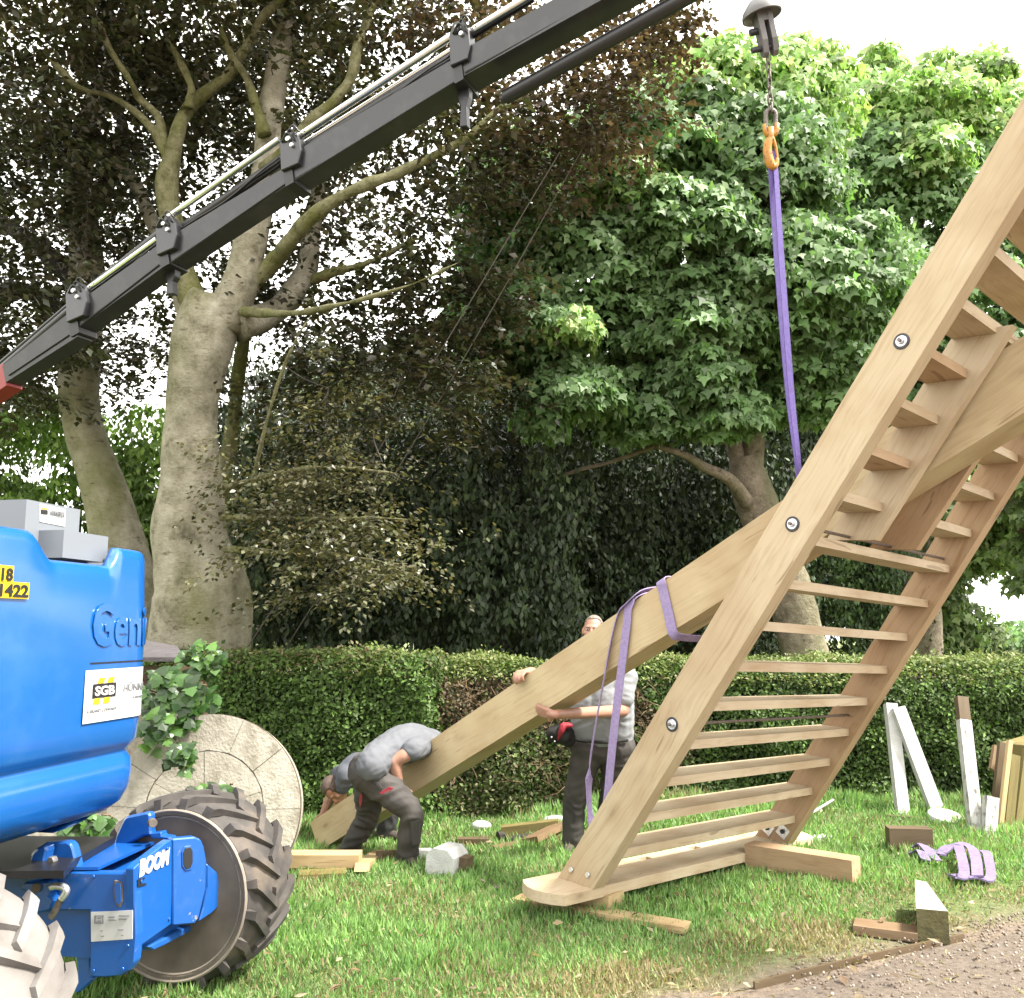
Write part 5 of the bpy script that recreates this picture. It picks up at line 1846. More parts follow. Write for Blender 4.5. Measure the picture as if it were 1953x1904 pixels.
plate('hub_plate', Z2v([(1262, 930), (1330, 990), (1342, 1040), (1338, 1195), (1290, 1240), (1215, 1290), (1240, 1200), (1262, 1080)]), PK2 + Q * 0.05, (RR * 0.9 - Q * 0.43), 0.12, M['blue'], lift, bevel=0.006)
# underside flanges of the axle beam
plate('axle_flange', Z2v([(832, 1452), (1050, 1306), (1145, 1316), (1120, 1370), (960, 1455), (880, 1466)]), PB_ - RR * 0.06, RR, 0.10, M['blue'], lift, bevel=0.005)
plate('axle_flange', Z2v([(905, 1440), (1150, 1316), (1215, 1290), (1180, 1340), (1010, 1430), (940, 1462)]), PB_ - RR * 0.02, RR, 0.06, M['blue_worn'], lift, bevel=0.005)
# axle beam body behind the plates, so nothing is hollow
bm = bmesh.new()
add_hexa(bm, [av(-0.44, -0.9, 0.30), av(-0.44, 0.07, 0.30), av(0.06, 0.07, 0.33), av(0.06, -0.9, 0.33), av(-0.44, -0.9, 0.62), av(-0.44, 0.07, 0.60), av(0.06, 0.07, 0.60), av(0.06, -0.9, 0.66)])
link('axle_beam', mesh_of(bm, 'axle_beam', bevel=0.01), M['blue'], lift)
bm = bmesh.new()
add_tube(bm, [av(0.04, 0, 0.44), av(0.22, 0.03, 0.44)], 0.13, 20)
link('hub', mesh_of(bm, 'hub', smooth=True), M['blue'], lift)
# lower left web and dark recess
plate('web', Zv([(700, 1350), (800, 1200), (862, 1190), (862, 1700), (900, 1720), (740, 1860), (700, 1830), (745, 1640)]), PF + Q * 0.06, -Q, 0.04, M['blue'], lift, bevel=0.005)
plate('recess', Zv([(330, 1060), (862, 1056), (862, 1420), (560, 1440), (330, 1440)]), PF + Q * 0.20, -Q, 0.03, M['boom_dark'], lift, bevel=0)
# top deck: dark plate and blue cover plate
bm = bmesh.new()
d_ = [onplane(x, y, av(0, 0, 0.70), Vector((0, 0, 1))) for x, y in Z2v([(-300, 760), (700, 768), (470, 900), (390, 975), (-300, 980)])]
add_prism(bm, d_, Vector((0, 0, -0.03)))
link('deck', mesh_of(bm, 'deck'), M['boom_dark'], lift)
bm = bmesh.new()
d_ = [onplane(x, y, av(0, 0, 0.655), Vector((0, 0, 1))) for x, y in Z2v([(392, 972), (600, 972), (1012, 782), (985, 745), (900, 745), (690, 800), (480, 930)])]
add_prism(bm, d_, Vector((0, 0, 0.012)))
link('cover_plate', mesh_of(bm, 'cover_plate'), M['blue'], lift)
plate('yellow_stripe', Zv([(-100, 590), (250, 580), (250, 603), (-100, 640)]), PF - Q * 0.02, -Q, 0.01, M['label_yellow'], lift, bevel=0)
plate('rail', Zv([(-300, 655), (250, 640), (250, 700), (-300, 700)]), PF - Q * 0.004, -Q, 0.03, M['rim'], lift, bevel=0)
# lugs (ears) with pins
e1 = plate('ear', Zv([(265, 690), (275, 560), (300, 510), (340, 470), (440, 410), (640, 400), (680, 425), (700, 470), (750, 690)]), PF + Q * 0.02, -Q, 0.05, M['blue'], lift, bevel=0.008)
e1b = plate('ear', Zv([(252, 800), (262, 640), (300, 520), (350, 470), (430, 430), (450, 470), (430, 560), (410, 770)]), PF - Q * 0.05, -Q, 0.06, M['blue'], lift, bevel=0.012)
plate('pivot_block', Zv([(230, 790), (480, 780), (500, 860), (470, 920), (520, 960), (480, 1060), (330, 1100), (320, 900), (180, 860)]), PF - Q * 0.045, -Q, 0.05, M['blue'], lift, bevel=0.008)
disc('pin', onplane(*Zv([(362, 840)])[0], PF - Q * 0.045, -Q), -Q, 0.020, 0.012, M['rim'], lift, 16)
disc('bolt', onplane(*Zv([(525, 575)])[0], PF - Q * 0.03, -Q), -Q, 0.019, 0.03, M['hook_grey'], e1, 6)
disc('bolt', onplane(*Zv([(510, 680)])[0], PF - Q * 0.03, -Q), -Q, 0.016, 0.03, M['steel'], e1, 6)
PE2 = av(-0.05, 0, 0)
e2 = plate('ear', Zv([(1085, 440), (1110, 340), (1180, 190), (1210, 160), (1410, 118), (1440, 135), (1445, 300), (1460, 345), (1370, 350), (1200, 440)]), PE2, -Q, 0.05, M['blue'], lift, bevel=0.01)
disc('bolt', onplane(*Zv([(1455, 215)])[0], PE2 - Q * 0.03, -Q), (RR - Q).normalized(), 0.020, 0.03, M['rim'], e2, 12)
plate('foot', Zv([(1450, 320), (1545, 308), (1550, 345), (1640, 360), (1640, 380), (1440, 370)]), PE2 - Q * 0.03, -Q, 0.05, M['blue'], lift, bevel=0.005)
# silver elbow and hose
bm = bmesh.new()
Ph = PF - Q * 0.06
pts = [onplane(x, y, Ph, -Q) for x, y in Zv([(490, 835), (540, 825), (600, 835), (635, 860), (625, 900), (590, 950)])]
add_tube(bm, spline([tuple(p) for p in pts], 4), 0.015, 12)
link('hose_elbow', mesh_of(bm, 'hose_elbow', smooth=True), M['steel'], lift)
bm = bmesh.new()
pts = [onplane(x, y, Ph, -Q) for x, y in Zv([(590, 945), (555, 1010), (520, 1080), (490, 1130)])]
add_tube(bm, spline([tuple(p) for p in pts], 4), 0.014, 10)
link('hose', mesh_of(bm, 'hose', smooth=True), M['chain'], lift)

for x, y in ((350, 720), (620, 740), (900, 735), (1240, 820), (900, 1640), (1180, 1620), (1230, 1400)):
    disc('bolt', onplane(*Zv([(x, y)])[0], PF - Q * 0.001, -Q), -Q, 0.008, 0.006, M['blue'], fp, 6, bevel=0.001)
for x, y in ((1020, 840), (1030, 1270), (850, 1400), (860, 1040)):
    disc('bolt', onplane(*Z2v([(x, y)])[0], PB_, RR), RR, 0.008, 0.006, M['blue'], sp_, 6, bevel=0.001)
bm = bmesh.new()
for x0, y0, x1, y1 in ((836, 1040, 880, 1020), (836, 1062, 890, 1056)):
    add_prism(bm, [onplane(x, y, PB_ + RR * 0.001, RR) for x, y in Z2v([(x0, y0 - 8), (x1, y1 - 4), (x1, y1 + 4), (x0, y0 + 12)])], RR * 0.004)
link('vent_slot', mesh_of(bm, 'vent_slot'), M['print_black'], sp_)
# lettering BOOM on the side panel
Mt = Matrix((Q, Vector((0, 0, 1)), RR)).transposed().to_4x4()


def lettering(s, size, pix_left, mat, parent, pl, nrm=None, Mb=None, ext=0.0015, bold=0.0, fit=None, shear=0.0, lift_=0.003, name='lettering'):
    me = text_mesh(s, size, ext, bold)
    co = np.array([v.co for v in me.vertices])
    x0, x1, y0 = co[:, 0].min(), co[:, 0].max(), co[:, 1].min()
    Mb = Mb or Mt
    Mx = Mb.copy()
    sc = 1.0
    p = onplane(*pix_left, pl, nrm or RR)
    if fit:
        p2 = onplane(*fit, pl, nrm or RR)
        sc = (p2 - p).length / (x1 - x0)
    Mx.translation = p + (nrm or RR) * lift_
    sx = Matrix.Diagonal((sc, 1, 1, 1))
    sh = Matrix(((1, shear, 0, 0), (0, 1, 0, 0), (0, 0, 1, 0), (0, 0, 0, 1)))
    me.transform(sx @ sh @ Matrix.Translation((-x0, 0, 0)))
    return link(name, me, mat, parent, Mx)


lettering('BOOM', 0.088, Z2v([(845, 1010)])[0], M['label_white'], sp_, PB_, bold=0.005, fit=Z2v([(1022, 930)])[0], shear=0.12)

# turret cover: rounded shell lofted along its plan outline
CB = -0.107                      # face plane in lift coordinates (b)
A_END, CR = -0.235, 0.17
N_END, NR = -1.75, 0.30           # the near end, outside the picture          # where the far corner starts to round, corner radius


def cover_pt(s, z, off=0.0):
    """s runs along the face towards the far end and round the corner"""
    if s < N_END:
        ph = min((N_END - s) / NR, math.pi / 2)
        n = RR * math.cos(ph) - Q * math.sin(ph)
        a = N_END - NR * math.sin(ph)
        b = CB - NR + NR * math.cos(ph) - max(0, N_END - s - NR * math.pi / 2)
    elif s < A_END:
        a, b, n = s, CB, RR
    else:
        ph = min((s - A_END) / CR, math.pi / 2 + 20)
        if ph <= math.pi / 2:
            n = RR * math.cos(ph) + Q * math.sin(ph)
            a = A_END + CR * math.sin(ph)
            b = CB - CR + CR * math.cos(ph)
        else:
            n = Q
            a = A_END + CR
            b = CB - CR - (s - A_END - CR * math.pi / 2)
    return av(a, b, z) + n * off


PROF = [(0.80, -0.42), (0.802, -0.30), (0.815, -0.20), (0.845, -0.11), (0.89, -0.05), (0.95, -0.02), (1.02, -0.012), (1.075, -0.02), (1.095, -0.035), (1.115, -0.035), (1.135, -0.015), (1.16, 0.0), (1.24, 0.006), (1.4, 0.01), (1.6, 0.012), (1.75, 0.006), (1.86, 0.0)]


def smooth(a, b, x):
    t = min(1, max(0, (x - a) / (b - a)))
    return t * t * (3 - 2 * t)


def top_z(s):
    h1 = 0.105 * (1 - smooth(-0.95, -0.80, s))
    h2 = 0.085 * smooth(-0.43, -0.37, s) * (1 - smooth(0.0, 0.14, s))
    return 1.925 + max(h1, h2)


ss = [N_END - NR * math.pi / 2 - x for x in (0.9, 0.4, 0.05)] + [N_END - NR * math.pi / 2 * (1 - i / 8) for i in range(9)] + [-1.6, -1.3, -1.1] + list(np.arange(-1.0, -0.24, 0.025)) + [A_END + CR * math.pi / 2 * i / 12 for i in range(13)] + [A_END + CR * math.pi / 2 + x for x in (0.05, 0.15, 0.4, 0.8, 1.2)]
bm = bmesh.new()
rows = []
for s in ss:
    tz = top_z(s)
    col = [bm.verts.new(cover_pt(s, z, o_)) for z, o_ in PROF]
    for z, o_ in ((tz - 0.05, -0.004), (tz - 0.022, -0.010), (tz - 0.006, -0.022), (tz, -0.04), (tz - 0.004, -0.06), (tz - 0.05, -0.065), (1.70, -0.065)):
        col.append(bm.verts.new(cover_pt(s, z, o_)))
    rows.append(col)
for a, b_ in zip(rows, rows[1:]):
    for i in range(len(a) - 1):
        bm.faces.new((a[i], b_[i], b_[i + 1], a[i + 1]))
cover = link('turret_cover', mesh_of(bm, 'turret_cover', smooth='all'), M['blue_gloss'], lift)
# dark inside of the turret and its turntable
bm = bmesh.new()
add_hexa(bm, [av(-1.8, -1.2, 0.86), av(-1.8, -0.42, 0.86), av(-0.38, -0.42, 0.86), av(-0.42, -1.2, 0.86), av(-1.8, -1.2, 1.74), av(-1.8, -0.30, 1.74), av(-0.30, -0.30, 1.74), av(-0.30, -1.2, 1.74)])
link('turret_frame', mesh_of(bm, 'turret_frame'), M['boom_dark'], lift)
bm = bmesh.new()
add_tube(bm, [av(-0.85, -0.75, 0.60), av(-0.85, -0.75, 0.88)], 0.33, 28)
link('turntable', mesh_of(bm, 'turntable', smooth=True), M['boom_dark'], lift)


def on_cover(me, s0, z0, off, subdiv=0):
    """wrap a flat (x, y) mesh onto the cover with its origin at (s0, z0)"""
    for v in me.vertices:
        p = cover_pt(s0 + v.co.x, z0 + v.co.y, 0.012 + off + v.co.z)
        v.co = p
    return me


def pix_cover(x, y):
    """(s, z) on the flat part of the cover for a surveyed bearing; beyond it the rounded corner"""
    p = onplane(x, y, av(0, CB + 0.012, 0), RR)
    d = p - av(0, CB, 0)
    return d.dot(Q), p.z


def rect_grid(w, h, nx=14, ny=4, th=0.0):
    bm = bmesh.new()
    g = [[bm.verts.new((w * i / nx, h * j / ny, th)) for i in range(nx + 1)] for j in range(ny + 1)]
    for j in range(ny):
        for i in range(nx):
            bm.faces.new((g[j][i], g[j][i + 1], g[j + 1][i + 1], g[j + 1][i]))
    me = bpy.data.meshes.new('patch')
    bm.to_mesh(me)
    bm.free()
    return me


def cover_text(s, size, s0, z0, off, mat, parent, width=None, bold=0.0, ext=0.001, name='lettering', shear=0):
    me = text_mesh(s, size, ext, bold)
    co = np.array([v.co for v in me.vertices])
    x0, x1 = co[:, 0].min(), co[:, 0].max()
    k = 1 if width is None else width / (x1 - x0)
    for v in me.vertices:
        v.co.x = (v.co.x - x0) * k + shear * v.co.y
    return link(name, on_cover(me, s0, z0, off), mat, parent)


V1z = lambda x, y: (x * 0.3125, 915.5 + y * 0.3125)
# hire label
sl, zl = pix_cover(*V1z(500, 1492))
st_, zt = pix_cover(*V1z(505, 1165))
lw_, lh = 0.62, zt - zl
lbl = link('hire_label', on_cover(rect_grid(lw_, lh, 30, 4), sl, zl, 0.002), M['label_white'], lift)
print('label', sl, zl, lw_, lh)
u_ = lh / 327.0       # label units: zoomed px of the label's height


def lx(x):
    return sl + pix_cover(*V1z(x, 1300))[0] - pix_cover(*V1z(500, 1300))[0]


bm = bmesh.new()
a0, a1 = lx(548), lx(690)
zb, zm = zl + lh * 0.50, zl + lh * 0.79
me = rect_grid(a1 - a0, lh * 0.27, 6, 2)
link('emblem_block', on_cover(me, a0, zl + lh * 0.46, 0.005), M['print_black'], lbl)
for k in range(2):
    bm = bmesh.new()
    x0 = (a1 - a0) * (0.04 + 0.42 * k)
    w_ = (a1 - a0) * 0.26
    sk = (a1 - a0) * 0.20
    for y0, y1 in ((lh * 0.34, lh * 0.455), (lh * 0.735, lh * 0.84)):
        f0, f1 = (y0 - lh * 0.34) / (lh * 0.5), (y1 - lh * 0.34) / (lh * 0.5)
        vs4 = [bm.verts.new(p) for p in ((x0 + sk * f0, y0, 0), (x0 + w_ + sk * f0, y0, 0), (x0 + w_ + sk * f1, y1, 0), (x0 + sk * f1, y1, 0))]
        bm.faces.new(vs4)
    me = bpy.data.meshes.new('stripe')
    bm.to_mesh(me)
    bm.free()
    link('emblem_stripe', on_cover(me, a0, zl, 0.005), M['print_yellow'], lbl)
cover_text('SGB', lh * 0.24, a0 + (a1 - a0) * 0.08, zl + lh * 0.51, 0.007, M['label_white'], lbl, width=(a1 - a0) * 0.84, bold=0.0018)
cover_text('A BRAND COMPANY', lh * 0.085, lx(520), zl + lh * 0.19, 0.004, M['print_grey'], lbl, width=lx(702) - lx(520))
me = rect_grid(0.0025, lh * 0.62, 1, 2)
link('rule', on_cover(me, lx(725), zl + lh * 0.24, 0.004), M['print_grey'], lbl)
cover_text('HÜNNEBECK', lh * 0.20, lx(738), zl + lh * 0.53, 0.004, M['print_grey'], lbl, width=0.30, bold=0.0008)
cover_text('A BRAND COMPANY', lh * 0.07, lx(795), zl + lh * 0.37, 0.004, M['print_grey'], lbl, width=0.20)
# groove above the label
g0 = pix_cover(*V1z(550, 1125))
link('groove', on_cover(rect_grid(0.5, 0.006, 24, 1), g0[0], g0[1], 0.0015), M['boom_dark'], cover)
# embossed maker's name
ge = pix_cover(*V1z(556, 1010))
cover_text('Genie', 0.25, ge[0], ge[1], 0.004, M['blue_gloss'], cover, width=0.50, bold=0.005, ext=0.002, name='embossed_lettering')
# yellow number stickers
for s_, x0, x1, y0, y1, tx, tw in (('18', -60, 75, 525, 628, '18', 0), ('1422', -60, 170, 628, 728, '1422', 0)):
    b0_ = pix_cover(*V1z(x0, y1))
    b1_ = pix_cover(*V1z(x1, y1))
    t0_ = pix_cover(*V1z(x1, y0))
    hgt = t0_[1] - b1_[1]
    k = link('number_sticker', on_cover(rect_grid(b1_[0] - b0_[0], hgt, 10, 2), b0_[0], b1_[1], 0.003), M['label_yellow'], lift)
    tx0 = pix_cover(*V1z(0 if s_ == '18' else -12, y1))[0]
    tx1 = pix_cover(*V1z(x1 - 6, y1))[0]
    cover_text(s_, hgt * 1.0, tx0, b1_[1] + hgt * 0.13, 0.005, M['print_black'], k, width=tx1 - tx0, bold=0.002)

# grey steel boxes on top of the turret
def gbox(name, pix_l, pix_r, top, bot, depth, b0_):
    pl = av(0, b0_, 0)
    pa_, pb_ = onplane(*pix_l, pl, RR), onplane(*pix_r, pl, RR)
    a_, b_ = (pa_ - pl).dot(Q), (pb_ - pl).dot(Q)
    bm = bmesh.new()
    add_hexa(bm, [av(a_, b0_ - depth, bot), av(a_, b0_, bot), av(b_, b0_, bot), av(b_, b0_ - depth, bot), av(a_, b0_ - depth, top), av(a_, b0_, top), av(b_, b0_, top), av(b_, b0_ - depth, top)])
    return link(name, mesh_of(bm, name, bevel=0.006), M['grey_box'], lift), a_, b_


zz = lambda x, y, b0_: onplane(*V1z(x, y), av(0, b0_, 0), RR).z
bx1, a_, b_ = gbox('control_box', V1z(150, 300), V1z(482, 300), zz(300, 145, -0.32), 1.98, 0.6, -0.32)
bx2, a2_, b2_ = gbox('battery_box', V1z(385, 400), V1z(658, 400), zz(520, 325, -0.20), zz(520, 490, -0.20), 0.32, -0.20)
bm = bmesh.new()
add_hexa(bm, [av(-0.35, -0.55, 1.70), av(-0.35, -0.30, 1.70), av(-0.02, -0.30, 1.70), av(-0.02, -0.55, 1.70), av(-0.35, -0.55, 2.0), av(-0.35, -0.30, 2.0), av(-0.02, -0.30, 2.0), av(-0.02, -0.55, 2.0)])
link('box_support', mesh_of(bm, 'box_support'), M['grey_box'], lift)
sb = plate('box_sticker', [V1z(*p) for p in ((243, 145), (400, 180), (396, 285), (243, 255))], av(0, -0.32 + 0.003, 0), RR, 0.003, M['label_white'], bx1, bevel=0)
plate('emblem_block', [V1z(*p) for p in ((250, 182), (292, 186), (292, 212), (250, 208))], av(0, -0.32 + 0.005, 0), RR, 0.002, M['print_black'], sb, bevel=0)
plate('emblem_stripe', [V1z(*p) for p in ((256, 170), (290, 174), (290, 182), (256, 178))], av(0, -0.32 + 0.005, 0), RR, 0.002, M['print_yellow'], sb, bevel=0)
lettering('HÜNNEBECK', 0.035, V1z(304, 216), M['print_grey'], sb, av(0, -0.32 + 0.004, 0), fit=V1z(388, 232))

# ------------------------------------------------------------------ people
M['skin'] = mat_noise('skin', (0.50, 0.25, 0.17), (0.60, 0.33, 0.235), 12, 0.5, 0.1, spec=0.4, bdist=0.002)
M['skin'].node_tree.nodes['Principled BSDF'].inputs['Subsurface Weight'].default_value = 0.08
M['hair_grey'] = mat_noise('short_grey_hair', (0.20, 0.16, 0.13), (0.36, 0.30, 0.25), 60, 0.7, 0.5, bdist=0.004)
M['hair_brown'] = mat_noise('short_brown_hair', (0.07, 0.045, 0.032), (0.15, 0.10, 0.075), 60, 0.7, 0.5, bdist=0.004)
M['shirt_pale'] = mat_noise('pale_grey_cotton', (0.14, 0.148, 0.168), (0.19, 0.198, 0.222), 7, 0.85, 0.2, bdist=0.004)
M['shirt_white'] = mat_noise('white_cotton', (0.33, 0.345, 0.37), (0.40, 0.415, 0.44), 7, 0.85, 0.2, bdist=0.004)
M['shirt_dark'] = mat_noise('slate_grey_cotton', (0.085, 0.095, 0.12), (0.125, 0.135, 0.165), 7, 0.85, 0.2, bdist=0.004)
M['trouser'] = mat_noise('charcoal_work_cloth', (0.050, 0.044, 0.042), (0.085, 0.075, 0.070), 6, 0.85, 0.25, c2=(0.12, 0.105, 0.095), bdist=0.004)
M['trouser_black'] = mat_noise('black_work_cloth', (0.014, 0.013, 0.014), (0.032, 0.03, 0.03), 6, 0.85, 0.25, bdist=0.004)
M['pocket_red'] = mat_noise('red_pocket_lining', (0.36, 0.012, 0.03), (0.46, 0.02, 0.045), 12, 0.7, 0.2)
M['shoe'] = mat_noise('scuffed_boot', (0.05, 0.035, 0.03), (0.13, 0.095, 0.08), 14, 0.7, 0.3)
M['eye_white'] = mat_noise('eye', (0.62, 0.6, 0.58), (0.7, 0.68, 0.66), 9, 0.2, 0)
M['eye_dark'] = mat_noise('iris', (0.03, 0.035, 0.04), (0.05, 0.055, 0.06), 9, 0.2, 0)


def chain(bm, pts, rad, n=14, m=5):
    """rounded tapering limb"""
    q = spline([(*p, r) for p, r in zip(pts, rad)], m) if len(pts) > 2 else [np.array((*p, r)) for p, r in zip(pts, rad)]
    q = [np.array(x) for x in q]
    d0 = q[0][:3] - q[1][:3]
    d0 /= np.linalg.norm(d0)
    d1 = q[-1][:3] - q[-2][:3]
    d1 /= np.linalg.norm(d1)
    pre = [np.array((*(q[0][:3] + d0 * q[0][3] * math.sin(a)), q[0][3] * math.cos(a))) for a in (1.45, 1.1, 0.7, 0.35)]
    post = [np.array((*(q[-1][:3] + d1 * q[-1][3] * math.sin(a)), q[-1][3] * math.cos(a))) for a in (0.35, 0.7, 1.1, 1.45)]
    q = pre + q + post
    add_tube(bm, [x[:3] for x in q], [x[3] for x in q], n)


def ellipsoid(bm, c, r, Mr=None):
    mx = Matrix.Translation(Vector(c)) @ (Mr.to_4x4() if Mr is not None else Matrix.Identity(4)) @ Matrix.Diagonal((*r, 1))
    bmesh.ops.create_icosphere(bm, subdivisions=3, radius=1, matrix=mx)


def fuse(bm, name, voxel, sm_it=4, fold=0.0, fsc=9, fac=0.5):
    """merge overlapping volumes into one continuous skin"""
    me = bpy.data.meshes.new(name)
    bmesh.ops.recalc_face_normals(bm, faces=bm.faces[:])
    bm.to_mesh(me)
    bm.free()
    o = bpy.data.objects.new('fuse_tmp', me)
    COL.objects.link(o)
    r = o.modifiers.new('r', 'REMESH')
    r.mode = 'VOXEL'
    r.voxel_size = voxel
    s = o.modifiers.new('s', 'SMOOTH')
    s.factor = fac
    s.iterations = sm_it
    dg = bpy.context.evaluated_depsgraph_get()
    dg.update()
    out = bpy.data.meshes.new_from_object(o.evaluated_get(dg))
    out.name = name
    bpy.data.objects.remove(o)
    out.materials.clear()
    if fold:
        co = np.empty(len(out.vertices) * 3, np.float32)
        out.vertices.foreach_get('co', co)
        co = co.reshape(-1, 3)
        nr = np.empty(len(out.vertices) * 3, np.float32)
        out.vertices.foreach_get('normal', nr)
        nr = nr.reshape(-1, 3)
        for i in range(len(co)):
            p = co[i]
            w = noise.noise((p[0] * 3, p[1] * 3, p[2] * 3)) * 2.2
            a = noise.noise((p[0] * fsc * 0.7 + w, p[1] * fsc * 0.7, p[2] * fsc * 1.5 + w))
            co[i] += nr[i] * fold * (abs(a) * -2 + 0.5)
        out.vertices.foreach_set('co', co.reshape(-1))
    out.polygons.foreach_set('use_smooth', [True] * len(out.polygons))
    return out


def rot_frame(fwd, up):
    f = Vector(fwd).normalized()
    u = Vector(up)
    u = (u - f * u.dot(f)).normalized()
    s = f.cross(u)          # to the figure's right
    return Matrix((s, f, u)).transposed()


def add_head(bm, c, F):
    """F columns: right, forward, up. c: middle of the skull"""
    c = Vector(c)
    W = lambda x, y, z: c + F @ Vector((x, y, z))
    ellipsoid(bm, W(0, -0.012, 0.022), (0.074, 0.094, 0.096), F)
    ellipsoid(bm, W(0, 0.030, -0.040), (0.056, 0.058, 0.078), F)
    ellipsoid(bm, W(0, 0.050, -0.092), (0.030, 0.030, 0.026), F)
    ellipsoid(bm, W(0, 0.075, 0.026), (0.050, 0.018, 0.014), F)       # brow
    chain(bm, [W(0, 0.086, 0.012), W(0, 0.102, -0.016), W(0, 0.106, -0.030)], [0.009, 0.012, 0.014], 8, 3)
    ellipsoid(bm, W(0, 0.090, -0.062), (0.024, 0.010, 0.008), F)      # lips
    ellipsoid(bm, W(0, 0.088, -0.074), (0.020, 0.010, 0.007), F)
    for s in (-1, 1):
        ellipsoid(bm, W(s * 0.042, 0.062, -0.022), (0.024, 0.020, 0.020), F)   # cheek
        ellipsoid(bm, W(s * 0.078, -0.010, -0.012), (0.009, 0.020, 0.032), F)  # ear


def add_hand(bm, wrist, d, palm, curl=0.9, size=1.0, thumb=1, spread=0.10):
    """wrist point, direction of the fingers, direction the palm faces; fingers bend towards the palm"""
    d = Vector(d).normalized()
    pn = Vector(palm)
    pn = (pn - d * pn.dot(d)).normalized()
    s = d.cross(pn) * thumb            # thumb side
    k = size
    wr = Vector(wrist)
    chain(bm, [wr - d * 0.02 * k, wr + d * 0.03 * k], [0.027 * k, 0.025 * k], 10)
    for i, (off, ln) in enumerate(((0.030, 0.078), (0.010, 0.088), (-0.011, 0.082), (-0.031, 0.064))):
        kn = wr + d * (0.092 - 0.004 * abs(i - 1)) * k + s * off * k
        chain(bm, [wr + d * 0.025 * k + s * off * 0.6 * k, kn], [0.016 * k, 0.0125 * k], 8)
        ang = curl * 0.55
        p = kn
        pts, rr = [kn], [0.0115 * k]
        for j, f in enumerate((0.46, 0.30, 0.24)):
            dv = d * math.cos(ang) + pn * math.sin(ang) + s * (0.035 - 0.023 * i) * spread * 10 * 0.3
            p = p + dv.normalized() * ln * f * k
            pts.append(p)
            rr.append((0.0105, 0.0095, 0.0082)[j] * k)
            ang += curl * 0.55
        chain(bm, pts, rr, 8, 3)
    b0_ = wr + d * 0.022 * k + s * 0.026 * k
    dirs = (s * 0.8 + d * 0.6 + pn * 0.25).normalized()
    p1 = b0_ + dirs * 0.040 * k
    p2 = p1 + (d * 0.8 + s * 0.35 + pn * 0.35 * (1 + curl)).normalized() * 0.032 * k
    p3 = p2 + (d * 0.8 + pn * 0.5 * (1 + curl)).normalized() * 0.026 * k
    chain(bm, [b0_, p1, p2, p3], [0.016 * k, 0.0135 * k, 0.0115 * k, 0.0095 * k], 8, 3)


def hair_cap(c, F, zmin, ymax, grow, mat, parent, name='hair', thick=0.006):
    bm = bmesh.new()
    c = Vector(c)
    mx = Matrix.Translation(c + F @ Vector((0, -0.012, 0.022))) @ F.to_4x4() @ Matrix.Diagonal((0.074 + grow, 0.094 + grow, 0.096 + grow, 1))
    bmesh.ops.create_icosphere(bm, subdivisions=4, radius=1, matrix=mx)
    Ft = F.transposed()
    dl = []
    for v in bm.verts:
        q = Ft @ (v.co - c)
        front = q.y > ymax + 0.02 * noise.noise(v.co * 30) and q.z < 0.085
        low = q.z < zmin + (0.03 if q.y > -0.02 else -0.02 * (q.y < -0.05)) + 0.01 * noise.noise(v.co * 40)
        if front or low:
            dl.append(v)
        else:
            v.co += (v.co - c).normalized() * 0.003 * noise.noise(v.co * 70)
    bmesh.ops.delete(bm, geom=dl, context='VERTS')
    bmesh.ops.solidify(bm, geom=bm.faces[:], thickness=thick)
    return link(name, mesh_of(bm, name, smooth='all'), mat, parent)


def shoe(ankle, fwd, mat, parent, k=1.0):
    a = Vector(ankle)
    f = Vector((fwd[0], fwd[1], 0)).normalized()
    g = gz(a.x, a.y)
    bm = bmesh.new()
    chain(bm, [a, Vector((a.x, a.y, g + 0.055))], [0.048, 0.05], 12)
    chain(bm, [Vector((a.x, a.y, g + 0.045)) - f * 0.05, Vector((a.x, a.y, g + 0.05)) + f * 0.06, Vector((a.x, a.y, g + 0.042)) + f * 0.155], [0.042, 0.046, 0.036], 12)
    return link('shoe', fuse(bm, 'shoe', 0.010, 4), mat, parent)


# --- the man standing behind the tail pole
P1D = 7.15
j = lambda x, y, d=0.0: vat(x, y, P1D + d)
p1 = thing('person', 'balding man in white T-shirt standing behind the tail pole, arm hooked under it', 'person', gat(1120, 1618))
hc = j(1131, 1203)
F1 = rot_frame(Vector((-0.22, -1, 0.02)), Vector((0.13, 0, 1)))
bm = bmesh.new()
add_head(bm, hc, F1)
chain(bm, [hc + Vector((0.01, 0.02, -0.06)), j(1146, 1262, 0.05)], [0.058, 0.066])
sh_l, sh_r = j(1108, 1290, 0.0), j(1196, 1292, 0.0)
chain(bm, [j(1150, 1270, 0.02), j(1150, 1330, 0.02), j(1150, 1400, 0.02)], [0.10, 0.12, 0.12])
chain(bm, [sh_l, sh_r], [0.065, 0.065])
hand_l = pole_pt(1030 * 1.47465, 1362 * 1.47465)
el_l = j(1188, 1356, -0.10)
wr_l = pole_pt(1062 * 1.47465, 1362 * 1.47465) + PNn * 0.036
chain(bm, [sh_r, el_l], [0.055, 0.047])
chain(bm, [el_l, (el_l * 0.45 + wr_l * 0.55), wr_l], [0.046, 0.042, 0.031])
add_hand(bm, wr_l, -q2 * 1.0 + Vector((0, 0, 0.12)), -PNn * 0.9 + Vector((0, 0, 0.45)), curl=0.55, size=1.12, thumb=1)
hr = pole_pt(998 * 1.47465, 1290 * 1.47465) - PNn * 0.085 + Vector((0, 0, 0.03))
el_r = j(1060, 1330, 0.12)
chain(bm, [sh_l, el_r], [0.055, 0.047])
chain(bm, [el_r, hr], [0.045, 0.032])
add_hand(bm, hr, PNn + Vector((-0.1, 0, 0.0)), Vector((0, 0, -1)) + PNn * 0.2, curl=1.25, size=1.15, thumb=-1)
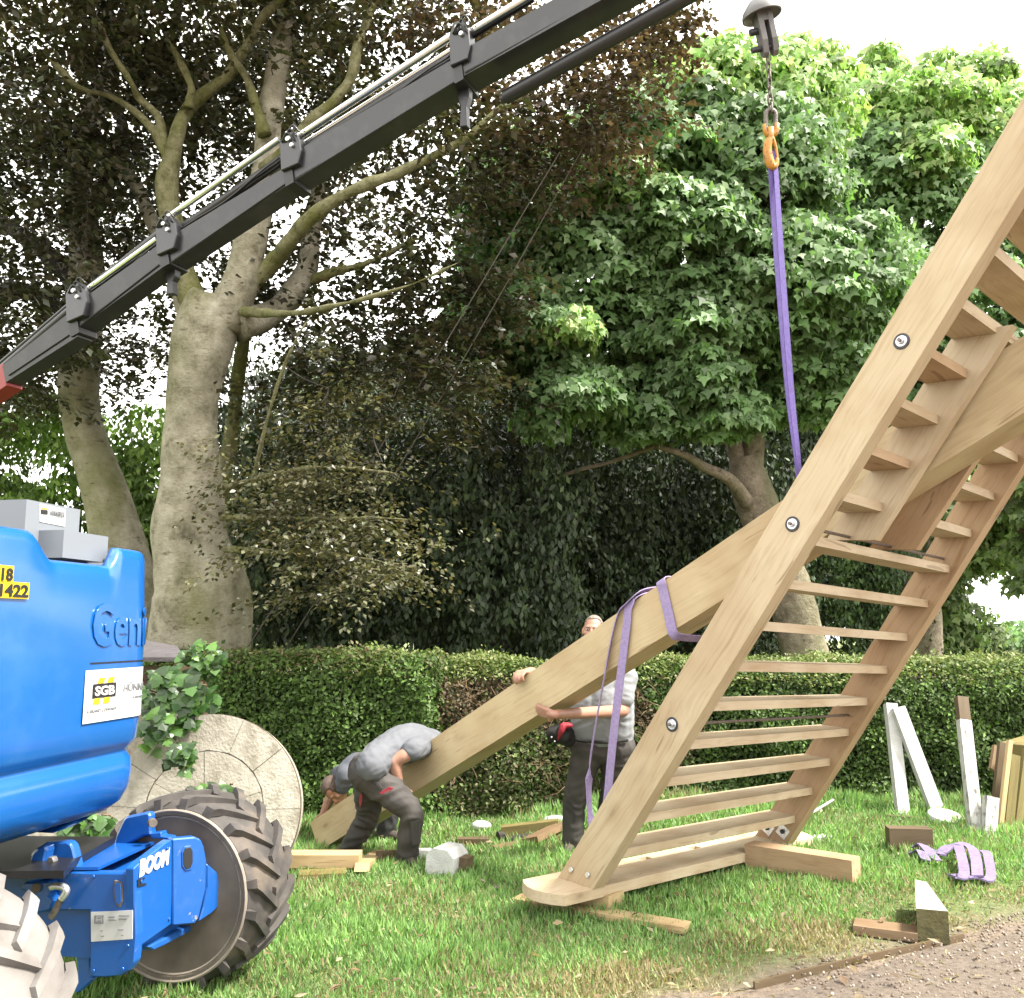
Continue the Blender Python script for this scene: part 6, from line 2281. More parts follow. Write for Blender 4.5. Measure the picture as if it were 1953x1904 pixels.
hipl, hipr = j(1122, 1440), j(1174, 1440)
for h, k, a in ((hipl, j(1096, 1530), j(1090, 1606)), (hipr, j(1160, 1530, .05), j(1150, 1608, .08))):
    chain(bm, [h, k, a], [0.075, 0.055, 0.04])
link('body', fuse(bm, 'body', 0.0078, 2), M['skin'], p1)
hair_cap(hc, F1, 0.028, 0.035, 0.004, M['hair_grey'], p1)
for s in (-1, 1):
    bm = bmesh.new()
    e = hc + F1 @ Vector((s * 0.031, 0.077, 0.004))
    ellipsoid(bm, e, (0.013, 0.012, 0.008), F1)
    ey = link('eye', mesh_of(bm, 'eye', smooth='all'), M['eye_white'], p1)
    bm = bmesh.new()
    ellipsoid(bm, e + F1 @ Vector((0, 0.009, 0)), (0.006, 0.004, 0.006), F1)
    link('iris', mesh_of(bm, 'iris', smooth='all'), M['eye_dark'], ey)
    bm = bmesh.new()
    b_ = hc + F1 @ Vector((s * 0.032, 0.089, 0.024))
    chain(bm, [b_ - F1 @ Vector((0.018, 0.002 * s, 0)), b_ + F1 @ Vector((0.018, -0.002 * s, 0))], [0.004, 0.004], 6)
    link('eyebrow', mesh_of(bm, 'eyebrow', smooth='all'), M['hair_grey'], p1)
bm = bmesh.new()
for dx, w_ in ((-0.10, 0.13), (0.10, 0.13), (0, 0.15)):
    chain(bm, [j(1150, 1288, 0.02) + Vector((dx, 0, 0)), j(1148, 1340, 0) + Vector((dx * 1.15, 0, 0)), j(1150, 1398, 0) + Vector((dx * 1.1, 0, 0))], [w_ * 0.85, w_ * 1.03, w_])
chain(bm, [sh_l, sh_r], [0.085, 0.085])
chain(bm, [sh_r, sh_r * 0.35 + el_l * 0.65], [0.078, 0.074])
chain(bm, [sh_l, sh_l * 0.35 + el_r * 0.65], [0.078, 0.074])
link('shirt', fuse(bm, 'shirt', 0.012, 4, fold=0.007, fsc=14), M['shirt_white'], p1)
bm = bmesh.new()
chain(bm, [j(1120, 1424), j(1178, 1424)], [0.135, 0.135])
for h, k, a in ((j(1118, 1444), j(1096, 1530), j(1092, 1604)), (j(1178, 1444), j(1164, 1530, .05), j(1152, 1606, .08))):
    chain(bm, [h, (h + k) / 2, k, (k + a) / 2, a], [0.118, 0.105, 0.09, 0.085, 0.088])
tr = link('trousers', fuse(bm, 'trousers', 0.013, 3, fold=0.012, fsc=8), M['trouser'], p1)
bm = bmesh.new()
for x in range(9):
    pass
chain(bm, [j(1102, 1412, -0.125), j(1150, 1416, -0.155), j(1196, 1412, -0.12)], [0.012, 0.012, 0.012], 8)
link('belt', mesh_of(bm, 'belt', smooth='all'), M['trouser_black'], p1)
shoe(j(1090, 1610), (-0.3, -1), M['shoe'], p1)
shoe(j(1152, 1612, .08), (0.2, -1), M['shoe'], p1)
# red and black tool pouch at his hip
tp = thing('tool_pouch', 'black and red tool pouch hanging at the hip of the standing man', 'tool pouch', j(1068, 1402, -0.05))
bm = bmesh.new()
ellipsoid(bm, j(1066, 1400, -0.06), (0.10, 0.07, 0.075))
ellipsoid(bm, j(1085, 1408, -0.02), (0.09, 0.06, 0.07))
chain(bm, [j(1085, 1395, 0), j(1120, 1404, -0.06)], [0.04, 0.03])
link('pouch', fuse(bm, 'pouch', 0.012, 3, fold=0.008), M['trouser_black'], tp)
bm = bmesh.new()
chain(bm, [j(1074, 1386, -0.12), j(1070, 1396, -0.135), j(1064, 1412, -0.13)], [0.030, 0.022, 0.008], 10)
ellipsoid(bm, j(1080, 1384, -0.11), (0.055, 0.03, 0.025))
link('flap', fuse(bm, 'flap', 0.008, 3), M['pocket_red'], tp)
for x, y in ((1052, 1406), (1058, 1414)):
    disc('rivet', j(x, y, -0.128), (0, -1, 0.2), 0.008, 0.006, M['steel'], tp, 10)

# --- the man in the pale grey shirt bent over the pole
P2D = 6.75
j = lambda x, y, d=0.0: vat(x, y, P2D + d)
p2 = thing('person', 'man in pale grey T-shirt bent double over the tail pole, red trouser pocket', 'person', gat(720, 1642))
zp = lambda x, y, d=0.0: j(576.4 + x * 0.1781, 1356.3 + y * 0.1781, d)
pel, mid, che, nec = zp(730, 650, 0.0), zp(870, 460, 0.12), zp(1120, 345, 0.30), zp(1370, 350, 0.46)
hd2 = zp(1530, 385, 0.72)
F2 = rot_frame(Vector((0.35, 0.5, -0.8)), Vector((0.9, 0.2, 0.3)))
bm = bmesh.new()
add_head(bm, hd2, F2)
chain(bm, [nec, hd2 - Vector((0.03, 0.02, 0.0))], [0.062, 0.058])
chain(bm, [pel, mid, che, nec], [0.11, 0.105, 0.115, 0.07])
sh2, el2, wr2 = zp(1310, 370, 0.27), zp(985, 545, -0.02), zp(1030, 760, -0.02)
sh2b = zp(1400, 330, 0.62)
chain(bm, [sh2, zp(1180, 430, 0.02), el2], [0.062, 0.056, 0.047], 14, 4)
chain(bm, [el2, el2 * 0.5 + wr2 * 0.5, wr2], [0.050, 0.047, 0.034], 14, 4)
add_hand(bm, wr2, Vector((0.1, 0.3, -1)), Vector((0.5, 1, 0.2)), curl=0.7, size=1.05)
el2b = zp(1300, 560, 0.72)
chain(bm, [sh2b, el2b, zp(1150, 720, 0.62)], [0.055, 0.046, 0.034])
add_hand(bm, zp(1150, 720, 0.62), Vector((-0.6, -0.6, -0.4)), Vector((0, -0.4, 1)), curl=0.7)
hA, kA, aA = zp(800, 740, -0.02), zp(1165, 1085, -0.10), zp(1120, 1620, 0.0)
hB, kB, aB = zp(730, 760, 0.12), zp(700, 1130, 0.22), zp(500, 1500, 0.35)
for h, k, a in ((hA, kA, aA), (hB, kB, aB)):
    chain(bm, [h, k, a], [0.075, 0.055, 0.04])
link('body', fuse(bm, 'body', 0.0078, 2), M['skin'], p2)
hair_cap(hd2, F2, -0.01, 0.03, 0.006, M['hair_grey'], p2)
bm = bmesh.new()
for dd in (-0.08, 0.10):
    o_ = Vector((0.0, dd, 0))
    chain(bm, [zp(775, 560) + o_, mid + o_, che + o_, nec + o_ * 1.2], [0.125, 0.128, 0.142, 0.10])
chain(bm, [sh2, zp(1180, 420, 0.02)], [0.092, 0.080])
chain(bm, [sh2, sh2b], [0.09, 0.09])
chain(bm, [sh2b, (sh2b + el2b) / 2], [0.08, 0.075])
link('shirt', fuse(bm, 'shirt', 0.012, 5, fold=0.007, fsc=15), M['shirt_pale'], p2)
bm = bmesh.new()
chain(bm, [zp(700, 650, 0.0), zp(780, 640, 0.02)], [0.145, 0.13])
chain(bm, [zp(740, 680, 0.10), zp(760, 660, 0.12)], [0.13, 0.12])
chain(bm, [hA, (hA + kA) / 2 + Vector((0, 0, 0.01)), kA, (kA * 0.55 + aA * 0.45), aA], [0.135, 0.112, 0.085, 0.082, 0.078])
chain(bm, [hB, (hB + kB) / 2, kB, (kB + aB) / 2, aB], [0.13, 0.108, 0.085, 0.08, 0.076])
link('trousers', fuse(bm, 'trousers', 0.012, 3, fold=0.015, fsc=8), M['trouser'], p2)
bm = bmesh.new()
sp = [zp(820, 885, -0.155), zp(860, 855, -0.165), zp(930, 815, -0.16), zp(975, 825, -0.15), zp(940, 860, -0.165), zp(860, 888, -0.165)]
add_prism(bm, sp, Vector((0, 0.02, 0)))
link('pocket', mesh_of(bm, 'pocket', bevel=0.004, smooth=True), M['pocket_red'], p2)
bm = bmesh.new()
sp = [zp(622, 885, -0.02), zp(606, 960, -0.03), zp(615, 1035, -0.0), zp(632, 1000, -0.05), zp(642, 930, -0.07), zp(640, 890, -0.06)]
add_prism(bm, sp, Vector((0, 0.02, 0)))
link('pocket', mesh_of(bm, 'pocket', bevel=0.004, smooth=True), M['pocket_red'], p2)
bm = bmesh.new()
add_prism(bm, [zp(742, 735, -0.155), zp(765, 715, -0.155), zp(862, 828, -0.165), zp(840, 842, -0.165)], Vector((0, 0.012, 0)))
link('rule_pocket', mesh_of(bm, 'rule_pocket', bevel=0.002), M['trouser'], p2)
bm = bmesh.new()
add_prism(bm, [zp(1160, 1190, -0.185), zp(1250, 1170, -0.17), zp(1262, 1420, -0.12), zp(1175, 1440, -0.14)], Vector((0, 0.07, 0)))
link('knee_pocket', mesh_of(bm, 'knee_pocket', bevel=0.008, smooth=True), M['trouser'], p2)
shoe(zp(1090, 1640, 0), (0.5, -0.8), M['shoe'], p2)
shoe(zp(495, 1520, .35), (-0.7, -0.6), M['shoe'], p2)

# --- the man in the dark shirt stooping at the far end
P3D = 8.05
j = lambda x, y, d=0.0: vat(x, y, P3D + d)
zp = lambda x, y, d=0.0: j(576.4 + x * 0.1781, 1356.3 + y * 0.1781, d)
p3 = thing('person', 'man in slate grey T-shirt stooping at the far end of the tail pole', 'person', gat(735, 1618))
hd3 = zp(345, 830, 0.02)
F3 = rot_frame(Vector((-0.05, -0.30, -0.95)), Vector((-0.8, -0.45, 0.25)))
sh3, sh3b = zp(470, 690, -0.02), zp(400, 690, 0.34)
bm = bmesh.new()
add_head(bm, hd3, F3)
chain(bm, [hd3 + Vector((0.03, 0.01, 0.01)), zp(520, 690, 0.12)], [0.062, 0.07])
chain(bm, [zp(520, 690, 0.14), zp(650, 600, 0.22), zp(800, 640, 0.28)], [0.10, 0.12, 0.11])
chain(bm, [sh3, zp(390, 1000, 0.05), zp(310, 1150, 0.12)], [0.055, 0.046, 0.034])
add_hand(bm, zp(310, 1150, 0.12), Vector((-0.2, -0.3, -1)), Vector((0.2, -1, 0)), curl=0.6)
chain(bm, [sh3b, zp(290, 950, 0.30), zp(230, 1090, 0.25)], [0.055, 0.046, 0.034])
add_hand(bm, zp(230, 1090, 0.25), Vector((0.0, -0.4, -1)), Vector((0.2, -1, 0)), curl=0.6)
for h, k, a in ((zp(830, 700, 0.25), zp(930, 1120, 0.15), zp(870, 1460, 0.12)), (zp(800, 700, 0.42), zp(760, 1130, 0.4), zp(700, 1470, 0.4))):
    chain(bm, [h, k, a], [0.075, 0.055, 0.04])
link('body', fuse(bm, 'body', 0.0075, 3), M['skin'], p3)
hair_cap(hd3, F3, -0.02, 0.035, 0.008, M['hair_brown'], p3)
bm = bmesh.new()
for dd in (-0.07, 0.10):
    o_ = Vector((0, dd, 0))
    chain(bm, [zp(500, 670, 0.12) + o_, zp(590, 630, 0.18) + o_, zp(800, 650, 0.28) + o_], [0.115, 0.145, 0.13])
chain(bm, [sh3, zp(430, 800, 0.0)], [0.085, 0.075])
chain(bm, [sh3b, zp(340, 830, 0.33)], [0.085, 0.075])
chain(bm, [sh3, sh3b], [0.09, 0.09])
link('shirt', fuse(bm, 'shirt', 0.013, 4, fold=0.008), M['shirt_dark'], p3)
bm = bmesh.new()
chain(bm, [zp(800, 690, 0.26), zp(840, 720, 0.36)], [0.14, 0.14])
for h, k, a in ((zp(830, 720, 0.25), zp(930, 1120, 0.15), zp(875, 1430, 0.12)), (zp(800, 720, 0.42), zp(760, 1130, 0.4), zp(700, 1440, 0.4))):
    chain(bm, [h, (h + k) / 2, k, (k + a) / 2, a], [0.12, 0.105, 0.085, 0.08, 0.076])
link('trousers', fuse(bm, 'trousers', 0.013, 3, fold=0.012), M['trouser_black'], p3)
shoe(zp(870, 1470, 0.12), (0.9, -0.5), M['shoe'], p3)
shoe(zp(700, 1470, .4), (0.3, -0.8), M['shoe'], p3)

# ------------------------------------------------------------------ millstone, ivy, shed corner
MS = vat(390, 1546, 6.05)
MR = 182 * 6.05 / FV
mn = (Vector((0.10, -1, 0.16))).normalized()
ms = thing('millstone', 'big pale round millstone of fitted stone blocks leaning behind the near black tyre', 'millstone', (MS.x, MS.y, gz(MS.x, MS.y)))
Mm = frame_to(MS, MS + mn)
bm = bmesh.new()
add_lathe(bm, [(-0.20, MR - 0.012), (-0.012, MR - 0.012)], Matrix.Identity(4), 64)
link('core', mesh_of(bm, 'core', smooth=True), M['stone'], ms, Mm)
bm = bmesh.new()
add_lathe(bm, [(-0.05, MR - 0.012), (-0.05, MR - 0.006), (-0.012, MR - 0.006), (-0.012, MR - 0.012)], Matrix.Identity(4), 64, close=True)
link('iron_band', mesh_of(bm, 'iron_band', smooth=True), M['iron'], ms, Mm)


def stone_block(r0, r1, a0, a1, jog=0.0):
    bm = bmesh.new()
    g = 0.0016
    n = max(3, int((a1 - a0) / 0.12))
    pts = []
    for i in range(n + 1):
        a = a0 + (a1 - a0) * i / n
        aa = a + (g / r1 if i == 0 else -g / r1 if i == n else 0)
        pts.append(((r1 - g) * math.cos(aa), (r1 - g) * math.sin(aa)))
    m_ = 2
    for i in range(m_ + 1):
        a = a1 + (a0 - a1) * i / m_
        aa = a + (-g / r0 if i == 0 else g / r0 if i == m_ else 0)
        rr = (r0 + g) * (1 + jog * (0.5 - abs(i - 1)))
        pts.append((rr * math.cos(aa), rr * math.sin(aa)))
    dz = random.uniform(0, 0.006)
    add_prism(bm, [Vector((0.004 + dz, x, y)) for x, y in pts], Vector((-0.05, 0, 0)))
    link('stone', mesh_of(bm, 'stone', bevel=0.004), M['stone'], ms, Mm)


angs = np.cumsum([0.62, 0.48, 0.70, 0.55, 0.44, 0.66, 0.58, 0.50, 0.62, 0.54])
angs = angs * 2 * math.pi / angs[-1]
for i in range(10):
    stone_block(MR * random.uniform(0.605, 0.615), MR - 0.008, angs[i - 1] - (2 * math.pi if i == 0 else 0), angs[i], 0.0)
an2 = np.cumsum([1.2, 0.9, 1.4, 1.1, 1.0])
an2 = an2 * 2 * math.pi / an2[-1] + 0.3
for i in range(5):
    stone_block(0.09, MR * 0.60, an2[i - 1] - (2 * math.pi if i == 0 else 0), an2[i], 0.0)

# slab of the shed / lean-to behind the ivy
M['felt'] = mat_noise('grey_roof_felt', (0.075, 0.065, 0.07), (0.13, 0.115, 0.12), 14, 0.85, 0.3)
M['brown_board'] = mat_wood('brown_stained_board', (0.13, 0.075, 0.055), (0.07, 0.04, 0.03), (0.19, 0.12, 0.09))
shed = thing('lean_to', 'low lean-to with grey felt roof and brown edge boards half hidden by ivy', 'shed', vat(300, 1400, 6.9))
SD = 6.75
bm = bmesh.new()
r_ = [vat(130, 1262, SD), vat(352, 1262, SD), vat(338, 1240, SD + 0.7), vat(280, 1228, SD + 1.3), vat(120, 1222, SD + 1.3)]
add_prism(bm, r_, Vector((0, 0, 0.03)))
link('roof', mesh_of(bm, 'roof', bevel=0.006), M['felt'], shed)
for y, dx in ((1275, 0), (1290, 10), (1302, 14)):
    beam('edge_board', vat(140, y, SD + 0.05), vat(404 - dx, y + 1, SD + 0.25), 0.05, 0.042, M['brown_board'] if y > 1280 else M['old_wood'], shed)
for x in (150, 385):
    beam('post', vat(x, 1300, SD + 0.22), Vector((*vat(x, 1300, SD + 0.22).xy, -0.15)), 0.08, 0.08, M['brown_board'], shed, up=(0, 1, 0))
bm = bmesh.new()
a_, b_ = vat(20, 1300, SD + 0.9), vat(395, 1300, SD + 0.9)
add_hexa(bm, [(a_.x, a_.y, -0.3), (b_.x, b_.y, -0.3), (b_.x, b_.y + .05, -0.3), (a_.x, a_.y + .05, -0.3), (a_.x, a_.y, a_.z), (b_.x, b_.y, b_.z), (b_.x, b_.y + .05, b_.z), (a_.x, a_.y + .05, a_.z)])
link('back_wall', mesh_of(bm, 'back_wall'), M['mortar'], shed)
# second pale stone lying under the lift
st2 = thing('stone_slab', 'pale pinkish stone slab lying under the blue cover beside the ivy', 'stone slab', gat(90, 1640))
beam('slab', vat(-80, 1606, 5.6), vat(190, 1590, 5.9), 0.5, 0.16, M['stone'], st2)

IVY = [(0.028, 0.072, 0.014), (0.045, 0.11, 0.018), (0.022, 0.05, 0.012), (0.075, 0.16, 0.028)]
IVY_SHAPE = ([(0, 0, 0), (0.05, 0.30, 0.0), (0.22, 0.62, -0.03), (0.42, 0.34, 0.02), (0.56, 0.42, 0.0), (1.0, 0, -0.05), (0.56, -0.42, 0.0), (0.42, -0.34, 0.02), (0.22, -0.62, -0.03), (0.05, -0.30, 0.0), (0.3, 0, 0.05)],
             [(0, 10, 1), (1, 10, 3, 2), (3, 10, 5, 4), (5, 10, 7, 6), (7, 10, 9, 8), (9, 10, 0)])


def ivy_leaf_mesh(c):
    me = bpy.data.meshes.new('leaf')
    tv, tf = IVY_SHAPE
    me.from_pydata([Vector(v) for v in tv], [], [f for f in tf])
    at = me.attributes.new('tone', 'FLOAT_COLOR', 'POINT')
    for d in at.data:
        d.color = (*c, 1)
    me.materials.append(M['leaf_ivy'])
    me.update()
    return me


ivy_meshes = [ivy_leaf_mesh(tuple(np.array(IVY[i % 4]) * random.uniform(0.75, 1.3))) for i in range(14)]


def ivy(label, spots, seeds, loc):
    """spots: (x, y, depth, rx, ry, n, size)"""
    t = thing('ivy', label, 'ivy', loc)
    bm = bmesh.new()
    for x, y, d, rx, ry, n, sz in spots:
        prev = None
        for i in range(n):
            a = random.uniform(0, 6.283)
            r = random.random() ** 0.6
            p = vat(x + rx * r * math.cos(a), y + ry * r * math.sin(a), d + random.uniform(-0.10, 0.05))
            nn = Vector((random.gauss(0.1, 0.35), -1 + random.gauss(0, 0.2), 0.55 + random.gauss(0, 0.35))).normalized()
            dn_ = Vector((random.gauss(0, 0.6), -0.15, -1)).normalized()
            dn_ = (dn_ - nn * dn_.dot(nn)).normalized()
            yy = nn.cross(dn_)
            s = sz * random.uniform(0.6, 1.35)
            Mx = Matrix((dn_ * s, yy * s, nn * s)).transposed().to_4x4()
            Mx.translation = p
            o = link('leaf', random.choice(ivy_meshes), None, t, Mx)
            if i % 5 == 0:
                if prev is not None:
                    add_tube(bm, spline([tuple(prev), tuple((prev + p) / 2 + Vector((0, 0.05, 0))), tuple(p + Vector((0, 0.03, 0)))], 3), 0.005, 5, cap=False)
                prev = p + Vector((0, 0.03, 0))
    tag(link('stem', mesh_of(bm, 'stem', smooth='all', recalc=False), M['bark_wood'], t), kind='stuff')
    return t


ivy('big glossy green ivy climbing over the lean-to roof right of the blue cover', [(385, 1258, 6.45, 42, 38, 82, 0.062), (330, 1330, 6.2, 66, 62, 128, 0.078), (300, 1390, 6.05, 36, 40, 44, 0.075), (395, 1310, 6.6, 24, 60, 38, 0.058)], 0, vat(330, 1420, 6.4))
ivy('small ivy sprig growing across the middle of the millstone face', [(345, 1440, 5.92, 27, 33, 34, 0.065), (362, 1425, 5.92, 16, 16, 10, 0.055)], 0, vat(345, 1475, 5.95))
ivy('ivy tuft at the top of the tyre in front of the millstone', [(408, 1502, 5.75, 38, 10, 13, 0.08)], 0, vat(408, 1515, 5.75))
ivy('ivy patch under the blue turret cover, left of the millstone', [(168, 1568, 5.55, 46, 30, 60, 0.08), (210, 1600, 5.6, 28, 26, 20, 0.07)], 0, vat(170, 1600, 5.6))


# ------------------------------------------------------------------ timber, debris and posts
def gbeam(name, label, cat, x0, y0, x1, y1, w, h, mat, grp=None, lift_=0.0, tilt=0.0, part='timber', sh=0.0, bevel=0.004):
    """timber lying on the grass between two surveyed ground points"""
    a, b_ = gat(x0, y0), gat(x1, y1)
    t = thing(name, label, cat, (a + b_) / 2, grp)
    up = Vector((0, tilt, 1))
    beam(part, a + Vector((0, 0, h / 2 + lift_)), b_ + Vector((0, 0, h / 2 + lift_)), w, h, mat, t, up=up, s0=sh, s1=sh, bevel=bevel)
    return t


# packing under the sill
gbeam('packing_board', 'long thin pale board lying under the packing block at the ladder foot', 'board', 985, 1722, 1312, 1778, 0.13, 0.035, M['deal'], 'packing under the sill', 0.005)
a_ = gat(1050, 1718)
tb = thing('packing_block', 'squared pale timber block wedged under the left end of the sill', 'timber block', gat(1110, 1735), 'packing under the sill')
beam('timber', gat(1040, 1712) + Vector((0, 0, 0.075)), gat(1176, 1742) + Vector((0, 0, 0.075)), 0.17, 0.078, M['deal'], tb, bevel=0.005)
tb = thing('packing_block', 'large heavy oak block under the right end of the sill', 'timber block', gat(1540, 1680), 'packing under the sill')
beam('timber', gat(1432, 1655) + Vector((0, 0.02, 0.08)), gat(1640, 1692) + Vector((0, 0.05, 0.08)), 0.16, 0.17, M['oak_red'], tb, bevel=0.006)

gbeam('plank', 'pale sawn timber lying flat between the black tyre and the bent man', 'plank', 540, 1662, 687, 1662, 0.16, 0.085, M['deal'], 'timber on the grass', 0.04)
gbeam('plank', 'mossy short timber under the pale plank beside the black tyre', 'plank', 570, 1676, 660, 1672, 0.15, 0.04, M['green_wood'], 'timber on the grass')
gbeam('offcut', 'splintered yellow wood offcut lying left of the bent man\'s front boot', 'offcut', 690, 1668, 722, 1640, 0.10, 0.05, M['deal'], 'timber on the grass', 0.02, sh=0.4)
gbeam('offcut', 'brown timber offcut lying just behind the front boot of the bent man', 'offcut', 722, 1652, 772, 1648, 0.10, 0.075, M['old_wood'], 'timber on the grass', 0.02)
gbeam('offcut', 'flaking white painted offcut between the bent man and the white block', 'offcut', 772, 1642, 824, 1640, 0.10, 0.06, M['white_wood'], 'timber on the grass', 0.02)
gbeam('plank', 'thin white painted lath lying right of the white block', 'plank', 872, 1646, 934, 1640, 0.05, 0.02, M['white_wood'], 'timber on the grass')
gbeam('plank', 'long rough brown plank lying on the grass towards the standing man', 'plank', 944, 1624, 1072, 1600, 0.13, 0.04, M['bark_wood'], 'timber on the grass')
gbeam('plank', 'olive squared timber lying behind the rough brown plank', 'plank', 958, 1603, 1066, 1590, 0.12, 0.12, M['green_wood'], 'timber on the grass', 0.0)
gbeam('plank', 'dark stained timber end left of the rough brown plank', 'plank', 872, 1612, 932, 1612, 0.10, 0.06, M['old_wood'], 'timber on the grass')
gbeam('plank', 'broken brown slab tilted against the leg of the standing man', 'plank', 1010, 1622, 1072, 1590, 0.16, 0.05, M['bark_wood'], 'timber on the grass', 0.05, tilt=0.5)
gbeam('plank', 'weathered grey board lying flat beyond the right end of the sill', 'plank', 1530, 1604, 1580, 1600, 0.10, 0.03, M['white_worn'], 'timber on the grass')
gbeam('timber_block', 'dark brown curved block lying on the grass left of the lilac straps', 'timber block', 1694, 1622, 1776, 1624, 0.12, 0.17, M['old_wood'], None, 0.0)
gbeam('rough_slab', 'rough brown wood slab lying beside the white concrete post end', 'wood slab', 1630, 1774, 1752, 1790, 0.16, 0.045, M['bark_wood'])
tb = thing('log', 'dark charred log end lying among the planks behind the ladder foot', 'log', gat(965, 1606))
for (x0, y0, x1, y1, r) in ((950, 1606, 968, 1603, 0.045), (978, 1610, 1036, 1604, 0.035)):
    bm = bmesh.new()
    a_, b_ = gat(x0, y0) + Vector((0, 0, r)), gat(x1, y1) + Vector((0, 0, r))
    add_tube(bm, [a_, (a_ + b_) / 2 + Vector((0, 0, 0.004)), b_], [r, r * 1.06, r * 0.9], 12)
    link('log_piece', mesh_of(bm, 'log_piece', smooth=True), M['bark_dark'], tb)
for lb, x, y, rx, rz in (('white lump of rubble on the grass by the hedge foot', 918, 1582, 0.10, 0.05), ('small white rubble piece in front of the white block', 848, 1668, 0.06, 0.035), ('flat pale rubble piece at the hedge foot behind the planks', 1060, 1566, 0.12, 0.03)):
    bm = bmesh.new()
    g = gat(x, y)
    bmesh.ops.create_icosphere(bm, subdivisions=2, radius=1, matrix=Matrix.Translation(g + Vector((0, 0, rz * 0.6))) @ Matrix.Diagonal((rx, rx * 0.7, rz, 1)))
    for v in bm.verts:
        v.co += (v.co - g).normalized() * 0.2 * rz * noise.noise(v.co * 14)
    tag(link('rubble', mesh_of(bm, 'rubble', smooth=True), M['white_wood']), lb, 'rubble', 'white rubble on the grass')

# white octagonal block
wb = thing('white_block', 'white painted chamfered wooden block on the grass right of the bent man', 'wooden block', gat(845, 1664))
g = gat(848, 1666)
Mb_ = Matrix.Translation(g) @ Matrix.Rotation(R(-24), 4, 'Z') @ Matrix.Rotation(R(3), 4, 'Y')
bm = bmesh.new()
w2_, h2_, c_ = 0.105, 0.175, 0.05
pts = [(-w2_, 0), (w2_, 0), (w2_, h2_ - c_), (w2_ - c_, h2_), (-w2_ + c_, h2_), (-w2_, h2_ - c_)]
add_prism(bm, [Mb_ @ Vector((x, -0.085, z)) for x, z in pts], Mb_.to_3x3() @ Vector((0, 0.22, 0)))
link('block', mesh_of(bm, 'block', bevel=0.006), M['white_wood'], wb)
bm = bmesh.new()
add_hexa(bm, [Mb_ @ Vector(p) for p in ((w2_ - 0.01, 0, 0.02), (w2_ + 0.06, 0, 0.02), (w2_ + 0.06, 0.10, 0.02), (w2_ - 0.01, 0.10, 0.02), (w2_ - 0.01, 0, 0.12), (w2_ + 0.06, 0, 0.12), (w2_ + 0.06, 0.10, 0.12), (w2_ - 0.01, 0.10, 0.12))])
link('tenon', mesh_of(bm, 'tenon', bevel=0.004), M['old_wood'], wb)


# leaning white posts
def post(name, label, bx_, by_, tx, ty, dback, w, mat, grp, top=None, w_b=None):
    a = gat(bx_, by_)
    r = ray(tx, ty)
    d0 = (a - CAM).dot(Vector((0, CP, SP)))
    b_ = vat(tx, ty, d0 + dback)
    t = thing(name, label, 'post', a, grp)
    beam('post', a - Vector((0, 0, 0.03)), b_, w, w * 0.75, mat, t, up=(0, -1, 0), bevel=0.004)
    if top:
        dr = (b_ - a).normalized()
        beam('rotten_top', b_ + dr * 0.002, b_ + dr * 0.20, w * 0.94, w * 0.7, M['old_wood'], t, up=(0, -1, 0), bevel=0.01)
    return t


post('white_post', 'upright white painted post, left one of the leaning pair by the hedge', 1722, 1554, 1698, 1343, 0.45, 0.105, M['white_wood'], 'white posts leaning by the hedge')
post('white_post', 'slanting white painted post crossing the top of the left post', 1792, 1556, 1712, 1350, 0.40, 0.115, M['white_wood'], 'white posts leaning by the hedge')
post('white_post', 'mouldy white post with rotten brown top standing alone against the hedge', 1862, 1590, 1838, 1374, 0.40, 0.10, M['white_worn'], 'white posts leaning by the hedge', top=True)
post('white_post', 'short grey weathered post stub right of the mouldy white post', 1884, 1594, 1890, 1520, 0.10, 0.10, M['white_worn'], None)
# heap of old boards and timbers at the right edge
for lb, x0, y0, x1, y1, w, mat in (('tall brown board with pale split edge, leftmost of the board heap', 1896, 1570, 1912, 1416, 0.08, 'old_wood'), ('thin bright pale lath standing beside the tall brown board', 1906, 1586, 1926, 1412, 0.045, 'deal'),
                                   ('mossy upright board behind the pale lath', 1922, 1584, 1936, 1440, 0.09, 'green_wood'), ('mossy green upright board at the right edge', 1944, 1576, 1962, 1430, 0.11, 'green_wood'), ('short orange broken board end on the heap', 1893, 1470, 1900, 1425, 0.075, 'bark_wood')):
    a = gat(x0, min(y0, 9999)) if y0 > 1500 else vat(x0, y0, 8.6)
    d0 = (a - CAM).dot(Vector((0, CP, SP)))
    b_ = vat(x1, y1, d0 + 0.15)
    t = thing('old_board', lb, 'board', a, 'heap of old boards at the right edge')
    beam('board', a, b_, w, 0.03, M[mat], t, up=(0.3, -1, 0), bevel=0.003)
t = thing('old_timber', 'thick sawn timber with pale mossy top lying on the board heap at the right edge', 'timber', vat(1950, 1430, 8.6), 'heap of old boards at the right edge')
beam('timber', vat(1938, 1432, 8.3), vat(2060, 1395, 9.0), 0.30, 0.11, M['green_wood'], t)
beam('end_block', vat(1942, 1470, 8.5), vat(2060, 1470, 8.6), 0.10, 0.24, M['old_wood'], t)
# white lid by the posts
bm = bmesh.new()
g = gat(1802, 1566)
add_lathe(bm, [(0, 0.02), (0.0, 0.14), (0.02, 0.15), (0.055, 0.14), (0.065, 0.11), (0.065, 0.0)], frame_to(g, g + Vector((0.05, -0.25, 1))), 24)
tag(link('bucket_lid', mesh_of(bm, 'bucket_lid', smooth=True), M['white_wood']), 'white rounded lid lying on the grass at the foot of the slanting post', 'lid')
gbeam('plank', 'thin grey lath lying in the grass behind the white lid', 'plank', 1690, 1560, 1850, 1572, 0.05, 0.025, M['old_wood'], 'timber on the grass')
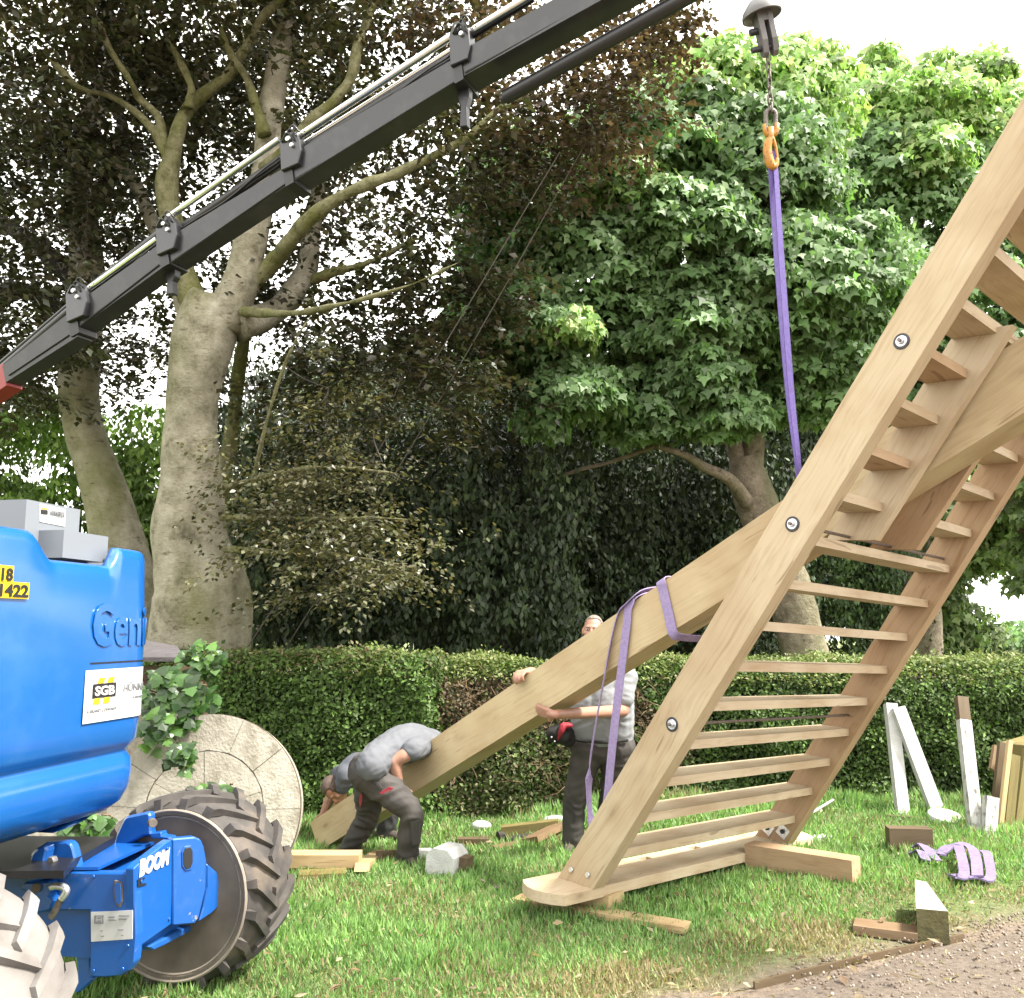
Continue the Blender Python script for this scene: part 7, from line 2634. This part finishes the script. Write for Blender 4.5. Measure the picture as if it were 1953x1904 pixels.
# curved white strip behind the ladder
bm = bmesh.new()
pp = [gat(1500, 1578), gat(1545, 1566), gat(1590, 1545)]
add_tube(bm, spline([tuple(p + Vector((0, 0, 0.03 + 0.03 * i))) for i, p in enumerate(pp)], 5), 0.012, 6)
tag(link('curved_strip', mesh_of(bm, 'curved_strip', smooth='all'), M['white_worn']), 'thin curved pale strip lying in the grass behind the ladder foot', 'strip')

# white concrete post end, mossy front
M['concrete_white'] = mat_noise('lichened_white_concrete', (0.36, 0.34, 0.16), (0.62, 0.61, 0.57), 8, 0.8, 0.3, c2=(0.68, 0.67, 0.65))
M['moss_stone'] = mat_noise('mossy_concrete', (0.055, 0.05, 0.025), (0.15, 0.135, 0.05), 10, 0.9, 0.4, c2=(0.20, 0.18, 0.10))
cb = thing('concrete_post', 'white topped concrete post end with mossy brown front, lying by the gravel path', 'concrete post', gat(1782, 1795))
f0, f1 = gat(1751, 1797), gat(1812, 1803)
h_ = 0.16
k0 = gat(1748, 1755)
dirb = (Vector((0.42, 1, 0))).normalized()
ln = 0.62
bm = bmesh.new()
c8 = [f0, f1, f1 + dirb * ln - Vector((0.10, 0, 0)), f0 + dirb * ln + Vector((0.0, 0, 0))]
zt_ = Vector((0, 0, h_))
add_hexa(bm, [p for p in c8] + [p + zt_ + Vector((0, 0, 0.01)) for p in c8])
me = mesh_of(bm, 'post', bevel=0.010, seg=2)
me.materials.append(M['moss_stone'])
me.materials.append(M['concrete_white'])
for p in me.polygons:
    p.material_index = 1 if p.normal.z > 0.35 else 0
link('post', me, None, cb)

# lilac straps heaped in the grass
def heap(label, segs):
    bm = bmesh.new()
    for pts, w in segs:
        g_ = [gat(x, y) + Vector((0, 0, z)) for x, y, z in pts]
        sp = spline([tuple(p) for p in g_], 5)
        d_ = [Vector(sp[min(i + 1, len(sp) - 1)]) - Vector(sp[max(i - 1, 0)]) for i in range(len(sp))]
        sd2 = [Vector((0, 0, 1)).cross(d) + Vector((0, 0, 0.012 * math.sin(i))) for i, d in enumerate(d_)]
        ribbon_bm(bm, sp, sd2, w, 0.012)
    o = link('strap', mesh_of(bm, 'strap', smooth=True), M['sling_faded'])
    tag(o, label, 'strap', 'lilac straps on the grass')


heap('large heap of folded lilac straps on the grass above the white concrete post', [([(1795, 1640, .05), (1820, 1636, .09), (1850, 1640, .09), (1862, 1660, .09), (1866, 1690, .06)], 0.07), ([(1830, 1645, .11), (1836, 1665, .10), (1840, 1690, .07), (1820, 1692, .05)], 0.065), ([(1878, 1640, .06), (1886, 1660, .09), (1890, 1690, .05), (1860, 1690, .05), (1810, 1684, .05)], 0.06), ([(1752, 1622, .05), (1775, 1634, .05), (1800, 1648, .06)], 0.05)])
heap('small bunched end of lilac strap just left of the larger strap heap', [([(1738, 1640, .05), (1756, 1646, .08), (1768, 1656, .05)], 0.06), ([(1744, 1634, .07), (1760, 1640, .10), (1790, 1654, .04)], 0.06)])

# dark edging board sunk at the rim of the path
a_, b_ = gat(1440, 1886), gat(1836, 1790)
eb = thing('edging_board', 'dark thin edging board sunk between the dry grass and the path', 'edging', (a_ + b_) / 2)
beam('board', a_ + Vector((0, 0, 0.012)), b_ + Vector((0, 0, 0.008)), 0.014, 0.035, M['old_wood'], eb, nseg=6, warp=0.015)

# scraps of straw, chips and dead leaves trodden into the lawn
n = 1500
y = 4.2 + 4.4 * RNG.random(n) ** 1.2
x = RNG.uniform(-0.45, 0.6, n) * y
P = np.stack([x, y, np.array([gz(a, b) for a, b in zip(x, y)]) + RNG.uniform(0.012, 0.05, n)], 1)
az = RNG.uniform(0, 6.28, n)
D = np.stack([np.cos(az), np.sin(az), RNG.normal(size=n) * 0.25], 1)
o = field('litter', P, D, unit(np.array([0, 0, 1.0]) + RNG.normal(size=(n, 3)) * 0.4), RNG.uniform(0.02, 0.075, n), RNG.uniform(0.10, 0.5, n),
          tones(n, [(0.30, 0.23, 0.13), (0.20, 0.13, 0.08), (0.38, 0.33, 0.22), (0.10, 0.07, 0.045)], 0.3), LEAF_OVAL, M['grass'])
tag(o, 'straw, wood chips and dead leaves scattered over the lawn', kind='stuff')
